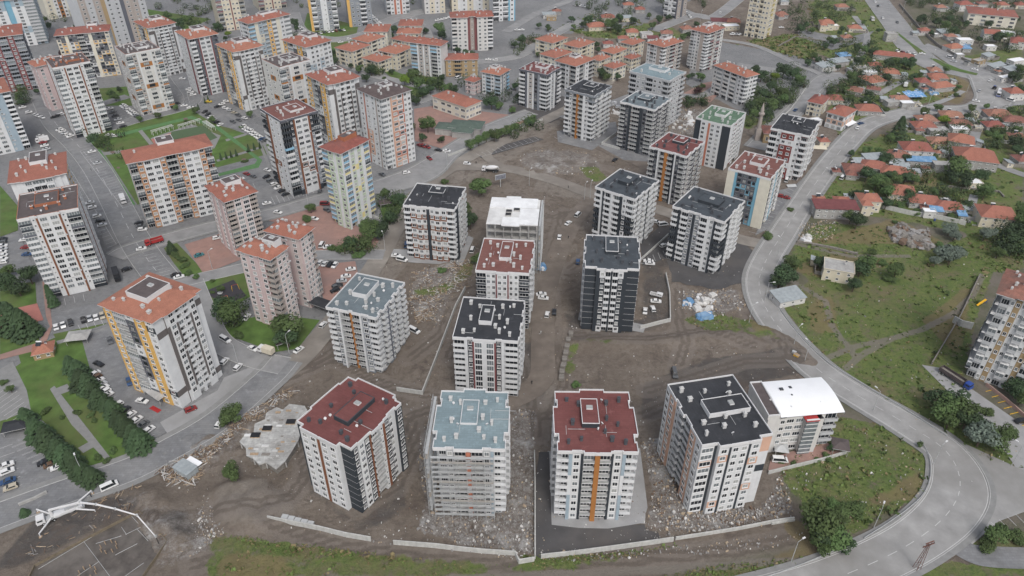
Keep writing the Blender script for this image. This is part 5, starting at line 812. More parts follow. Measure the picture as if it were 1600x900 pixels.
HL = """1221 20 11 8 5 a g;1316 8 12 8 0 a g;1292 33 12 9 -12 o c 5.4;1336 41 11 8 -8 o c;1324 56 9 7 0 a g;1470 9 10 7 0 a g;1507 4 14 9 5 r w 5.5;1565 5 12 8 0 r c;1593 5 10 8 0 r c;1535 3 10 7 0 a g
1303 38 8 6 0 u c;1310 93 16 8 20 s g;1318 84 10 7 15 b g;1290 100 12 9 20 s w;1348 104 10 8 0 f c;1368 99 9 7 -10 r w;1360 110 10 7 0 u w;1391 110 13 9 -14 o w;1365 122 14 11 22 o g;1351 119 7 6 0 a g
1461 107 9 8 -8 a g;1466 117 13 8 -12 o g;1443 124 9 8 0 r g;1470 131 17 9 15 o g;1357 167 15 10 -8 o g;1336 138 10 8 -30 a g;1305 151 10 8 -10 r c;1366 136 9 6 -25 a g;1407 151 12 7 -4 a w;1418 158 9 6 0 u g;1394 156 9 6 10 f g
1448 183 12 9 2 a g;1444 193 14 9 -4 r g;1487 177 14 9 -14 a g;1500 189 14 7 -14 a g;1466 200 12 8 -3 f g;1500 198 10 6 -6 u w;1503 215 14 11 -25 o g 5.6;1470 218 14 9 -8 a y;1432 227 17 11 -8 r w 5.6;1407 238 11 8 -14 a g
1560 175 16 10 -6 a g;1585 140 11 9 4 r w 5;1553 192 12 8 -2 r g;1587 185 15 9 -16 a g;1549 49 12 9 -15 r w 5.6;1574 49 12 9 -20 u w;1592 61 11 9 -30 r w 5.5;1445 45 9 7 0 r p;1476 47 11 8 8 s g;1486 54 9 6 0 a g;1491 71 13 9 12 o w;1510 73 7 5 0 b g
1590 210 9 7 -8 a y;1525 240 22 15 -18 o g 5.4;1436 247 14 5 -8 b g;1475 254 11 6 -10 f g;1337 260 13 9 -10 a g;1365 255 13 9 -18 o g;1366 243 12 7 8 s g;1343 249 6 5 0 s g;1402 240 9 7 -10 a g;1397 264 14 10 -18 o g;1407 257 10 6 -12 s g
1281 308 6 5 -8 o w;1316 309 8 5 -5 o w;1358 306 11 8 -4 o c 6;1409 295 14 11 -15 o c;1444 309 15 9 -14 o w;1482 319 14 9 -16 o w;1453 327 6 4 -8 u w;1464 325 6 4 -8 b g;1504 332 4 4 -10 b g;1558 329 17 12 -14 o c 5.6
1523 281 7 7 0 u c;1312 413 13 10 -20 f c 5.5;1295 408 4 4 -15 b c;1200 0 6 5 0 a g;1216 216 8 7 -8 o c;1287 216 6 6 0 o c;870 15 8 6 0 a g;858 20 12 7 8 s w;932 38 16 10 8 o c;950 24 12 8 0 o c;979 25 9 7 5 s c;1000 12 9 7 0 r g;982 5 10 7 0 o g
988 47 10 8 0 o c;950 65 8 6 0 r w;974 57 9 6 0 o g;1010 50 10 7 10 f w;1020 57 9 6 0 m w;1042 49 10 8 -4 a g;1073 42 10 8 10 a g;1125 30 16 9 -5 m w;1146 31 12 9 -8 o t;1142 38 14 9 8 u c;862 24 9 5 -5 f t
1530 92 9 6 25 f t;1558 100 15 6 28 s g;1585 105 16 8 20 s g;1590 92 14 7 20 u w;1545 84 10 6 30 s g;1508 60 12 8 0 u w;1500 83 6 5 0 u g;1548 70 8 6 0 u w;1573 118 12 5 20 u w;1580 20 8 6 0 a g;1600 245 10 8 0 a g;1275 185 7 5 15 u w;1226 0 8 5 0 s w"""
for row in HL.replace('\n', ';').split(';'):
    q_ = row.split(); house(float(q_[0]), float(q_[1]), float(q_[2]), float(q_[3]), float(q_[4]), q_[5], q_[6], float(q_[7]) if len(q_) > 7 else 3.1)
vr = random.Random(5); HPOS = []
for row in HL.replace('\n', ';').split(';'):
    q_ = row.split(); x, y, wd, an = float(q_[0]), float(q_[1]), float(q_[2]), R(float(q_[4]))
    if x < 1255 or wd < 9: continue
    g = G(x, y, 3.9); s = vr.choice((-1, 1)); u = Vector((math.cos(an), math.sin(an), 0)); v = Vector((-u.y, u.x, 0))
    L1, L2 = wd/2+vr.uniform(2, 6), vr.uniform(7, 13); o = g+u*(s*L1)+v*-5; o.z = 0; m_ = vr.choice((M['stone'], M['wall_c'], M['conc'], M['stone'])); mb = MB(); hh = vr.uniform(1.3, 2.0)
    mb.box(-.12, .12, 0, L2, -.3, hh, m_); mb.box(-s*L1*1.2 if s > 0 else .121, -.121 if s > 0 else L1*1.2, -.12, .12, -.3, hh-.004, m_)
    w_o = ob('yard_wall', mb, None, (o.x, o.y, 0), an); w_o['category'] = 'wall'; w_o['kind'] = 'thing'; w_o['group'] = 'yard walls of the old village'; place_label(w_o, x, y, 'low '+('concrete' if m_ is not M['stone'] else 'stone')+' yard', 'wall')
    if vr.random() < .75:
        e = g+u*(s*(wd/2+vr.uniform(2.5, 4)))+v*vr.uniform(-3, 5); xx, yy = px_of(e.x, e.y, 2.5); house(xx, yy, vr.uniform(3, 5.5), vr.uniform(3, 4), float(q_[4])+vr.choice((0, 90)), vr.choice('sssufaaf'), vr.choice('ggwc'), 2.3)
LANDMARKS += [(1310, 88, 'the blue-tarped shed'), (1395, 86, 'the long orange-roofed row house'), (1430, 152, 'the blue tarpaulins'), (1503, 215, 'the big orange double house'), (1432, 227, 'the red-roofed white villa'), (1525, 240, 'the largest orange roof'),
 (1315, 325, 'the maroon-roofed roadside house'), (1355, 308, 'the half-built house with the blue panel'), (1482, 319, 'the orange house before the blue awning'), (1558, 329, 'the lone cream house on the slope'), (1312, 413, 'the flat-roofed house in the field'), (1232, 458, 'the grey-blue sheet roof by the road'),
 (1560, 175, 'the house below the roundabout'), (1560, 190, 'the maroon patio house'), (1545, 85, 'the grey workshop roofs'), (1460, 110, 'the houses above the loop road'), (1491, 71, 'the house with the blue yard cover'), (1549, 49, 'the white two-storey house'), (1360, 118, 'the courtyard house'), (1336, 41, 'the small upper orange house'),
 (940, 38, 'the farm house in the field'), (1133, 35, 'the maroon and white sheds'), (1197, 220, 'the minaret'), (1215, 180, 'the walled garden'), (1415, 285, 'the terrace of orange roofs'), (1340, 250, 'the roadside cottage'), (1240, 40, 'the walled field'), (715, 205, 'the dark green canopy')]
house(1306, 318, 22, 9, -4, 'm', 'g', 5.5, 'long maroon-roofed roadside house with bare concrete wall', False); house(1397, 84, 30, 8, -22, 'r', 'g', 3.5, 'very long orange-roofed row house beside the dual road', False)
house(1393, 50, 9, 7, 0, 'f', 'g', 6, 'tall bare concrete cube house with blue cover by the dual road'); house(1232, 458, 13, 8, 18, 's', 'w', 3, 'white shed with grey-blue sheet roof beside the pale road curve')
house(66, 541, 7, 6, 22, 'o', 't', 2.8, 'small orange-roofed park kiosk beside the footpath')
# grey-green canopy hall beside the school
g = G(716, 208); hall = thing('canopy_hall', 'dark green stepped low hall roof beside the red school yard', 'hall', (g.x, g.y, 0), R(-12)); mg = mat('dark_green_roof', (.085, .115, .095), .8, .15, .5)
for i, (x, y, a, b_, hh) in enumerate(((-7, 0, 6, 5, 4), (1, 3, 6, 6, 4.6), (9, 5, 5, 6, 4.2), (4, -3, 6, 4, 3.8))):
    mb = MB(); mb.box(x-a, x+a, y-b_, y+b_, 0, hh, M['conc']); ob('wall', mb, hall); mb = MB(); gable(mb, x-a, x+a, y-b_, y+b_, hh+.02, 1.3, mg, mg); ob('roof', mb, hall)
# mosque
g = G(1208, 218); mo = thing('mosque', 'small tan mosque with orange hipped roof among the new towers', 'mosque', (g.x, g.y, 0), R(-8)); mb = MB(); mb.box(-7, 7, -6, 6, 0, 6, cm('a')); ob('wall', mb, mo)
mb = MB(); gable(mb, -7, 7, -6, 6, 6, 2.6, M['tileo'], cm('a')); ob('roof', mb, mo)
for i in range(4): ob('window', window_mesh(1.2, 2.4, 0), mo, (-5+i*3.3, -6.02, 1.6), 0)
g = G(1182, 218); mi = thing('minaret', 'slim tan stone minaret with pointed cone beside the small mosque', 'minaret', (g.x, g.y, 0)); mb = MB(); mb.box(-1.5, 1.5, -1.5, 1.5, 0, 7, cm('e')); ob('base', mb, mi)
mb = MB(); mb.bar((0, 0, 7), (0, 0, 18), 1.15, cm('e'), 1.0, 10); ob('shaft', mb, mi); mb = MB(); mb.bar((0, 0, 15), (0, 0, 15.7), 1.2, cm('e'), 1.7, 10); mb.bar((0, 0, 15.7), (0, 0, 16.6), 1.7, cm('e'), 1.7, 10); ob('balcony', mb, mi); mb = MB(); mb.bar((0, 0, 18), (0, 0, 23), 1.1, cm('e'), .05, 10); ob('spire', mb, mi)
# bus-station style roof, carport, kiosks
def shelter(x, y, wd, dp, ang, h, m, label, name='canopy', cat='canopy'):
    g = G(x, y); r_ = thing(name, label, cat, (g.x, g.y, 0), R(ang)); mb = MB(); gable(mb, -wd/2, wd/2, -dp/2, dp/2, h, .8, m, m, .2); ob('roof', mb, r_)
    for sx in (-1, 1):
        for sy in (-1, 1): mb = MB(); mb.bar((sx*(wd/2-.3), sy*(dp/2-.3), 0), (sx*(wd/2-.3), sy*(dp/2-.3), h), .1, M['conc']); ob('post', mb, r_)
shelter(125, 532, 8, 6, 10, 2.6, M['conc'], 'round grey park gazebo roof between lawn and car park', 'gazebo', 'gazebo'); shelter(27, 673, 7, 5, 20, 2.6, M['deck_k'], 'dark pavilion roof at the hedge end beside the striped car park', 'gazebo', 'gazebo')
shelter(508, 484, 13, 5, -28, 3.2, M['deck_k'], 'dark barrel canopy over the ramp beside the pink double tower', 'ramp_canopy', 'canopy'); shelter(604, 322, 7, 5, 20, 2.6, M['deck_c'], 'dark garden pavilion among shrubs beside the striped pastel tower', 'gazebo', 'gazebo')
shelter(442, 540, 5, 4, 30, 2.6, M['deck_c'], 'small brown garden shelter under the big tree by the dirt road', 'gazebo', 'gazebo'); shelter(1310, 704, 5, 5, -15, 3, M['deck_c'], 'dark guard hut with white box beside the curved roof building', 'guard_hut', 'hut'); shelter(1218, 708, 4, 4, -10, 2.8, M['galv'], 'small metal entrance canopy at the curved roof building', 'porch', 'canopy')
shelter(246, 622, 10, 4, -35, 3.4, M['conc'], 'flat entrance canopy at the foot of the mustard-striped tower', 'porch', 'canopy')

# ================================================================ unfinished structures
# concrete frame with white sheeting
cs = [(760, 350), (840, 353), (845, 313), (768, 309)]; h = height_at((840, 353), (839, 427)); c_, ang, w_, d_ = fit(cs, h); nfl = max(4, int(h/3)); fr = thing('unfinished_block', 'unfinished concrete frame with white-sheeted top slab behind the red-brown roof', 'unfinished building', (c_.x, c_.y, 0), ang)
LANDMARKS.append((*px_of(c_.x, c_.y, h/2), 'the concrete frame')); fh = h/nfl
INFO.append(('frame', h, w_, d_, nfl, fh))
for f in range(nfl):
    z = (f+1)*fh; mb = MB(); mb.box(-w_/2, w_/2, -d_/2, d_/2, z-.3, z, M['conc'], top=M['concw'] if f == nfl-1 else M['conc']); ob('slab', mb, fr)
for i in range(7):
    for j in range(5):
        if 0 < i < 6 and 0 < j < 4: continue
        for f in range(nfl):
            mb = MB(); x, y = -w_/2+.3+(w_-.6)*i/6, -d_/2+.3+(d_-.6)*j/4; mb.box(x-.25, x+.25, y-.25, y+.25, f*fh, (f+1)*fh-.3, M['conc'])
            if j == 0 or i == 6: ob('column', mb, fr)
for f in range(nfl):
    mb = MB(); mb.box(-w_/2+1.5, w_/2-1.5, -d_/2+3, d_/2-1, f*fh+.01, (f+1)*fh-.31, M['conc']); ob('core_wall', mb, fr)
mb = MB(); ws = mat('white_insulation_sheet', (.74, .75, .75), .6, .08, .4, tint=(.6, .6, .6))
for x0_, x1_, y0_, y1_, z in ((-.5, .45, .12, .5, .5), (.12, .5, -.5, .1, .42), (-.2, .15, -.56, -.25, .46), (-.2, .1, .1, .56, .56)): mb.box(x0_*w_, x1_*w_, y0_*d_, y1_*d_, h+.01, h+z, ws)
ob('insulation', mb, fr)
mb = MB()
for x, y in ((-.1, -.02), (-.1, -.15), (.05, .05)): mb.box(x*w_-1.2, x*w_+1.2, y*d_-1, y*d_+1, h+.01, h+.7, M['conc'], top=M['black'])  # closed boxes; the black top paints in the dark of an open shaft
ob('shaft_opening', mb, fr)
dtan_ = mat('weathered_planks', (.34, .31, .27), .9, .2, 1)
def scaffold(label, o, ux, ny_, L_, H_, out=1.1, bay=2.4, lift=2.0):
    r_ = thing('scaffolding', label, 'scaffolding', (o.x, o.y, 0), math.atan2(ux.y, ux.x)); nb = int(L_/bay); nl = int(H_/lift)
    for i in range(nb+1):
        mb = MB()
        for y in (-.3, -.3-out): mb.bar((i*L_/nb, y, 0), (i*L_/nb, y, H_), .055, M['galv'], n=5)
        ob('upright', mb, r_)
    for k in range(1, nl+1):
        mb = MB(); z = k*H_/nl; mb.box(0, L_, -.25-out*.75, -.3, z-.06, z, M['galv'] if k % 4 else dtan_); ob('platform', mb, r_)
        mb = MB(); mb.bar((0, -.3-out, z+1), (L_, -.3-out, z+1), .05, M['galv'], n=5); mb.bar((0, -.3-out, z+.5), (L_, -.3-out, z+.5), .04, M['galv'], n=5); ob('guard_rail', mb, r_)
    for i in range(0, nb, 2):
        mb = MB(); [mb.bar((i*L_/nb, -.34-out, k*H_/nl), ((i+1)*L_/nb, -.34-out, (k+1)*H_/nl), .04, M['galv'], n=4) for k in range(nl)]; ob('brace', mb, r_)
t4r, t4c, t4a, t4w, t4d, t4h = T4
def loc4(x, y): return Vector((t4c.x+x*math.cos(t4a)-y*math.sin(t4a), t4c.y+x*math.sin(t4a)+y*math.cos(t4a), 0))
scaffold('metal scaffolding across the front of the unfinished blue-roofed tower', loc4(-t4w/2-.5, -t4d/2-.5), Vector((math.cos(t4a), math.sin(t4a))), 0, t4w*.86, 26)
scaffold('metal scaffolding on the shaded side wall of the unfinished blue-roofed tower', loc4(-t4w/2-1.2, t4d/2), Vector((math.sin(t4a), -math.cos(t4a))), 0, t4d, 26)
def locf(x, y): return Vector((c_.x+x*math.cos(ang)-y*math.sin(ang), c_.y+x*math.sin(ang)+y*math.cos(ang), 0))
scaffold('metal scaffolding beside the unfinished concrete frame', locf(w_/2+.1, -d_/2), Vector((-math.sin(ang), math.cos(ang))), 0, d_, h)
# low white slab among the timber stacks
P = [G(x, y, 3.2) for x, y in ((374, 690), (383, 679), (396, 676), (398, 662), (414, 655), (416, 645), (432, 636), (442, 640), (452, 631), (476, 634), (482, 644), (470, 652), (478, 660), (470, 676), (466, 688), (459, 700), (446, 720), (431, 733), (415, 722), (405, 726), (395, 716), (385, 712), (384, 700))]
cx, cy = sum(p.x for p in P)/len(P), sum(p.y for p in P)/len(P); concr = mat('rough_poured_slab', (.40, .40, .385), .95, .3, .6, 10, tint=(.26, .25, .235), kind='seam'); sl = thing('ground_floor_slab', 'jagged pale concrete slab of a half-built block beside the timber heap', 'unfinished building', (cx, cy, 0)); poly = [Vector((p.x-cx, p.y-cy)) for p in P]
if sum(poly[i].cross(poly[(i+1) % len(poly)]) for i in range(len(poly))) < 0: poly.reverse()
mb = MB(); mb.prism(poly, 2.8, 3.2, M['conc'], top=concr); ob('slab', mb, sl)
mb = MB(); sr_ = random.Random(4)
for i in range(46): x, y = sr_.uniform(-10, 10), sr_.uniform(-11, 11); a_ = sr_.uniform(.2, 1.3); mb.box(x-a_, x+a_, y-.1-a_*.3, y+.1+a_*.3, 3.201, 3.22+sr_.uniform(.02, .3), sr_.choice((M['conc'], M['wood'], M['stone'], M['concw']))) if inpoly(np.array([x*1.15]), np.array([y*1.15]), [tuple(p) for p in poly])[0] else None
ob('site_material', mb, sl)
mb = MB(); mb.prism([p*.93 for p in poly], -.3, 2.79, M['stone']); ob('wall', mb, sl)
for p in poly[::2]: mb = MB(); mb.box(p.x*.97-.2, p.x*.97+.2, p.y*.97-.2, p.y*.97+.2, 0, 2.8, M['conc']); ob('column', mb, sl)
for x, y in ((-3, 2), (-6, -1), (4, 5)): mb = MB(); mb.box(x-1.5, x+1.5, y-1.1, y+1.1, 3.2, 3.6, M['wood'], top=M['black']); ob('shaft_opening', mb, sl)  # no hole is cut; its inner shade is the black colour on top
LANDMARKS.append((425, 685, 'the jagged pale slab'))
db_ = mat('muddy_formwork', (.17, .14, .10), .9, .25, 1)
# foundation pit with the pumping truck
P = [G(*p) for p in ((56, 886), (218, 801), (262, 848), (222, 905), (180, 960), (20, 960))]; cx, cy = sum(p.x for p in P)/6, sum(p.y for p in P)/6
poly = [Vector((p.x-cx, p.y-cy)) for p in P]
if sum(poly[i].cross(poly[(i+1) % 6]) for i in range(6)) < 0: poly.reverse()
pit = thing('foundation_slab', 'dark wet foundation slab with rebar lines below the white pump boom', 'foundation', (cx, cy, 0)); wet = mat('wet_concrete', (.10, .088, .078), .5, .4, .35, 10, tint=(.16, .145, .13))
mb = MB(); mb.prism(poly, -.3, .12, wet); ob('slab', mb, pit); mb = MB(); mb.ring([p*1.012 for p in poly], [p*1.0 for p in poly], -.2, 1.1, db_); ob('formwork', mb, pit)
def inpit(x, y, z=0): p = G(x, y); return (p.x-cx, p.y-cy, z)
for a, b_ in (((60, 890), (200, 806)), ((130, 845), (175, 905)), ((150, 850), (190, 838)), ((205, 806), (240, 845)), ((190, 824), (198, 836)), ((196, 836), (225, 822)), ((115, 905), (155, 878)), ((190, 905), (225, 880)), ((222, 822), (240, 840)), ((215, 828), (232, 846)), ((180, 868), (215, 850))):
    mb = MB(); mb.bar(inpit(*a, .2), inpit(*b_, .2), .06, M['galv'], n=5); ob('rebar_line', mb, pit)
for x, y in ((171, 857), (138, 897)):
    for k in range(8): mb = MB(); q_ = inpit(x, y); t = k*math.pi/4; mb.box(q_[0]+2.2*math.cos(t)-.1, q_[0]+2.2*math.cos(t)+.1, q_[1]+1.8*math.sin(t)-.1, q_[1]+1.8*math.sin(t)+.1, .12, 1.6, M['wood']); ob('shaft_formwork', mb, pit)
LANDMARKS += [(150, 860, 'the foundation pit')]
# construction walls
def wallrun(label, pts, hh=1.6, th=.35, m=None, name='retaining_wall', cat='wall', z=0):
    P = [G(*p) for p in pts]; o = P[0]; mb = MB(); m = m or M['wall_c']; prev = None
    for i in range(len(P)-1):
        a, b_ = P[i]-o, P[i+1]-o; d = (b_-a).normalized(); nn = Vector((-d.y, d.x, 0))*th/2; e = d*(th/2 if i else 0)
        a = a-e*.98; q_ = [a-nn, b_-nn, b_+nn, a+nn]; zt = hh+(i % 2)*.004
        mb.quad([(v.x, v.y, zt) for v in q_], m)
        for j in range(4): u, v = q_[j], q_[(j+1) % 4]; mb.quad([(u.x, u.y, -.4), (v.x, v.y, -.4), (v.x, v.y, zt), (u.x, u.y, zt)], m)
    w_o = ob(name, mb, None, (o.x, o.y, z)); tag(w_o, label, cat, 'concrete and stone walls'); w_o['kind'] = 'thing'
wallrun('pale concrete retaining wall with stacked blocks behind it', [(419, 812), (450, 818), (500, 828), (540, 838), (580, 845)], 1.8); wallrun('long pale retaining wall below the scaffolded tower', [(615, 850), (680, 855), (720, 860), (760, 864), (805, 867), (811, 880), (835, 876)], 1.7)
wallrun('pale retaining wall along the fresh tarmac', [(845, 872), (900, 866), (960, 858), (1010, 851), (1052, 845)], 1.7); wallrun('thin retaining wall below the salmon and white tower', [(1055, 843), (1100, 836), (1150, 828), (1210, 816), (1240, 812)], 1.2)
wallrun('straight concrete divider between fresh tarmac and rubble', [(835, 708), (836, 760), (836, 873)], 1.6); wallrun('concrete boundary wall of the plot beside the grey-green roof', [(727, 452), (712, 480), (697, 520), (682, 560), (660, 616), (620, 610)], 1.6)
wallrun('concrete plot wall beside the parked pickup and cars', [(1040, 430), (1046, 460), (1047, 502), (1030, 506), (1000, 514)], 1.6); wallrun('low wall between the grey-roofed tower lane and the tarmac car park', [(1044, 368), (1020, 390), (1000, 408)], 1.2)
wallrun('white plot wall beside the black-roofed tower with painted bays', [(962, 210), (940, 226), (968, 234)], 1.5); wallrun('garden wall of the striped pastel tower plot', [(560, 330), (600, 345), (640, 320)], 1.0); wallrun('stone wall around the curved white roof building', [(1200, 740), (1240, 730), (1290, 718), (1322, 708)], 1.2)
wallrun('stone wall dividing the grassy slope from the tower garden', [(1530, 432), (1500, 495), (1470, 545), (1455, 570)], 1.5, m=M['stone']); wallrun('concrete garden wall above the tipper truck', [(1488, 503), (1500, 510), (1518, 514)], 3.0); wallrun('old stone field wall below the flat-roofed house', [(1245, 378), (1300, 388), (1340, 398)], .9, .8, M['stone'])
wallrun('white-topped terrace wall below the orange roofs', [(1378, 325), (1420, 335), (1470, 343), (1508, 352)], 2.2); wallrun('stone wall along the village lane', [(1480, 292), (1520, 296), (1560, 300), (1568, 308)], .9, .6, M['stone'])
wallrun('brick-edged car park wall at the tower by the tipper truck', [(1540, 602), (1570, 625), (1610, 660)], 1.2, m=mat('pink_wall', (.42, .28, .24), .9, .12)); wallrun('school yard boundary wall along the dirt road', [(700, 245), (750, 225), (800, 206), (848, 188)], 1.3)
wallrun('wall around the old garden below the wide street', [(1200, 205), (1235, 172), (1262, 135)], 1.3); wallrun('stone field wall of the first walled field', [(1216, 73), (1243, 58), (1290, 66)], 1.1, .5, M['stone']); wallrun('long stone wall beside the dual road', [(1405, 8), (1440, 50), (1465, 72), (1500, 92), (1530, 105)], 1.8, .5, M['stone'])
wallrun('low wall edging the park by the car park', [(108, 700), (90, 720), (75, 735)], .8); wallrun('kerb wall of the upper car park', [(30, 790), (55, 780), (74, 770)], 1.0, .5, M['conc']); wallrun('collapsed concrete beam in the dirt below the salmon tower', [(1205, 818), (1241, 812)], .5, .8)
for i, (x, y) in enumerate(((892, 523), (888, 533), (886, 543), (884, 553), (882, 563), (880, 573), (878, 583), (877, 592))):
    g = G(x, y); mb = MB()
    for a in range(2):
        for z in range(2): mb.box(-1.2+a*1.25, -.02+a*1.25, -.9, .9, z*.62, z*.62+.58, M['stone'])
    tag(ob('stone_pallet', mb, None, (g.x, g.y, -.05), R(rnd.uniform(70, 85))), f'grey stone pallet in the row beside the dirt lane, {ordinal(i+1)} down from the tower', 'pallet', 'stone pallets beside the dirt lane')
for i in range(5):
    g = G(446+i*10, 811+i*2.6); mb = MB(); mb.box(-.9, .9, -.7, .7, 0, 1.2, M['conc']); mb.box(-.95, .95, -.75, .75, 1.2, 1.3, M['galv']); tag(ob('block_pallet', mb, None, (g.x, g.y, 0), R(-10)), f'wrapped grey block pallet behind the pale wall, {ordinal(i+1)} from the wall end', 'pallet', 'block pallets behind the retaining wall')
# site hut, timber heaps, rubbish
g = G(292, 738); hut = thing('site_hut', 'grey sheet-metal site hut with white lean-to beside the dirt road', 'hut', (g.x, g.y, 0), R(-30)); mb = MB(); mb.box(-3.2, 3.2, -2, 2, 0, 2.5, M['sheetg']); ob('wall', mb, hut); mb = MB(); mb.box(-3.4, 3.4, -2.2, 2.2, 2.5, 2.65, M['sheetg']); ob('roof', mb, hut)
mb = MB(); mb.box(-2.5, 3, 2.25, 4.2, 2.0, 2.12, M['deck_w']); [mb.box(x-.06, x+.06, 4.0, 4.12, 0, 2.0, M['wood']) for x in (-2.3, .2, 2.8)]; ob('lean_to', mb, hut)
def heap(name, label, polys, n_, size, mats, seed, zmax=.5, long=False):
    rg = random.Random(seed); mb = MB(); k = 0; tries = 0
    while k < n_ and tries < n_*40:
        tries += 1; P = polys[k % len(polys)]; xs = [p[0] for p in P]; ys = [p[1] for p in P]; x, y = rg.uniform(min(xs), max(xs)), rg.uniform(min(ys), max(ys))
        if not inpoly(np.array([x]), np.array([y]), P)[0]: continue
        k += 1; g = G(x, y); s = size*min(2.4, math.exp(rg.gauss(-.3, .75))); m_ = rg.choice(mats); t = rg.uniform(0, math.pi); z = rg.uniform(0, zmax)
        if long: d = Vector((math.cos(t), math.sin(t), rg.uniform(-.15, .2)))*s*2.2; c1 = Vector((g.x, g.y, z)); mb.bar(c1-d/2, c1+d/2, .09*rg.uniform(.6, 1.6), m_, n=4)
        else:
            a, b_ = s*rg.uniform(.3, 1), s*rg.uniform(.25, .7); c1, s1 = math.cos(t), math.sin(t); hh = s*rg.uniform(.08, .5); base = [(-a, -b_), (a, -b_*.7), (a*.8, b_), (-a*.9, b_*.8)]; tl = rg.uniform(-.2, .2)
            lo = [(g.x+p*c1-q_*s1, g.y+p*s1+q_*c1, z-.35) for p, q_ in base]; hi = [(g.x+(p*c1-q_*s1)*.8, g.y+(p*s1+q_*c1)*.8, z+hh+p*tl) for p, q_ in base]; mb.quad(hi, m_)
            for j in range(4): mb.quad([lo[j], lo[(j+1) % 4], hi[(j+1) % 4], hi[j]], m_)
    o = ob(name, mb, kind='stuff'); o['label'] = label; o['category'] = name.replace('_', ' '); return o
dw = mat('debris_white', (.55, .54, .52), .9, .2, 1); dg = mat('debris_grey', (.26, .25, .24), .9, .25, 1); dt = mat('debris_tan', (.40, .32, .23), .9, .2, 1); db = mat('debris_brown', (.16, .11, .08), .9, .2, 1)
heap('rubble', 'white and grey building rubble strewn around the scaffolded tower', [p for _, p in RUBBLE[:1]], 1000, .28, [dw, dg, dg, dt], 1); heap('rubble', 'mixed rubble around the salmon and white tower', [RUBBLE[1][1]], 1150, .3, [dw, dg, dt, db], 2)
heap('rubble', 'scattered rubble over the rest of the building site', [RUBBLE[2][1], RUBBLE[3][1], RUBBLE[4][1], RUBBLE[7][1], RUBBLE[8][1]], 1700, .26, [dw, dg, dt, dt], 3)
SITE = [(430, 600), (640, 340), (760, 250), (960, 230), (1180, 380), (1270, 580), (1100, 620), (1000, 690), (1240, 800), (1240, 815), (840, 880), (420, 815), (330, 800), (250, 800), (250, 740)]
heap('debris', 'light specks of rubbish over the brown earth', [SITE], 2600, .17, [dw, dg, dt, dw, db], 4, .1); heap('debris', 'litter scattered over the grassy slope', [EAST[0][:], GRASS[0][1], GRASS[3][1]], 900, .2, [dw, dt, dt, dg], 5, .2)
heap('stones', 'loose stones along the earth bank and lower slope', [[(330, 770), (350, 770), (355, 830), (300, 870), (270, 860)], [(1000, 800), (1240, 790), (1240, 815), (1010, 850)], [(400, 815), (840, 880), (1200, 860), (1260, 830), (1000, 860), (600, 850)]], 1300, .22, [dw, dg, dg, dt], 6, .2)
heap('timber_debris', 'heap of broken timber and boards beside the pale slab', [[(245, 735), (330, 695), (380, 650), (450, 610), (470, 612), (400, 655), (340, 705), (300, 760), (262, 755)]], 900, .8, [M['wood'], dt, dw, db, dg], 7, 1.0, True); heap('timber_debris', 'loose planks around the white pump truck and pit edge', [[(70, 870), (215, 790), (225, 760), (180, 770), (100, 810), (40, 870)], [(222, 800), (232, 790), (268, 840), (262, 850)]], 420, .75, [M['wood'], dt, db, dg], 8, .8, True)
heap('timber_debris', 'mixed planks and scrap between black-roofed and grey-green-roofed towers', [[(645, 425), (735, 405), (728, 450), (700, 462), (645, 450)], [(640, 462), (690, 462), (680, 500), (650, 505)]], 800, .7, [M['wood'], dt, dw, dg, db], 9, .6, True)
heap('white_sheets', 'scattered white insulation sheets by the unpainted grey tower', [[(1060, 180), (1085, 170), (1085, 205), (1050, 200)], [(958, 160), (970, 160), (968, 180), (955, 178)], [(1250, 370), (1265, 368), (1262, 380)], [(1088, 455), (1120, 462), (1110, 490), (1085, 482)]], 120, 1.4, [M['white'], dw], 10, .3)
heap('blue_sheets', 'crumpled blue sheeting on the earth below the tarmac', [[(1066, 470), (1080, 470), (1080, 478), (1066, 477)], [(1093, 495), (1112, 487), (1110, 494), (1094, 500)], [(1413, 141), (1445, 140), (1442, 154), (1416, 150)], [(1452, 142), (1465, 143), (1464, 148), (1453, 148)], [(838, 415), (848, 415), (850, 424), (838, 422)], [(1498, 68), (1515, 68), (1518, 76), (1505, 77)]], 180, 1.3, [M['sheetb'], M['sheetb'], M['white']], 11, .3)
heap('ruined_walls', 'collapsed grey masonry ruin on the dry slope', [[(1392, 358), (1410, 350), (1420, 365), (1450, 360), (1455, 390), (1430, 388), (1395, 378)]], 420, 1.4, [M['stone'], dg, M['stone'], db], 12, 1.4)
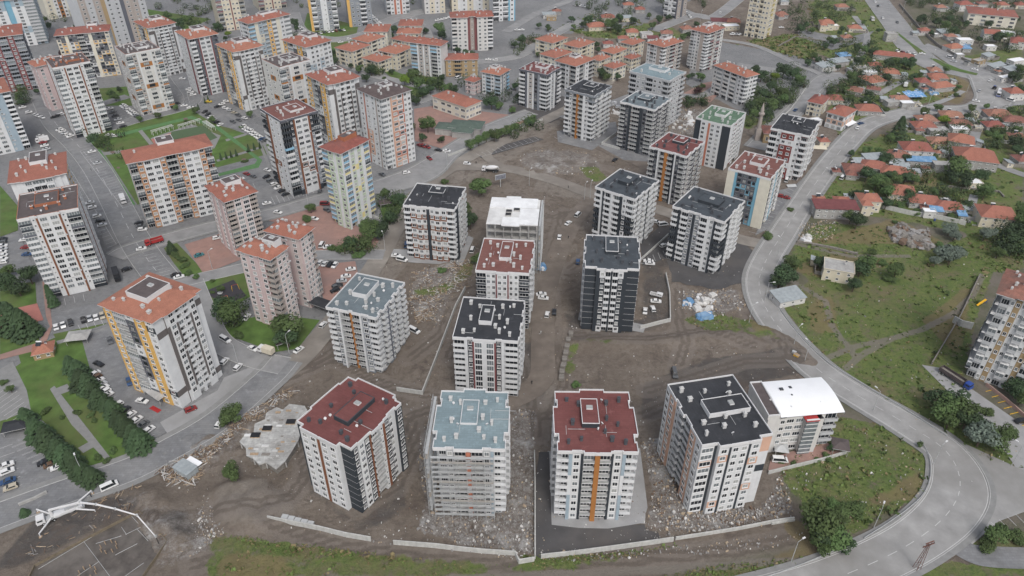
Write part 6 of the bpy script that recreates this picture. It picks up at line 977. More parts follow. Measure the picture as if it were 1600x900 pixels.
# ================================================================ trees
def leafy(seed, kind):
    rg = random.Random(seed); mb = MB(); m = {'B': M['leaf'], 'D': M['leafd'], 'L': M['leafl'], 'S': M['leafs'], 'P': M['leafb'], 'C': M['leafd'], 'U': M['leaf'], 'K': M['leafd']}[kind]; tr = MB()
    if kind in 'CK':      # conifer / column: unit height 1
        n_ = 620; wd = .3 if kind == 'C' else .2
        for i in range(n_):
            z = rg.random()**1.25; r = (wd*(1-z)**.8*(1+.22*math.sin(z*38)))*rg.uniform(.75, 1.12)+.012; t = rg.uniform(0, 6.283); p = Vector((r*math.cos(t), r*math.sin(t), .06+z*.94)); s = .055*rg.uniform(.6, 1.3)
            o = Vector((math.cos(t), math.sin(t), -.5)); u = o.cross(Vector((0, 0, 1))).normalized()*s; v = o.normalized()*s*1.5; mb.quad([p-u, p-v*.3+u*0, p+u, p+v], m)
        tr.bar((0, 0, -.03), (0, 0, .8), .022, M['bark'], .004)
        return mb.mesh('crown'), tr.mesh('trunk')
    lobes = [(Vector((0, 0, .62)), .3)]
    for i in range(rg.randint(7, 10)):
        t = rg.uniform(0, 6.283); r = rg.uniform(.16, .34); lobes.append((Vector((r*math.cos(t), r*math.sin(t), rg.uniform(.42, .82))), rg.uniform(.13, .23)))
    if kind == 'U': lobes = [(Vector((p.x*1.1, p.y*1.1, p.z*.55-.08)), r) for p, r in lobes]
    for c_, r in lobes:
        for i in range(int(1100*r*r*4)):
            d = Vector((rg.gauss(0, 1), rg.gauss(0, 1), rg.gauss(0, 1))).normalized(); rr = r*rg.uniform(.72, 1.14)
            p = c_+Vector((d.x, d.y, d.z*.85))*rr
            if p.z < .03: continue
            s = rg.uniform(.022, .042); nn = (d+Vector((rg.gauss(0, .45), rg.gauss(0, .45), rg.gauss(0, .45)+.35))).normalized(); u = nn.orthogonal().normalized(); v = nn.cross(u)
            a = rg.uniform(0, 3); u, v = u*math.cos(a)+v*math.sin(a), v*math.cos(a)-u*math.sin(a); mb.quad([p-u*s, p-v*s*.8, p+u*s*1.2, p+v*s], m)
    tr.bar((0, 0, -.03), (0.01, 0, .45), .03, M['bark'], .02)
    for i in range(5): c_ = lobes[i+1][0]; tr.bar((0.01, 0, .3+.03*i), tuple(c_), .014, M['bark'], .004, n=5)
    return mb.mesh('crown'), tr.mesh('trunk')
PROTO = {k: [leafy(s*7+ord(k), k) for s in range(n_)] for k, n_ in (('B', 5), ('D', 4), ('L', 2), ('S', 2), ('P', 1), ('C', 2), ('U', 3), ('K', 1))}
NM = {'B': ('broadleaf_tree', 'tree', 'green leafy', 'tree'), 'D': ('broadleaf_tree', 'tree', 'dark green leafy', 'tree'), 'L': ('broadleaf_tree', 'tree', 'bright lime green', 'tree'), 'S': ('silver_tree', 'tree', 'silvery grey-green', 'tree'), 'P': ('purple_tree', 'tree', 'dark purple-leaved', 'tree'), 'C': ('conifer', 'conifer', 'dark pointed', 'conifer'), 'U': ('bush', 'bush', 'low green', 'bush'), 'K': ('conifer', 'conifer', 'small slim', 'conifer')}
trg = random.Random(11); ntree = [0]
def tree(x, y, wd, kind='B', hf=None):
    hf = hf or {'C': 1.9, 'K': 2.4, 'U': .8}.get(kind, 1.05); H_ = wd*hf; g = G(x, y, H_*(.55 if kind not in 'CK' else .4)); cr, tr = trg.choice(PROTO[kind]); nm, cat, look, kd = NM[kind]; ntree[0] += 1
    root = ob(nm, None, None, (g.x, g.y, -.05), trg.uniform(0, 6.28)); root['category'] = cat; root['group'] = 'trees and bushes of the quarter'
    wd *= 1.22 if kind not in 'CK' else 1.0; H_ *= 1.12
    ws = wd/(.95 if kind not in 'CK' else .5); root.scale = (ws*trg.uniform(.9, 1.1), ws*trg.uniform(.9, 1.1), H_)
    ob('crown', cr, root)
    if kind != 'U': ob('trunk', tr, root)
    size = 'tall' if H_ > 11 else 'small' if H_ < 4 and kind not in 'UK' else ''
    place_label(root, x, y, (size+' '+look).strip(), kd)
TL = """B752 290 9;B725 332 9;D735 345 8;U694 281 4;B602 302 5;B617 330 6;D622 312 7;D608 340 6;B578 360 9;D592 358 8;B570 378 6;U535 383 6;D548 380 6;U560 395 5;U518 385 4;B571 380 4;B485 325 5;U478 338 5
B455 510 11;D448 528 8;B362 492 10;D352 480 8;U372 520 4;B360 645 7;U350 652 5;B363 738 6;C40 800 2.2;D148 218 8;B155 222 6;U60 300 3
C112 568 4;C120 580 4.5;C128 592 4.5;C137 602 4.5;C146 612 4.5;C155 622 4.5;C164 632 4.5;C173 642 4.5;C182 652 4.5;C191 661 4.5;C200 671 4.5;C209 681 4.5;C219 692 4.5;U232 688 3
C40 652 4;C50 664 4;C60 675 4.5;C70 684 4.5;C80 694 4.5;C91 704 4.5;C101 713 4.5;C111 722 4.5;C121 731 4.5;C131 740 4.5;C142 744 4;C12 498 6;C24 502 6.5;C36 508 6;C48 512 4;D8 440 8;D45 430 8;B12 424 6;D28 452 6;K80 466 4
U120 642 2.5;U141 646 2.5;U147 655 2;U176 702 2.5;U152 712 2.5;U166 718 2.5;U70 640 3;B16 608 3;U2 595 3;U96 650 2;U332 437 2;U332 455 2;B345 452 3;U272 395 4;U284 402 4;U288 412 3.5;U294 424 3.5;C267 388 3;U306 430 3
K265 237 1.6;K275 240 1.6;K345 246 1.6;K353 244 1.6;K361 242 1.6;K369 240 1.6;K388 232 1.6;K397 230 1.6;K406 228 1.6;U382 250 3;U290 187 3;B218 186 4;B246 180 4;B275 168 4;B305 172 4.5;B332 187 4.5;B390 178 4;U378 197 3;K310 168 1.5;K320 158 1.5;K325 155 1.5
B180 152 5;U170 142 5;D186 140 4;D176 147 4;U120 146 5;D58 143 4;D72 155 3;B30 150 5;D33 160 4;P95 83 4;D127 68 5;D240 20 7;D252 8 8;B262 24 7;D278 36 8;B292 30 7;D300 20 6;D270 12 6;B320 18 6;D340 42 7;D344 24 7;B350 8 6;D352 60 4;L356 53 5;D76 40 5;D118 42 4;B70 30 4
D460 36 7;D463 45 5;B478 8 8;D450 8 7;B465 0 8;D515 5 6;D520 82 5;D522 95 6;U510 105 3;D500 88 5;D548 103 4;B560 108 5;D580 110 7;B590 104 5;D612 112 4;D572 122 5;U600 120 3;D610 55 5;D615 45 6;D665 48 5;B688 45 9;D690 55 7;D697 72 5;D715 78 4;U720 75 3;D728 82 5;D738 84 4
L632 125 7;L640 118 5;D630 143 7;B645 115 7;B655 130 8;D660 145 7;D672 140 6;B675 128 6;L668 126 4;D685 132 6;D690 122 5;B700 138 7;D710 140 6;D650 158 5;D661 142 5;B643 198 5;B668 195 9;D660 215 5;D690 218 4;D768 160 8;B780 165 5;D810 150 4;D820 112 5
B735 225 6;B748 220 6;B760 214 6;B772 212 7;B784 207 6;B796 202 6;B805 198 5;B832 188 6;D825 192 5;B800 172 4;D805 135 5;B840 85 4;D815 62 7;D804 70 5;B858 45 4;D842 40 5;D856 42 5;B868 8 5;D893 30 5;B897 42 4
D920 30 7;D912 38 5;D935 22 6;B925 12 6;B955 38 10;D965 45 8;D968 28 7;B945 12 6;D980 18 6;D958 8 6;D1000 20 7;D1008 12 7;B1015 25 5;D1020 5 6;D930 70 6;D935 78 5;D942 113 7;B948 120 6;D965 120 5;D990 32 6;B1020 40 6;D1030 30 6;D1045 27 5
D1000 8 6;B985 2 6;D1072 0 7;D1090 5 8;B1100 0 6;D1080 10 6;B1110 5 6;D1148 22 5;D1140 18 4;D1088 38 5;B1092 50 6;D1075 54 5;B1068 58 5;B1095 120 6;D1082 118 4;D1076 120 4;B1098 135 4;P1090 142 5;D1075 155 4;D1084 158 4;B1096 158 4
D1180 110 7;D1190 118 8;L1210 120 6;D1225 110 9;D1240 115 8;B1250 125 7;D1205 135 7;B1220 145 8;D1195 148 7;B1185 160 8;D1175 165 6;B1205 165 8;B1225 155 7;D1200 180 6;B1180 178 6;D1262 98 5;B1270 88 6;D1278 94 5;D1250 45 7;D1260 40 6;B1268 48 5
B1242 12 7;D1236 18 6;D1230 8 5;D1270 12 6;B1275 4 6;D1308 20 5;D1315 15 6;B1332 10 5;D1337 40 4;B1297 62 5;D1303 66 6;D1290 72 5;D1312 52 4;D1352 20 4;D1366 22 4;D1316 45 4;B1348 36 3;D1372 48 4;U1378 45 3;D1340 75 6;B1352 78 6;D1365 80 6;B1374 82 5;B1348 92 4;D1310 105 4;D1325 95 3
D1385 122 7;D1388 98 7;B1400 96 7;D1412 98 7;D1422 102 6;D1425 94 5;B1330 120 7;D1328 128 5;B1322 140 5;D1358 148 5;D1352 158 6;D1298 145 5;B1330 155 6;D1340 95 6;U1385 168 5;B1438 118 4;D1428 120 5;U1432 130 5;D1450 126 4;U1500 133 4;B1494 148 3;B1478 108 5;U1490 136 5
D1420 5 7;B1432 20 8;D1440 30 8;B1452 22 7;D1465 35 8;B1478 40 7;D1484 30 7;D1490 48 7;D1510 38 6;B1500 15 6;D1475 12 6;D1455 8 6;D1526 25 5;D1545 38 6;D1560 58 8;B1576 55 6;D1530 62 5;D1455 52 5;D1402 10 4;B1540 5 5;D1590 30 5;D1585 120 8;B1594 108 7;D1598 140 7
C1405 205 7;B1393 215 5;B1445 176 6;U1432 185 5;B1466 168 5;L1475 187 6;B1519 170 5;B1542 167 4;D1510 182 4;U1534 188 5;U1560 200 8;B1578 173 5;B1590 203 5;B1558 215 6;D1585 222 8;D1590 235 6;U1545 205 5;B1512 200 4;U1472 207 3;D1438 202 3
B1372 235 4;D1385 247 6;D1378 252 5;D1415 247 5;D1355 272 8;B1370 285 8;B1385 290 7;D1340 305 6;D1390 275 6;B1400 280 6;B1388 300 7;D1385 318 6;D1420 305 6;B1408 322 4;U1435 328 5;D1415 278 6;B1428 280 5;B1500 265 12;D1490 275 8;D1510 280 8;D1535 275 7;B1540 300 8;B1460 245 4
U1490 335 6;D1510 320 5;B1460 300 4;B1484 300 4;L1492 250 4;D1330 240 4;B1355 235 5;D1340 345 8;B1330 340 6;U1400 345 3;D1592 365 10;D1580 372 9;B1598 350 9;U1570 345 6;D1575 390 6;B1560 395 5;D1595 390 6;B1597 330 8
D1225 430 9;B1238 412 7;D1218 440 6;D1280 410 5;B1352 412 8;D1345 420 7;B1400 425 7;U1392 432 5;D1335 445 6;U1380 408 4;B1360 395 4;S1485 358 6;S1492 368 5;S1540 365 7;S1475 395 7;S1487 400 8;S1498 394 6;S1462 408 5;B1484 402 4;U1470 380 4;U1590 440 4
B1275 820 11;D1290 835 8;B1310 845 8;D1320 848 5;B1285 850 6;U1330 790 7;U1310 800 6;B1560 840 6;U1545 845 5;U1590 835 5;B1438 695 2;U1305 790 5;D1465 625 8;B1475 640 9;D1490 630 8;B1500 645 9;D1512 655 8;B1485 655 7;D1525 665 6;S1535 680 9;B1560 690 7;B1575 680 6;D1590 608 7;B1598 620 6;U1545 640 4
U1222 720 2;U1293 712 3;U1279 716 2;U1240 722 2;D1300 700 3;U1235 325 3;U1200 365 5;B1222 240 4;U1230 236 3;B1225 190 5;U900 598 3;U690 420 4;B745 405 5"""
cnt = 0
for tok in TL.replace('\n', ';').split(';'):
    q_ = tok.split(); k = tok[0]; x, y, wd = float(q_[0][1:]), float(q_[1]), float(q_[2])
    if k in 'BD' and y < 23: continue
    if k == 'C' and x < 250: x += trg.uniform(-3, 3); y += trg.uniform(-3, 3); wd *= trg.uniform(.75, 1.25)
    tree(x, y, wd, k, 1.35 if k == 'C' and x < 250 and y > 550 else None)
def far_trees():
    rg = random.Random(21); mb = MB(); ms = [M['leaf'], M['leafd'], M['leafd'], M['leaf']]
    Z = [([(20, 130), (80, 135), (75, 160), (25, 160)], 9), ([(240, -5), (340, -8), (340, 20), (250, 20)], 12), ([(455, 25), (475, 25), (475, 60), (458, 60)], 6), ([(395, 395), (420, 390), (430, 420), (400, 425)], 3), ([(60, 300), (78, 300), (76, 330), (62, 330)], 3), ([(590, 312), (650, 302), (630, 345), (596, 345)], 7), ([(520, 375), (590, 380), (585, 396), (520, 392)], 6), ([(600, -6), (700, -8), (700, 8), (610, 12)], 7), ([(118, 205), (190, 195), (190, 240), (130, 240)], 6), ([(800, 170), (850, 180), (840, 205), (800, 215)], 6), ([(330, 480), (380, 470), (385, 510), (345, 520)], 4), ([(455, -8), (560, -8), (560, 12), (470, 14)], 12), ([(860, 2), (1020, -8), (1025, 14), (935, 40), (905, 34)], 26), ([(1020, -5), (1120, -8), (1100, 12), (1040, 12)], 14), ([(1200, 2), (1340, -6), (1330, 30), (1240, 55)], 30), ([(1270, 60), (1370, 60), (1380, 120), (1300, 150)], 26), ([(1400, -6), (1600, -6), (1600, 8), (1420, 12)], 24),
         ([(1430, 20), (1500, 10), (1500, 60), (1470, 50)], 14), ([(1500, 40), (1600, 50), (1600, 80), (1540, 70)], 14), ([(1170, 110), (1255, 100), (1260, 130), (1200, 200), (1168, 190)], 60), ([(1330, 100), (1420, 92), (1440, 120), (1350, 150)], 16), ([(1380, 250), (1500, 260), (1520, 330), (1400, 320)], 18), ([(1440, 180), (1600, 170), (1600, 220), (1460, 215)], 18), ([(625, 110), (690, 115), (690, 160), (650, 160)], 12), ([(60, 20), (190, 10), (170, 30), (110, 45)], 12), ([(700, 120), (800, 118), (830, 128), (810, 155), (760, 165), (700, 145)], 14), ([(520, 88), (560, 104), (600, 108), (596, 118), (540, 108)], 10), ([(1070, 150), (1100, 130), (1110, 160), (1075, 165)], 8), ([(1290, 120), (1340, 120), (1370, 160), (1300, 165)], 12), ([(1380, 215), (1600, 215), (1600, 240), (1390, 245)], 14), ([(270, 15), (350, 5), (350, 50), (300, 45)], 14), ([(800, 62), (850, 52), (850, 70), (805, 85)], 8), ([(1560, 340), (1605, 330), (1605, 400), (1560, 400)], 14)]
    for P, n_ in Z:
        xs = [p[0] for p in P]; ys = [p[1] for p in P]; k = 0; tr_ = 0
        n_ = int(n_*(1.7 if P[0][0] > 1180 else 1.3))
        while k < n_ and tr_ < 4000:
            tr_ += 1; x, y = rg.uniform(min(xs), max(xs)), rg.uniform(min(ys), max(ys))
            if not inpoly(np.array([x]), np.array([y]), P)[0]: continue
            if onroad(G(x, y), 1.5): continue
            k += 1; g = G(x, y, 3); r = rg.uniform(2.2, 4.4); m_ = rg.choice(ms)
            for i in range(int(80+r*22)):
                d = Vector((rg.gauss(0, 1), rg.gauss(0, 1), rg.gauss(0, 1))).normalized(); p = Vector((g.x, g.y, r*.95))+Vector((d.x*r*rg.uniform(.7, 1.15)*(1+.25*math.sin(d.x*7+k)), d.y*r*rg.uniform(.7, 1.15), d.z*r*.85)); s = rg.uniform(.22, .42)
                nn = (d+Vector((rg.gauss(0, .4), rg.gauss(0, .4), rg.gauss(0, .4)+.3))).normalized(); u = nn.orthogonal().normalized()*s; v = nn.cross(u); mb.quad([p-u, p-v*.8, p+u*1.2, p+v], m_)
            mb.bar((g.x, g.y, -.1), (g.x, g.y, r*.8), .22, M['bark'], .12, 5)
    o = ob('distant_foliage', mb, kind='stuff'); o['label'] = 'distant tree crowns merging between far houses and lanes'; o['category'] = 'foliage'
far_trees()
def tufts(label, polys, n_, mats, seed, size):
    rg = random.Random(seed); mb = MB(); k = 0; t_ = 0
    while k < n_ and t_ < n_*30:
        t_ += 1; P = polys[k % len(polys)]; xs = [p[0] for p in P]; ys = [p[1] for p in P]; x, y = rg.uniform(min(xs), max(xs)), rg.uniform(min(ys), max(ys))
        if not inpoly(np.array([x]), np.array([y]), P)[0]: continue
        if onroad(G(x, y)): continue
        k += 1; g = G(x, y); m_ = rg.choice(mats); s = size*math.exp(rg.gauss(0, .45)); a0 = rg.uniform(0, 3)
        for j in range(rg.randint(3, 6)):
            t = a0+j*1.3; o = Vector((g.x+rg.uniform(-s, s), g.y+rg.uniform(-s, s), -.1)); d = Vector((math.cos(t), math.sin(t), 0))*s*.6; u = Vector((rg.uniform(-.3, .3)*s, rg.uniform(-.3, .3)*s, s*rg.uniform(.35, .8))); mb.quad([o-d, o+d, o+d*.7+u+Vector((-d.y, d.x, 0))*.5, o-d*.7+u+Vector((-d.y, d.x, 0))*.5], m_)
    o = ob('undergrowth', mb, kind='stuff'); o['label'] = label; o['category'] = 'undergrowth'
wd1, wd2, wd3 = mat('weeds_green', (.12, .17, .05), .9, .3, 1), mat('weeds_dark', (.075, .11, .038), .9, .3, 1), mat('weeds_dry', (.20, .165, .085), .9, .3, 1)
tufts('tall weeds and tufts over the grassy slope', [GRASS[0][1], GRASS[0][1], GRASS[1][1], GRASS[3][1], GRASS[2][1]], 2000, [wd1, wd1, wd1, wd1, wd2, wd3], 31, .45)
tufts('weeds along the bottom earth verge', [GRASS[4][1], GRASS[6][1], GRASS[8][1], GRASS[9][1], GRASS[10][1]], 1300, [wd1, wd1, wd3], 32, .3)
tufts('weeds and low shrubs between the village houses', [GRASS[20][1], GRASS[21][1], GRASS[22][1], GRASS[18][1]], 2200, [wd1, wd1, wd2, wd3], 33, .7)
# ================================================================ vehicles
CARC = {'w': ('white', (.68, .68, .67)), 's': ('silver', (.42, .43, .44)), 'k': ('black', (.018, .018, .02)), 'g': ('dark grey', (.10, .105, .11)), 'r': ('dark red', (.22, .02, .02)), 'b': ('blue', (.03, .07, .16)), 't': ('teal', (.03, .16, .18)), 'y': ('yellow', (.6, .42, .03)), 'e': ('beige', (.42, .38, .30)), 'n': ('brown', (.12, .07, .04))}
def carpaint(c): n_, v = CARC[c]; return mat(n_.replace(' ', '_')+'_car_paint', v, .3, .03, spec=.5)
def carprofile(kind):
    if kind == 'sedan': return [(-2.2, .35), (-2.25, .75), (-1.55, .95), (-1.0, 1.4), (.35, 1.42), (1.1, .98), (2.0, .82), (2.2, .6), (2.2, .35)], 1.76
    if kind == 'hatch': return [(-2.0, .35), (-2.05, .9), (-1.75, 1.45), (.3, 1.5), (1.05, 1.0), (1.9, .85), (2.05, .6), (2.05, .35)], 1.76
    return [(-2.5, .4), (-2.55, 1.0), (-2.4, 1.95), (1.1, 1.95), (1.8, 1.15), (2.45, .95), (2.55, .6), (2.55, .4)], 1.95
def carmeshes(kind, c):
    key = ('car', kind, c)
    if key in BC: return BC[key]
    prof, wd = carprofile(kind); pm = carpaint(c); mb = MB(); n_ = len(prof); hw = wd/2
    top = max(z for _, z in prof); yy = lambda z: hw if z < 1.02 else hw-(z-1.0)*.32
    for i in range(n_):
        (x0, z0), (x1, z1) = prof[i], prof[(i+1) % n_]
        steep = min(z0, z1) > .88 and abs(z1-z0) > .25; m_ = M['carglass'] if steep else pm
        mb.quad([(x1, -yy(z1), z1), (x1, yy(z1), z1), (x0, yy(z0), z0), (x0, -yy(z0), z0)][::-1], m_)
    for s in (-1, 1):
        f = [(x, s*yy(z), z) for x, z in prof]; mb.quad(f if s > 0 else f[::-1], pm)
    body = mb.mesh('body'); gl = MB(); up = [(x, z) for x, z in prof if z > .93]; xm, xM = min(x for x, _ in up), max(x for x, _ in up)
    z0, z1 = 1.0, top-.12
    for s in (-1, 1):
        lo0, lo1 = xm+.35, xM-.3; hi0, hi1 = min(x for x, z in prof if z > top-.15)+.15, max(x for x, z in prof if z > top-.15)-.05
        q_ = [(lo0, s*(yy(z0)+.012), z0), (lo1, s*(yy(z0)+.012), z0), (hi1, s*(yy(z1)+.012), z1), (hi0, s*(yy(z1)+.012), z1)]; gl.quad(q_ if s < 0 else q_[::-1], M['carglass'])
    glass = gl.mesh('side_glass'); wh = MB(); wh.bar((0, -.11, 0), (0, .11, 0), .33, M['tyre'], n=10); wh.bar((0, -.13, 0), (0, .13, 0), .18, M['galv'], n=8); wheel = wh.mesh('wheel')
    # a one-piece copy for far cars
    one = MB()
    def add(me_, dx=0, dy=0, dz=0):
        i0 = len(one.v); one.v += [(v.co.x+dx, v.co.y+dy, v.co.z+dz) for v in me_.vertices]
        for p in me_.polygons: one.f.append(tuple(i0+a for a in p.vertices)); one.m.append(one.mi(me_.materials[p.material_index]))
    add(body); add(glass)
    for sx in (-1.35, 1.35):
        for sy in (-1, 1): add(wheel, sx, sy*(hw-.12), .33)
    BC[key] = (body, glass, wheel, wd, one.mesh('car')); return BC[key]
CG = 'parked and driving cars'; KN = {'sedan': ('parked_car', 'saloon car', 'car'), 'hatch': ('parked_car', 'hatchback car', 'car'), 'van': ('delivery_van', 'van', 'van')}
def car(x, y, dx, dy, c='w', kind=None, label=None):
    rg = random.Random(int(x*13+y*7)); kind = kind or rg.choice(('sedan', 'sedan', 'hatch')); body, glass, wheel, wd, one = carmeshes(kind, c); g = G(x, y, .5); ang = pang(x, y, dx, dy); nm, kw, cat = KN[kind]
    if y > 225:
        r_ = thing(nm, label or '', cat, (g.x, g.y, .12), ang, CG); ob('body', body, r_); ob('side_glass', glass, r_)
        for sx in (-1.35, 1.35):
            for sy in (-1, 1): ob('wheel', wheel, r_, (sx, sy*(wd/2-.12), .33))
    else: r_ = ob(nm, one, None, (g.x, g.y, .12), ang); tag(r_, label or '', cat, CG)
    if not label: place_label(r_, x, y, CARC[c][0], kw)
    return r_
def row(a, b, n_, d, cols, where):
    for i in range(n_):
        t = i/max(1, n_-1); x, y = a[0]+(b[0]-a[0])*t+rnd.uniform(-.4, .4), a[1]+(b[1]-a[1])*t+rnd.uniform(-.3, .3); c = cols[i % len(cols)]
        if c == '.': continue
        s = rnd.choice((1, -1)); car(x, y, d[0]*s, d[1]*s, c, None, f'{CARC[c][0]} car, {ordinal(i+1)} {where}')
row((147, 585), (168, 618), 7, (15, -9), 'wnwswww', 'from the top in the row by the conifer hedge'); row((184, 634), (233, 672), 6, (14, -10), 'wkwwgw', 'from the top in the lower row by the conifer hedge')
car(154, 569, 14, 6, 'k', 'sedan', 'black car driving across the car park behind the mustard-striped tower'); car(172, 533, 4, 12, 'g', 'hatch', 'dark grey car alone in the bays behind the mustard-striped tower'); car(222, 627, 14, 3, 'w', 'sedan', 'white car at the entrance canopy of the mustard-striped tower'); car(298, 640, 12, -5, 'r', 'hatch', 'dark red car at the foot of the mustard-striped tower'); car(202, 597, 3, 10, 'b', 'hatch', 'blue car half hidden beside the mustard-striped tower')
row((88, 511), (110, 505), 3, (3, 12), 'wwk', 'from the path end under the dark flat-roofed tower'); row((130, 500), (160, 494), 4, (3, 12), 'kswe', 'past the gap under the dark flat-roofed tower')
row((10, 727), (12, 737), 2, (18, -7), 'ww', 'of the white pair at the car park edge'); row((12, 752), (17, 762), 2, (20, -7), 'be', 'of the lower pair at the car park edge'); row((70, 722), (90, 730), 3, (22, -9), 'knw', 'of three close together below the conifers')
car(171, 760, 22, -10, 'w', 'van', 'white people carrier driving along the road above the foundation pit'); car(352, 531, 14, 8, 'w', 'van', 'white delivery van parked along the street below the pink double tower'); car(372, 574, 9, -10, 'w', 'hatch', 'white hatchback standing by the dirt road bend'); car(351, 565, 7, -8, 'w', 'hatch', 'white hatchback beside the foot of the mustard-striped tower'); car(395, 545, 12, 6, 'w', 'sedan', 'white car behind the delivery van on the street')
car(343, 663, 8, -12, 'w', 'hatch', 'white car parked behind the bush on the dirt verge'); car(505, 508, 8, -9, 'w', 'hatch', 'white hatchback on the dirt road beside the ramp canopy'); car(467, 547, 11, -8, 'w', 'sedan', 'white car on the dirt road beside the brown shelter'); car(647, 517, 12, 6, 'w', 'van', 'white minivan beside the grey-green-roofed tower wall')
car(386, 496, 8, -10, 'w', 'sedan', 'white car in the lane below the pink double tower'); row((500, 411), (523, 415), 4, (7, -9), 'wwkw', 'in the row on paving behind the pink tower'); car(548, 421, 12, -2, 'w', 'sedan', 'white car at the end of the pink tower yard'); row((540, 432), (528, 446), 3, (11, -1), 'wsk', 'in the column behind the grey-green roof'); row((526, 448), (524, 454), 2, (11, -4), 'gk', 'of the dark pair behind the grey-green roof')
car(503, 383, 5, -9, 'w', 'van', 'white van beside the hedge of the paved yard'); car(512, 386, 9, -2, 'w', 'sedan', 'white car next to the white van by the hedge'); car(491, 342, 10, 2, 'w', 'sedan', 'white car beside the slim pastel tower bushes'); car(434, 332, 11, 2, 'w', 'sedan', 'white car on the street above the pink double tower'); car(508, 319, 11, 0, 'r', 'van', 'dark red van beside the pastel striped tower'); car(511, 329, 9, 4, 'g', 'hatch', 'dark car below the dark red van')
car(417, 318, 13, -3, 'w', 'sedan', 'white car at the corner of the street car park'); row((416, 277), (447, 304), 6, (12, -5), 'kgwwkk', 'from the top in the car park beside the brown-striped tower'); row((385, 272), (395, 276), 2, (10, 4), 'rg', 'of the pair below the park lawn'); car(418, 266, 9, 3, 'w', 'sedan', 'white car by the lawn edge of the brown-striped tower'); car(376, 280, 9, -3, 'w', 'sedan', 'white car beside the slim pink tower'); car(500, 299, 3, -9, 'g', 'hatch', 'dark car in the bays under the brown-striped tower')
car(221, 389, 15, -3, 'w', 'sedan', 'white car turning at the street crossing'); row((140, 317), (160, 352), 6, (13, -3), 'sw.wks', 'from the top along the bays beside the dark flat-roofed tower'); car(144, 237, 13, -3, 'w', 'sedan', 'white car at the top of the striped bays'); car(153, 255, 13, -3, 's', 'sedan', 'silver car in the striped bays'); row((217, 349), (223, 359), 3, (12, -1), 'kgw', 'at the long orange-banded tower corner'); car(198, 421, 14, -4, 'k', 'sedan', 'black car beside the planted strip'); row((275, 430), (280, 433), 2, (13, -3), 'kw', 'of the pair at the end of the bays')
car(311, 399, 13, -4, 't', 'sedan', 'teal car on the red paved yard'); car(339, 372, 9, -2, 'w', 'hatch', 'white car at the far edge of the red yard')
row((3, 374), (4, 410), 8, (10, -1), 'kgwswwww', 'down the car park at the picture edge'); row((38, 375), (42, 398), 3, (12, -1), 'wrb', 'down the bays beside the dark flat-roofed tower')
row((93, 203), (110, 213), 5, (9, -3), 'wwsww', 'below the orange-chimney tower'); row((63, 213), (72, 233), 5, (10, -2), 'w.rws', 'by the slate blue tower'); row((35, 168), (45, 176), 2, (10, -2), 'ww', 'of two beside the small hedge'); row((55, 180), (66, 184), 3, (8, 4), 'www', 'of three at the weathered tower'); row((85, 183), (98, 178), 4, (9, -2), 'kksw', 'along the weathered tower kerb')
row((170, 211), (178, 213), 2, (9, -1), 'ww', 'of two by the round tree'); row((192, 165), (214, 182), 9, (8, -3), 'wwswwwwsg', 'in the dense row beside the orange-panelled tower'); row((172, 170), (192, 198), 6, (9, -2), 'wgkswk', 'behind the white tower with orange chimneys'); row((277, 162), (298, 168), 3, (9, -1), 'kww', 'by the orange-panelled tower'); row((295, 140), (302, 148), 3, (9, -1), 'www', 'in the hatched bays below the charcoal tower')
car(326, 159, 10, 0, 'y', 'sedan', 'yellow taxi car in front of the charcoal and maroon tower'); row((340, 167), (353, 159), 3, (9, -2), 'kww', 'beside the yellow taxi'); row((320, 175), (344, 195), 6, (8, -4), 'kkwskw', 'along the upper edge of the lawn park'); row((352, 169), (372, 180), 4, (9, 2), 'wseg', 'beside the mustard corner tower'); row((364, 191), (382, 185), 3, (9, 3), 'ggw', 'on the road above the park')
row((380, 198), (413, 220), 10, (8, -3), 'wwwwwwwwbg', 'in the tight row along the lawn'); car(285, 123, 8, 0, 'w', 'sedan', 'white car on the road below the far mustard tower'); row((465, 40), (475, 48), 6, (7, -1), 'wswwgw', 'in the far car park by the yellow-edged tower'); row((489, 53), (537, 47), 9, (5, 3), 'wkwgwwrkw', 'along the kerb under the grey towers'); row((580, 25), (592, 36), 6, (7, -1), 'wwswsw', 'beside the plain grey tower'); row((532, 66), (545, 61), 2, (8, -1), 'ww', 'of two on the wide street by the walk-ups')
row((683, 32), (700, 28), 4, (7, -1), 'wwww', 'behind the twin-winged tower'); row((763, 93), (774, 94), 2, (9, 0), 'ww', 'of two near the long tan block'); car(716, 122, 8, -3, 'w', 'van', 'white van beside the pink-grey house'); row((808, 47), (815, 47), 2, (6, 0), 'ww', 'of two on the far lot'); row((898, 8), (912, 10), 5, (5, 2), 'wgwws', 'in the far open car park')
car(685, 235, 10, 2, 'k', 'sedan', 'black car beside the school wall'); car(698, 236, 10, 1, 'w', 'sedan', 'white car beside the school wall'); car(635, 270, 11, -2, 'w', 'hatch', 'white car by the street shops'); car(597, 273, 9, 4, 'g', 'sedan', 'dark car beside the shop tower'); row((655, 227), (668, 230), 3, (6, 3), 'rrr', 'of three dark red cars by the shop tower'); car(671, 248, 7, 5, 'r', 'hatch', 'dark red car on the dusty junction'); car(730, 256, 9, 1, 'w', 'hatch', 'white car at the dirt junction beside the mixer')
car(619, 400, 13, 1, 'w', 'sedan', 'white car behind the van at the brown-banded tower'); car(628, 406, 16, 4, 'w', 'van', 'white panel van at the foot of the brown-banded tower'); car(738, 391, 3, -10, 'w', 'van', 'white van beside the brown-banded tower forecourt'); car(635, 383, 1, -8, 'b', 'van', 'blue van tucked beside the brown-banded tower')
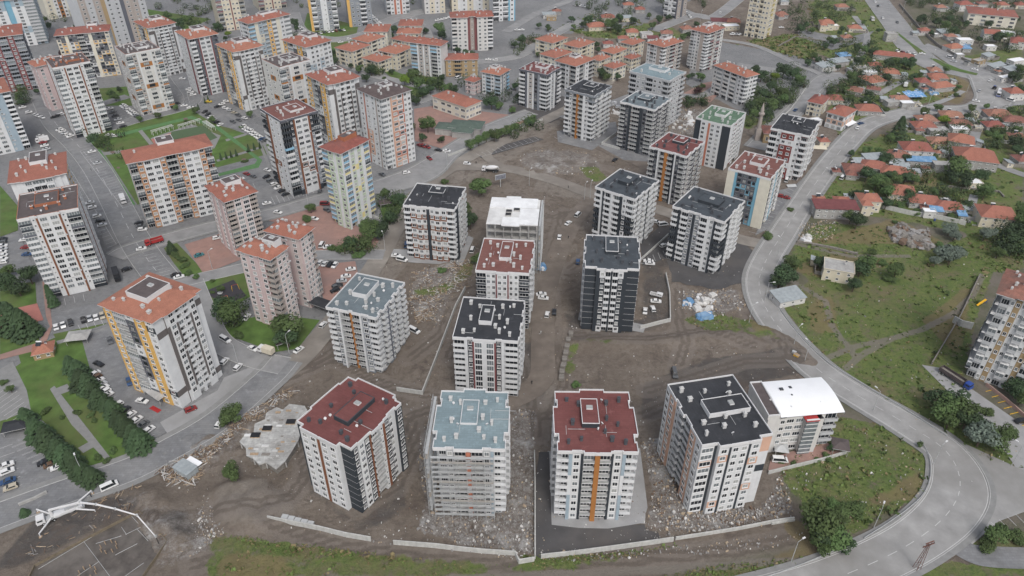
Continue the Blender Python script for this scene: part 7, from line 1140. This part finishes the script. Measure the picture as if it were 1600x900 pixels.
car(903, 336, 8, -8, 'w', 'van', 'white pickup-sized van on the dirt, topmost of three'); car(888, 349, 8, -6, 'w', 'sedan', 'white car on the dirt, middle of three'); car(874, 371, 2, -11, 'w', 'sedan', 'white car on the dirt, lowest of three'); car(903, 409, 2, -10, 'b', 'hatch', 'dark blue car beside the grey-roofed charcoal tower'); car(846, 460, 12, -1, 'w', 'sedan', 'upper white car beside the red-brown-roofed tower'); car(849, 466, 12, 1, 'w', 'sedan', 'lower white car beside the red-brown-roofed tower'); car(855, 492, 3, -12, 'w', 'hatch', 'white car on the dirt next to the black one'); car(866, 488, 1, -12, 'k', 'hatch', 'black car on the dirt next to the white one')
car(1025, 471, 13, 1, 'w', 'sedan', 'white car below the pickup in the walled plot'); car(1008, 486, 1, -13, 'w', 'sedan', 'white car standing upright in the walled plot, first of two'); car(1020, 483, -5, -13, 'w', 'hatch', 'white car standing upright in the walled plot, second of two'); car(1025, 347, 12, 3, 'w', 'sedan', 'white car between the two dark-roofed towers'); car(1037, 384, 9, -3, 'w', 'hatch', 'white car at the wall beside the dark-roofed tower'); row((1013, 408), (1016, 412), 2, (13, 1), 'ww', 'of two on the small tarmac lot'); car(1036, 351, 14, -2, 'w', 'van', 'white van parked between two dark-roofed towers')
car(961, 250, 8, -6, 'k', 'sedan', 'black car on the dirt by the dark tower'); car(1054, 584, 3, 14, 'g', 'van', 'dark van beside the black roof with white chimneys'); car(1229, 282, 4, -9, 'w', 'van', 'white van behind the cream and blue tower'); row((1218, 306), (1228, 309), 2, (9, 2), 'rr', 'of two dark red cars behind the cream and blue tower'); car(1316, 278, 7, -9, 'w', 'van', 'white minibus beside the roadside cottage'); car(1340, 200, 4, -6, 'w', 'sedan', 'white car on the pale road bend'); car(1345, 193, 7, -2, 'b', 'sedan', 'blue car on the pale road bend'); car(1243, 172, 6, -4, 'b', 'sedan', 'dark blue car on the garden road')
car(1484, 90, 10, 3, 'w', 'van', 'white van on the dual road'); car(1490, 96, 10, 2, 's', 'sedan', 'silver car on the dual road'); car(1523, 109, 9, 2, 'w', 'sedan', 'white car approaching the junction'); car(1441, 84, 9, 1, 'w', 'sedan', 'white car at the verge of the dual road'); row((1402, 80), (1428, 84), 4, (6, 4), 'wrww', 'along the row house kerb'); car(1379, 28, 5, 6, 'w', 'sedan', 'white car on the upper dual road'); car(1375, 9, 4, 6, 's', 'sedan', 'silver car high on the dual road'); row((1367, 3), (1372, 10), 2, (4, 6), 'wk', 'of two at the top of the dual road'); car(1402, 35, 5, 6, 'g', 'sedan', 'dark car crossing the dual road'); car(1547, 126, 5, -3, 'w', 'sedan', 'white car on the junction'); car(1530, 142, 4, -6, 's', 'sedan', 'silver car on the loop road'); car(1579, 157, 10, 3, 'w', 'van', 'white van on the junction forecourt'); car(1525, 158, 5, 1, 'w', 'sedan', 'white car on the loop corner'); car(1496, 150, 7, 0, 'k', 'sedan', 'black car on the verge inside the loop'); car(1436, 165, 9, 1, 'w', 'hatch', 'white car beside the village shed'); car(1221, 43, 8, 0, 'w', 'sedan', 'white car on the small asphalt yard'); car(1565, 106, 8, -3, 'w', 'sedan', 'white car among the workshop roofs'); car(1125, 20, 3, -4, 'w', 'sedan', 'white car on the crossroads road'); row((1143, 53), (1156, 54), 4, (5, -2), 'wwsw', 'in the yard under the tall cream tower'); row((1072, 20), (1078, 26), 3, (5, 3), 'wsw', 'by the crossroads tower')
car(1595, 658, 14, -3, 'k', 'sedan', 'black car in the yellow-striped bays'); car(1218, 719, 16, 1, 'w', 'van', 'white four-wheel drive on the red paving by the curved roof')
# ================================================================ trucks, pump, small things
def wheels(r_, xs, hw, rad=.5):
    for x in xs:
        for s in (-1, 1): mb = MB(); mb.bar((x, s*hw-.17, rad), (x, s*hw+.17, rad), rad, M['tyre'], n=10); mb.bar((x, s*hw-.19, rad), (x, s*hw+.19, rad), rad*.45, M['galv'], n=8); ob('wheel', mb, r_)
def cab(r_, x0, x1, m, h=2.7, w_=1.2):
    mb = MB(); mb.box(x0, x1, -w_, w_, .7, 1.8, m); mb.box(x0, x1-.25, -w_+.05, w_-.05, 1.8, h, m); ob('cab', mb, r_); mb = MB(); mb.box(x1-.26, x1-.2, -w_+.12, w_-.12, 1.75, h-.2, M['carglass']); mb.box(x0+.5, x1-.4, -w_-.01, w_+.01, 1.8, h-.35, M['carglass']); ob('windscreen', mb, r_)
def tipper(x, y, dx, dy, cm_, bm_, label, L_=9):
    g = G(x, y, 1); r_ = thing('tipper_truck', label, 'truck', (g.x, g.y, .1), pang(x, y, dx, dy), 'lorries'); cab(r_, L_/2-2.2, L_/2, cm_); mb = MB(); mb.box(-L_/2, L_/2-2.2, -.5, .5, .6, .95, M['black']); ob('chassis', mb, r_)
    mb = MB(); a, b_ = -L_/2, L_/2-2.6; mb.box(a, b_, -1.25, 1.25, 1.0, 1.15, bm_); mb.ring([Vector((a, -1.25)), Vector((b_, -1.25)), Vector((b_, 1.25)), Vector((a, 1.25))], [Vector((a+.1, -1.15)), Vector((b_-.1, -1.15)), Vector((b_-.1, 1.15)), Vector((a+.1, 1.15))], 1.15, 2.5, bm_); mb.box(a+.1, b_-.1, -1.14, 1.14, 1.16, 1.5, M['stone']); ob('tipper_body', mb, r_); wheels(r_, (-L_/2+.8, -L_/2+2, L_/2-1.4), 1.05)
tipper(1493, 592, 20, 13, M['blue'], M['deck_c'], 'long tipper truck with blue cab and brown open body beside the tower', 12); tipper(241, 378, -20, 6, M['red'], M['red'], 'red flatbed lorry parked at the hedge of the red yard', 8)
def boxtruck(x, y, dx, dy, cm_, bm_, label, L_=7.5):
    g = G(x, y, 1.2); r_ = thing('box_truck', label, 'truck', (g.x, g.y, .1), pang(x, y, dx, dy), 'lorries'); cab(r_, L_/2-1.9, L_/2, cm_); mb = MB(); mb.box(-L_/2, L_/2-2.1, -1.2, 1.2, .8, 3.1, bm_); ob('cargo_box', mb, r_); mb = MB(); mb.box(-L_/2, L_/2-2, -.5, .5, .5, .78, M['black']); ob('chassis', mb, r_); wheels(r_, (-L_/2+1.2, L_/2-1.2), 1.0, .42)
boxtruck(192, 312, 4, 10, M['white'], M['white'], 'white box truck parked at the end of the striped bays'); boxtruck(416, 548, -16, -5, M['white'], cm('c'), 'small lorry with cream tarpaulin body on the pale yard', 6.5); boxtruck(66, 219, -9, 2, M['white'], M['white'], 'white box truck beside the slate blue tower', 7); boxtruck(182, 430, 3, 10, M['black'], M['deck_k'], 'dark covered lorry beside the brown-stripped tower', 9); boxtruck(1415, 133, 1, -8, M['white'], M['white'], 'small white box trailer on the village lane', 4.5); boxtruck(1363, 30, 5, 5, M['white'], M['conc'], 'grey lorry on the upper dual road', 6)
g = G(1025, 463); pk_ = thing('pickup_truck', 'white pickup truck with grey load bed in the walled plot', 'pickup', (g.x, g.y, .1), pang(1025, 463, 16, 4), 'lorries'); cab(pk_, .2, 2.6, M['white'], 1.9, .9); mb = MB(); mb.box(-2.6, .1, -.9, .9, .6, .8, M['conc']); mb.ring([Vector((-2.6, -.92)), Vector((.1, -.92)), Vector((.1, .92)), Vector((-2.6, .92))], [Vector((-2.5, -.82)), Vector((0, -.82)), Vector((0, .82)), Vector((-2.5, .82))], .8, 1.25, M['white']); ob('load_bed', mb, pk_); wheels(pk_, (-1.7, 1.7), .85, .36)
g = G(1561, 146, 1); bus = thing('city_bus', 'white and blue city bus standing on the junction forecourt', 'bus', (g.x, g.y, .1), pang(1561, 146, 3, -9), 'lorries'); mb = MB(); mb.box(-5.5, 5.5, -1.25, 1.25, .4, 3.0, M['white']); ob('body', mb, bus); mb = MB(); mb.box(-5.3, 5.3, -1.27, 1.27, 1.5, 2.4, M['carglass']); mb.box(-5.52, -5.45, -1.1, 1.1, 1.4, 2.6, M['carglass']); ob('window_band', mb, bus); mb = MB(); mb.box(-5.55, 5.51, -1.28, 1.28, .5, 1.1, M['blue']); ob('skirt', mb, bus); wheels(bus, (-3.5, 3.4), 1.12, .48)
g = G(1554, 137, 1); tr_ = thing('tractor', 'dark farm tractor standing beside the city bus', 'tractor', (g.x, g.y, .1), pang(1554, 137, 6, -6), 'lorries'); mb = MB(); mb.box(-.2, 2, -.5, .5, .8, 1.6, M['red']); mb.box(-1.6, -.2, -.8, .8, .9, 2.5, M['black'], top=M['blue']); ob('body', mb, tr_); wheels(tr_, (-1.1, 1.5), .95, .75)
g = G(766, 265, 1.2); mx_ = thing('concrete_mixer', 'white concrete mixer truck on the dirt road junction', 'truck', (g.x, g.y, .1), pang(766, 265, -12, -1), 'lorries'); cab(mx_, 2.6, 4.6, M['white']); mb = MB(); mb.box(-4.6, 2.6, -.6, .6, .6, 1.0, M['black']); ob('chassis', mb, mx_); mb = MB(); mb.bar((2.3, 0, 2.0), (.2, 0, 2.35), .7, M['white'], 1.25, 12); mb.bar((.2, 0, 2.35), (-2, 0, 2.6), 1.25, M['white'], 1.2, 12); mb.bar((-2, 0, 2.6), (-4.2, 0, 3.1), 1.2, M['white'], .5, 12); ob('drum', mb, mx_); mb = MB(); mb.bar((-4.2, 0, 3.3), (-4.9, 0, 2.0), .35, M['galv'], .2); ob('chute', mb, mx_); wheels(mx_, (-3.4, -2.1, 1.9, 3.4), 1.05)
# pump truck with outriggers and long boom
g = G(97, 802, 1); pa = pang(97, 802, -26, 10); pt = thing('concrete_pump', 'white truck-mounted concrete pump with spread outriggers and long jointed boom', 'pump truck', (g.x, g.y, .1), pa); WH = M['white']
cab(pt, 4.3, 6.6, WH); mb = MB(); mb.box(-6, 4.2, -.9, .9, .7, 1.3, M['galv']); mb.box(-5.5, 2, -1.15, 1.15, 1.3, 1.9, WH); mb.box(-4.5, -1, -.7, .7, 1.9, 2.6, M['galv']); ob('chassis', mb, pt); wheels(pt, (-4.6, -3.3, 2.2, 5), 1.05)
for (x0, y0, x1, y1) in ((2.8, .9, 6.2, 5.0), (2.8, -.9, 6.2, -5.0), (-3.6, .9, -8.4, 4.2), (-3.6, -.9, -8.4, -4.2)): mb = MB(); mb.bar((x0, y0, 1.5), (x1, y1, 1.4), .28, WH, .2, 6); mb.bar((x1, y1, 1.5), (x1, y1, 0), .14, WH, n=6); mb.box(x1-.45, x1+.45, y1-.45, y1+.45, 0, .1, M['wood']); ob('outrigger', mb, pt)
def topt(x, y, z): p = G(x, y, z)-Vector((g.x, g.y, .1)); c1, s1 = math.cos(-pa), math.sin(-pa); return (p.x*c1-p.y*s1, p.x*s1+p.y*c1, p.z)
ch_ = [topt(103, 788, 4.2), topt(125, 785, 9), topt(150, 788, 10.5), topt(180, 795, 10.5), topt(214, 805, 9), topt(243, 838, 4.5)]
mb = MB(); mb.bar((2.4, 0, 1.3), (2.4, 0, 4.0), .5, WH, .4, 8); ob('turret', mb, pt); ch_[0] = (2.4, 0, 4.0)
for i in range(5): mb = MB(); mb.bar(ch_[i], ch_[i+1], .38-.05*i, WH, .34-.05*i, 6); mb.bar((ch_[i+1][0], ch_[i+1][1], ch_[i+1][2]-.35), (ch_[i+1][0], ch_[i+1][1], ch_[i+1][2]+.35), .3, M['galv'], n=8); ob('boom_section', mb, pt)
mb = MB(); e = ch_[5]; mb.bar(e, (e[0], e[1], 1.0), .12, M['black'], n=6); ob('hose', mb, pt)
# billboard, lamps, poles, bins, slides, crates
g = G(782, 292); bb = thing('billboard', 'double-sided dark billboard on a single post beside the dirt road', 'billboard', (g.x, g.y, 0), R(25)); mb = MB(); mb.bar((0, 0, 0), (0, 0, 6), .22, M['galv'], n=8); ob('post', mb, bb); mb = MB(); mb.box(-3, 3, -.25, .25, 4.5, 7.2, M['galv']); mb.box(-2.85, 2.85, -.28, .28, 4.65, 7.05, mat('poster_panel', (.18, .19, .22), .6, .4, .8)); ob('panel', mb, bb)
def lamp(x, y, ax, h=9, label=''):
    g = G(x, y); r_ = thing('street_lamp', label, 'street lamp', (g.x, g.y, 0), ax, 'street lamps'); mb = MB(); mb.bar((0, 0, 0), (0, 0, h), .12, M['galv'], .07, 6); ob('pole', mb, r_); mb = MB(); mb.bar((0, 0, h-.05), (1.8, 0, h+.35), .06, M['galv'], n=5); ob('arm', mb, r_); mb = MB(); mb.box(1.5, 2.5, -.22, .22, h+.3, h+.48, M['white']); ob('lamp_head', mb, r_)
    if not label: place_label(r_, x, y, 'slim galvanised', 'street lamp')
def guard(label, pts, off=0):
    P = smooth([G(*p) for p in pts], 5); o = P[0]; r_ = thing('guard_rail', label, 'guard rail', (o.x, o.y, 0), 0, 'steel guard rails'); mb = MB()
    for i in range(len(P)-1): a, b_ = P[i]-o, P[i+1]-o; d = (b_-a).normalized(); nn = Vector((-d.y, d.x, 0))*.05; mb.quad([(a.x-nn.x, a.y-nn.y, .45), (b_.x-nn.x, b_.y-nn.y, .45), (b_.x-nn.x, b_.y-nn.y, .8), (a.x-nn.x, a.y-nn.y, .8)], M['galv']); mb.quad([(a.x+nn.x, a.y+nn.y, .8), (b_.x+nn.x, b_.y+nn.y, .8), (b_.x+nn.x, b_.y+nn.y, .45), (a.x+nn.x, a.y+nn.y, .45)], M['galv']); mb.quad([(a.x-nn.x, a.y-nn.y, .8), (b_.x-nn.x, b_.y-nn.y, .8), (b_.x+nn.x, b_.y+nn.y, .8), (a.x+nn.x, a.y+nn.y, .8)], M['galv'])
    ob('rail', mb, r_)
    for i in range(0, len(P), 2):
        p = P[i]-o; mb = MB(); mb.box(p.x-.07, p.x+.07, p.y-.07, p.y+.07, 0, .75, M['galv']); ob('post', mb, r_)
guard('steel guard rail round the inside of the big road bend', [(1438, 690), (1451, 715), (1453, 745), (1443, 772), (1420, 795), (1385, 820), (1350, 842)])
guard('steel guard rail along the road below the bushes', [(1325, 852), (1280, 872), (1230, 892), (1190, 905)])
guard('steel guard rail on the slope side of the pale road', [(1212, 475), (1245, 520), (1290, 565), (1345, 600), (1420, 645), (1480, 683)])
for x, y, a in ((134, 748, 2.2), (372, 568, 2.5), (452, 552, 1), (1257, 565, 2), (1364, 642, 2), (1458, 726, .6), (1365, 825, 1), (1236, 878, .5), (1580, 728, 2), (1560, 580, 1), (1195, 470, 0), (1170, 505, .5), (1240, 540, .7), (913, 312, 1), (922, 310, 1.2), (827, 290, 1), (699, 265, 2), (482, 322, 1), (602, 392, 2), (332, 420, 1), (280, 300, 1), (1335, 225, 2), (1290, 290, 2), (1215, 400, 2), (1450, 165, 1), (1510, 145, 2), (1455, 98, 1), (1410, 20, 1), (1387, 22, 4), (1420, 55, 4), (296, 160, 1), (1350, 60, 1), (1094, 34, 1), (1292, 125, 2)): lamp(x, y, a)
g = G(1432, 888); py = thing('power_pylon', 'rusty lattice power pole with crossarm at the road edge', 'pylon', (g.x, g.y, 0), R(20))
for sx in (-1, 1):
    for sy in (-1, 1): mb = MB(); mb.bar((sx*.7, sy*.7, 0), (sx*.2, sy*.2, 11), .07, M['rust'], n=4); ob('leg', mb, py)
mb = MB(); [mb.bar((-.65+.045*i, (-1)**i*(.65-.045*i), i*1.1), (.65-.045*i, -(-1)**i*(.65-.045*i), (i+1)*1.1), .035, M['rust'], n=4) for i in range(10)]; [mb.bar(((-1)**i*(.65-.045*i), -.65+.045*i, i*1.1), (-(-1)**i*(.65-.045*i), .65-.045*i, (i+1)*1.1), .035, M['rust'], n=4) for i in range(10)]; ob('lattice', mb, py)
mb = MB(); mb.box(-2, 2, -.12, .12, 10.2, 10.4, M['rust']); mb.box(-1.4, 1.4, -.12, .12, 11.4, 11.6, M['rust']); [mb.bar((x, 0, 10.4), (x, 0, 10.9), .09, M['deck_c'], n=6) for x in (-1.8, -.9, .9, 1.8)]; ob('crossarm', mb, py)
g = G(1331, 440-0); sl2 = None
g = G(1533, 476); yl = thing('playground_slide', 'yellow playground slide on the strip beside the orange-panelled tower', 'slide', (g.x, g.y, 0), R(25)); mb = MB(); mb.quad([(-2.5, -.4, .3), (2.2, -.4, 2.0), (2.2, .4, 2.0), (-2.5, .4, .3)], M['yellow']); mb.quad([(-2.5, -.4, .3), (-2.5, -.42, .55), (2.2, -.42, 2.3), (2.2, -.4, 2.0)], M['yellow']); mb.quad([(-2.5, .4, .3), (2.2, .4, 2.0), (2.2, .42, 2.3), (-2.5, .42, .55)], M['yellow']); ob('chute', mb, yl)
mb = MB(); [mb.bar((2.3, s*.4, 0), (2.3, s*.4, 2.4), .05, M['blue'], n=5) for s in (-1, 1)]; [mb.bar((2.3, -.4, .4*i), (2.3, .4, .4*i), .04, M['blue'], n=4) for i in range(1, 6)]; ob('ladder', mb, yl)
for x, y, lb in ((352, 470, 'orange and yellow climbing frame on the dark playground'), (368, 452, 'second colourful swing frame at the playground corner')):
    g = G(x, y); r_ = thing('climbing_frame', lb, 'play equipment', (g.x, g.y, 0), R(30)); mb = MB(); [mb.bar((sx*1.5, sy*.9, 0), (sx*1.2, 0, 2.3), .07, M['yellow'], n=5) for sx in (-1, 1) for sy in (-1, 1)]; ob('frame', mb, r_); mb = MB(); mb.bar((-1.2, 0, 2.3), (1.2, 0, 2.3), .08, M['red'], n=5); ob('top_bar', mb, r_)
g = G(344, 458); r_ = thing('roundabout_toy', 'grey spinning disc on the dark playground', 'play equipment', (g.x, g.y, 0)); mb = MB(); mb.bar((0, 0, .1), (0, 0, .3), 1.1, M['galv'], n=14); ob('disc', mb, r_); mb = MB(); mb.bar((0, 0, .3), (0, 0, 1), .08, M['galv'], n=6); ob('handle', mb, r_)
g = G(1244, 558); mb = MB(); mb.box(-1, 1, -.7, .7, 0, 1.2, M['yellow']); mb.box(-1.05, 1.05, -.75, .75, 1.2, 1.3, M['wood']); tag(ob('skip_container', mb, None, (g.x, g.y, 0), R(-50)), 'yellow skip container at the verge of the pale road', 'skip')
g = G(1240, 553); mb = MB(); mb.box(-.7, .7, -.5, .5, 0, 1.2, M['galv']); mb.box(-.75, .75, -.55, .55, 1.2, 1.3, M['galv']); tag(ob('waste_bin', mb, None, (g.x, g.y, 0), R(-40)), 'grey waste bin beside the yellow skip', 'bin')
g = G(243, 640); mb = MB(); mb.box(-2.2, 2.2, -.8, .8, .1, .14, M['red']); tag(ob('red_carpet', mb, None, (g.x, g.y, .05), R(-30)), 'red carpet laid before the mustard-striped tower entrance', 'carpet')
for x, y in ((1412, 330), (1444, 338), (1460, 345)): g = G(x, y); mb = MB(); mb.box(-.3, .3, -.3, .3, 0, 1, M['blue']); mb.box(-.34, .34, -.34, .34, 1, 1.08, M['blue']); o_ = tag(ob('water_barrel', mb, None, (g.x, g.y, 0)), '', 'barrel', 'blue barrels'); place_label(o_, x, y, 'small blue', 'barrel')
def awning(x, y, wd, dp, ang, h, m, lb):
    g = G(x, y, h); r_ = thing('awning', lb, 'awning', (g.x, g.y, 0), R(ang)); mb = MB(); mb.quad([(-wd/2, -dp/2, h-.3), (wd/2, -dp/2, h-.3), (wd/2, dp/2, h+.3), (-wd/2, dp/2, h+.3)], m); mb.quad([(-wd/2, dp/2, h+.27), (wd/2, dp/2, h+.27), (wd/2, -dp/2, h-.33), (-wd/2, -dp/2, h-.33)], m); ob('cover', mb, r_)
    for sx in (-1, 1):
        for sy in (-1, 1): mb = MB(); mb.bar((sx*wd*.48, sy*dp*.48, 0), (sx*wd*.48, sy*dp*.48, h+sy*.3-.05), .06, M['galv'], n=5); ob('post', mb, r_)
awning(1371, 312, 4.5, 4, -5, 4.8, M['sheetb'], 'pale blue roof panel beside the half-built house'); awning(1466, 326, 5, 3.5, -10, 2.8, M['sheetb'], 'bright blue awning between two orange-roofed cottages'); awning(1429, 147, 13, 9, 3, 2.7, mat('patterned_tarpaulin', (.06, .24, .5), .6, .2, 4.5, 3, tint=(.6, .66, .72)), 'large blue and white tarpaulin canopy in the village yard'); awning(1454, 247, 6, 4, -5, 3, M['sheetb'], 'blue canopy beside the blue-walled shed'); awning(1328, 192, 10, 4, 40, 3, M['deck_w'], 'white lean-to roof beside the road bend house'); awning(1237, 290, 0.1+5, 2, 10, .6, M['galv'], 'low steel rack beside the car park'); awning(1503, 332, 3, 3, -8, 2.5, M['sheetb'], 'small blue canopy at the lane end'); awning(1278, 230, 10, 4, -8, .5, cm('c'), 'long pale board stack beside the dark red tower')
def person(x, y, col, lb):
    g = G(x, y); me_ = bpy.data.meshes.new('person'); V = [(0, 0, .92), (0, 0, 1.15), (0, 0, 1.42), (0, 0, 1.52), (0, 0, 1.66), (.1, 0, .88), (.13, .05, .48), (.14, 0, .05), (-.1, 0, .88), (-.12, -.08, .48), (-.13, -.14, .05), (.2, 0, 1.4), (.27, .02, 1.12), (.26, .12, .88), (-.2, 0, 1.4), (-.27, .0, 1.12), (-.26, -.05, .88)]
    E_ = [(0, 1), (1, 2), (2, 3), (3, 4), (0, 5), (5, 6), (6, 7), (0, 8), (8, 9), (9, 10), (2, 11), (11, 12), (12, 13), (2, 14), (14, 15), (15, 16)]; me_.from_pydata(V, E_, []); o = ob('person', me_, None, (g.x, g.y, 0), rnd.uniform(0, 6)); md = o.modifiers.new('skin', 'SKIN'); md2 = o.modifiers.new('smooth', 'SUBSURF'); md2.levels = md2.render_levels = 1
    rr = [.15, .15, .17, .06, .11, .1, .075, .055, .1, .075, .055, .07, .05, .04, .07, .05, .04]
    for i, sv in enumerate(me_.skin_vertices[0].data): sv.radius = (rr[i], rr[i]); sv.use_root = i == 0
    me_.materials.append(mat(col[0]+'_clothes', col[1], .9, .1)); tag(o, lb, 'person', 'people on foot')
dk_ = ('dark', (.03, .03, .035)); lt = ('light', (.5, .5, .48))
person(143, 777, dk_, 'person in dark clothes standing on the road by the pump truck'); person(888, 294, dk_, 'person in dark clothes walking on the dirt road'); person(888, 373, dk_, 'person in dark clothes near the lowest white car'); person(831, 600, dk_, 'person in dark clothes on the lane beside the scaffolded tower'); person(143, 267, dk_, 'person in dark clothes crossing the grey street'); person(735, 257, dk_, 'person in dark clothes beside the white car at the dirt junction'); person(744, 256, dk_, 'second person in dark clothes beside the mixer truck'); person(845, 522, lt, 'person in light clothes beside the black-roofed tower')
def pergola(x, y, dx, dy, L_, lb):
    g = G(x, y); r_ = thing('pergola', lb, 'pergola', (g.x, g.y, 0), pang(x, y, dx, dy), 'park pergolas')
    for i in range(int(L_/2.5)+1):
        for s in (0, 2.2): mb = MB(); mb.box(i*2.5-.08, i*2.5+.08, s-.08, s+.08, 0, 2.5, M['white']); ob('post', mb, r_)
    for s in (0, 2.2): mb = MB(); mb.box(-.2, L_+.2, s-.07, s+.07, 2.5, 2.65, M['white']); ob('beam', mb, r_)
    mb = MB(); [mb.box(i*.7-.05, i*.7+.05, -.3, 2.5, 2.652, 2.75, M['white']) for i in range(int(L_/.7)+1)]; ob('roof_slats', mb, r_)
pergola(240, 212, 20, -6, 13, 'white pergola at the corner of the red play square'); pergola(282, 203, 20, -6, 14, 'white pergola along the top of the green ball court'); pergola(318, 196, 20, 14, 13, 'white pergola down the side of the green ball court')
resolve_labels()
print('INFO trees', ntree[0])
for i_ in INFO: print('INFO', i_)
# ================================================================ air
mb = MB(); mb.box(-1500, 1500, -60, 2200, -2, CAM_H+14, M['white']); hz_ = ob('haze', mb, kind='stuff'); hm = bpy.data.materials.new('haze_air'); hm.use_nodes = True; n = hm.node_tree; n.nodes.remove(n.nodes['Principled BSDF'])
pv = n.nodes.new('ShaderNodeVolumePrincipled'); pv.inputs['Color'].default_value = (.9, .93, 1, 1); pv.inputs['Density'].default_value = .00006; pv.inputs['Anisotropy'].default_value = .2; n.links.new(pv.outputs[0], n.nodes['Material Output'].inputs['Volume'])
hz_.data.materials.clear(); hz_.data.materials.append(hm); hz_['label'] = 'faint pale haze over the whole city'; hz_['category'] = 'haze'
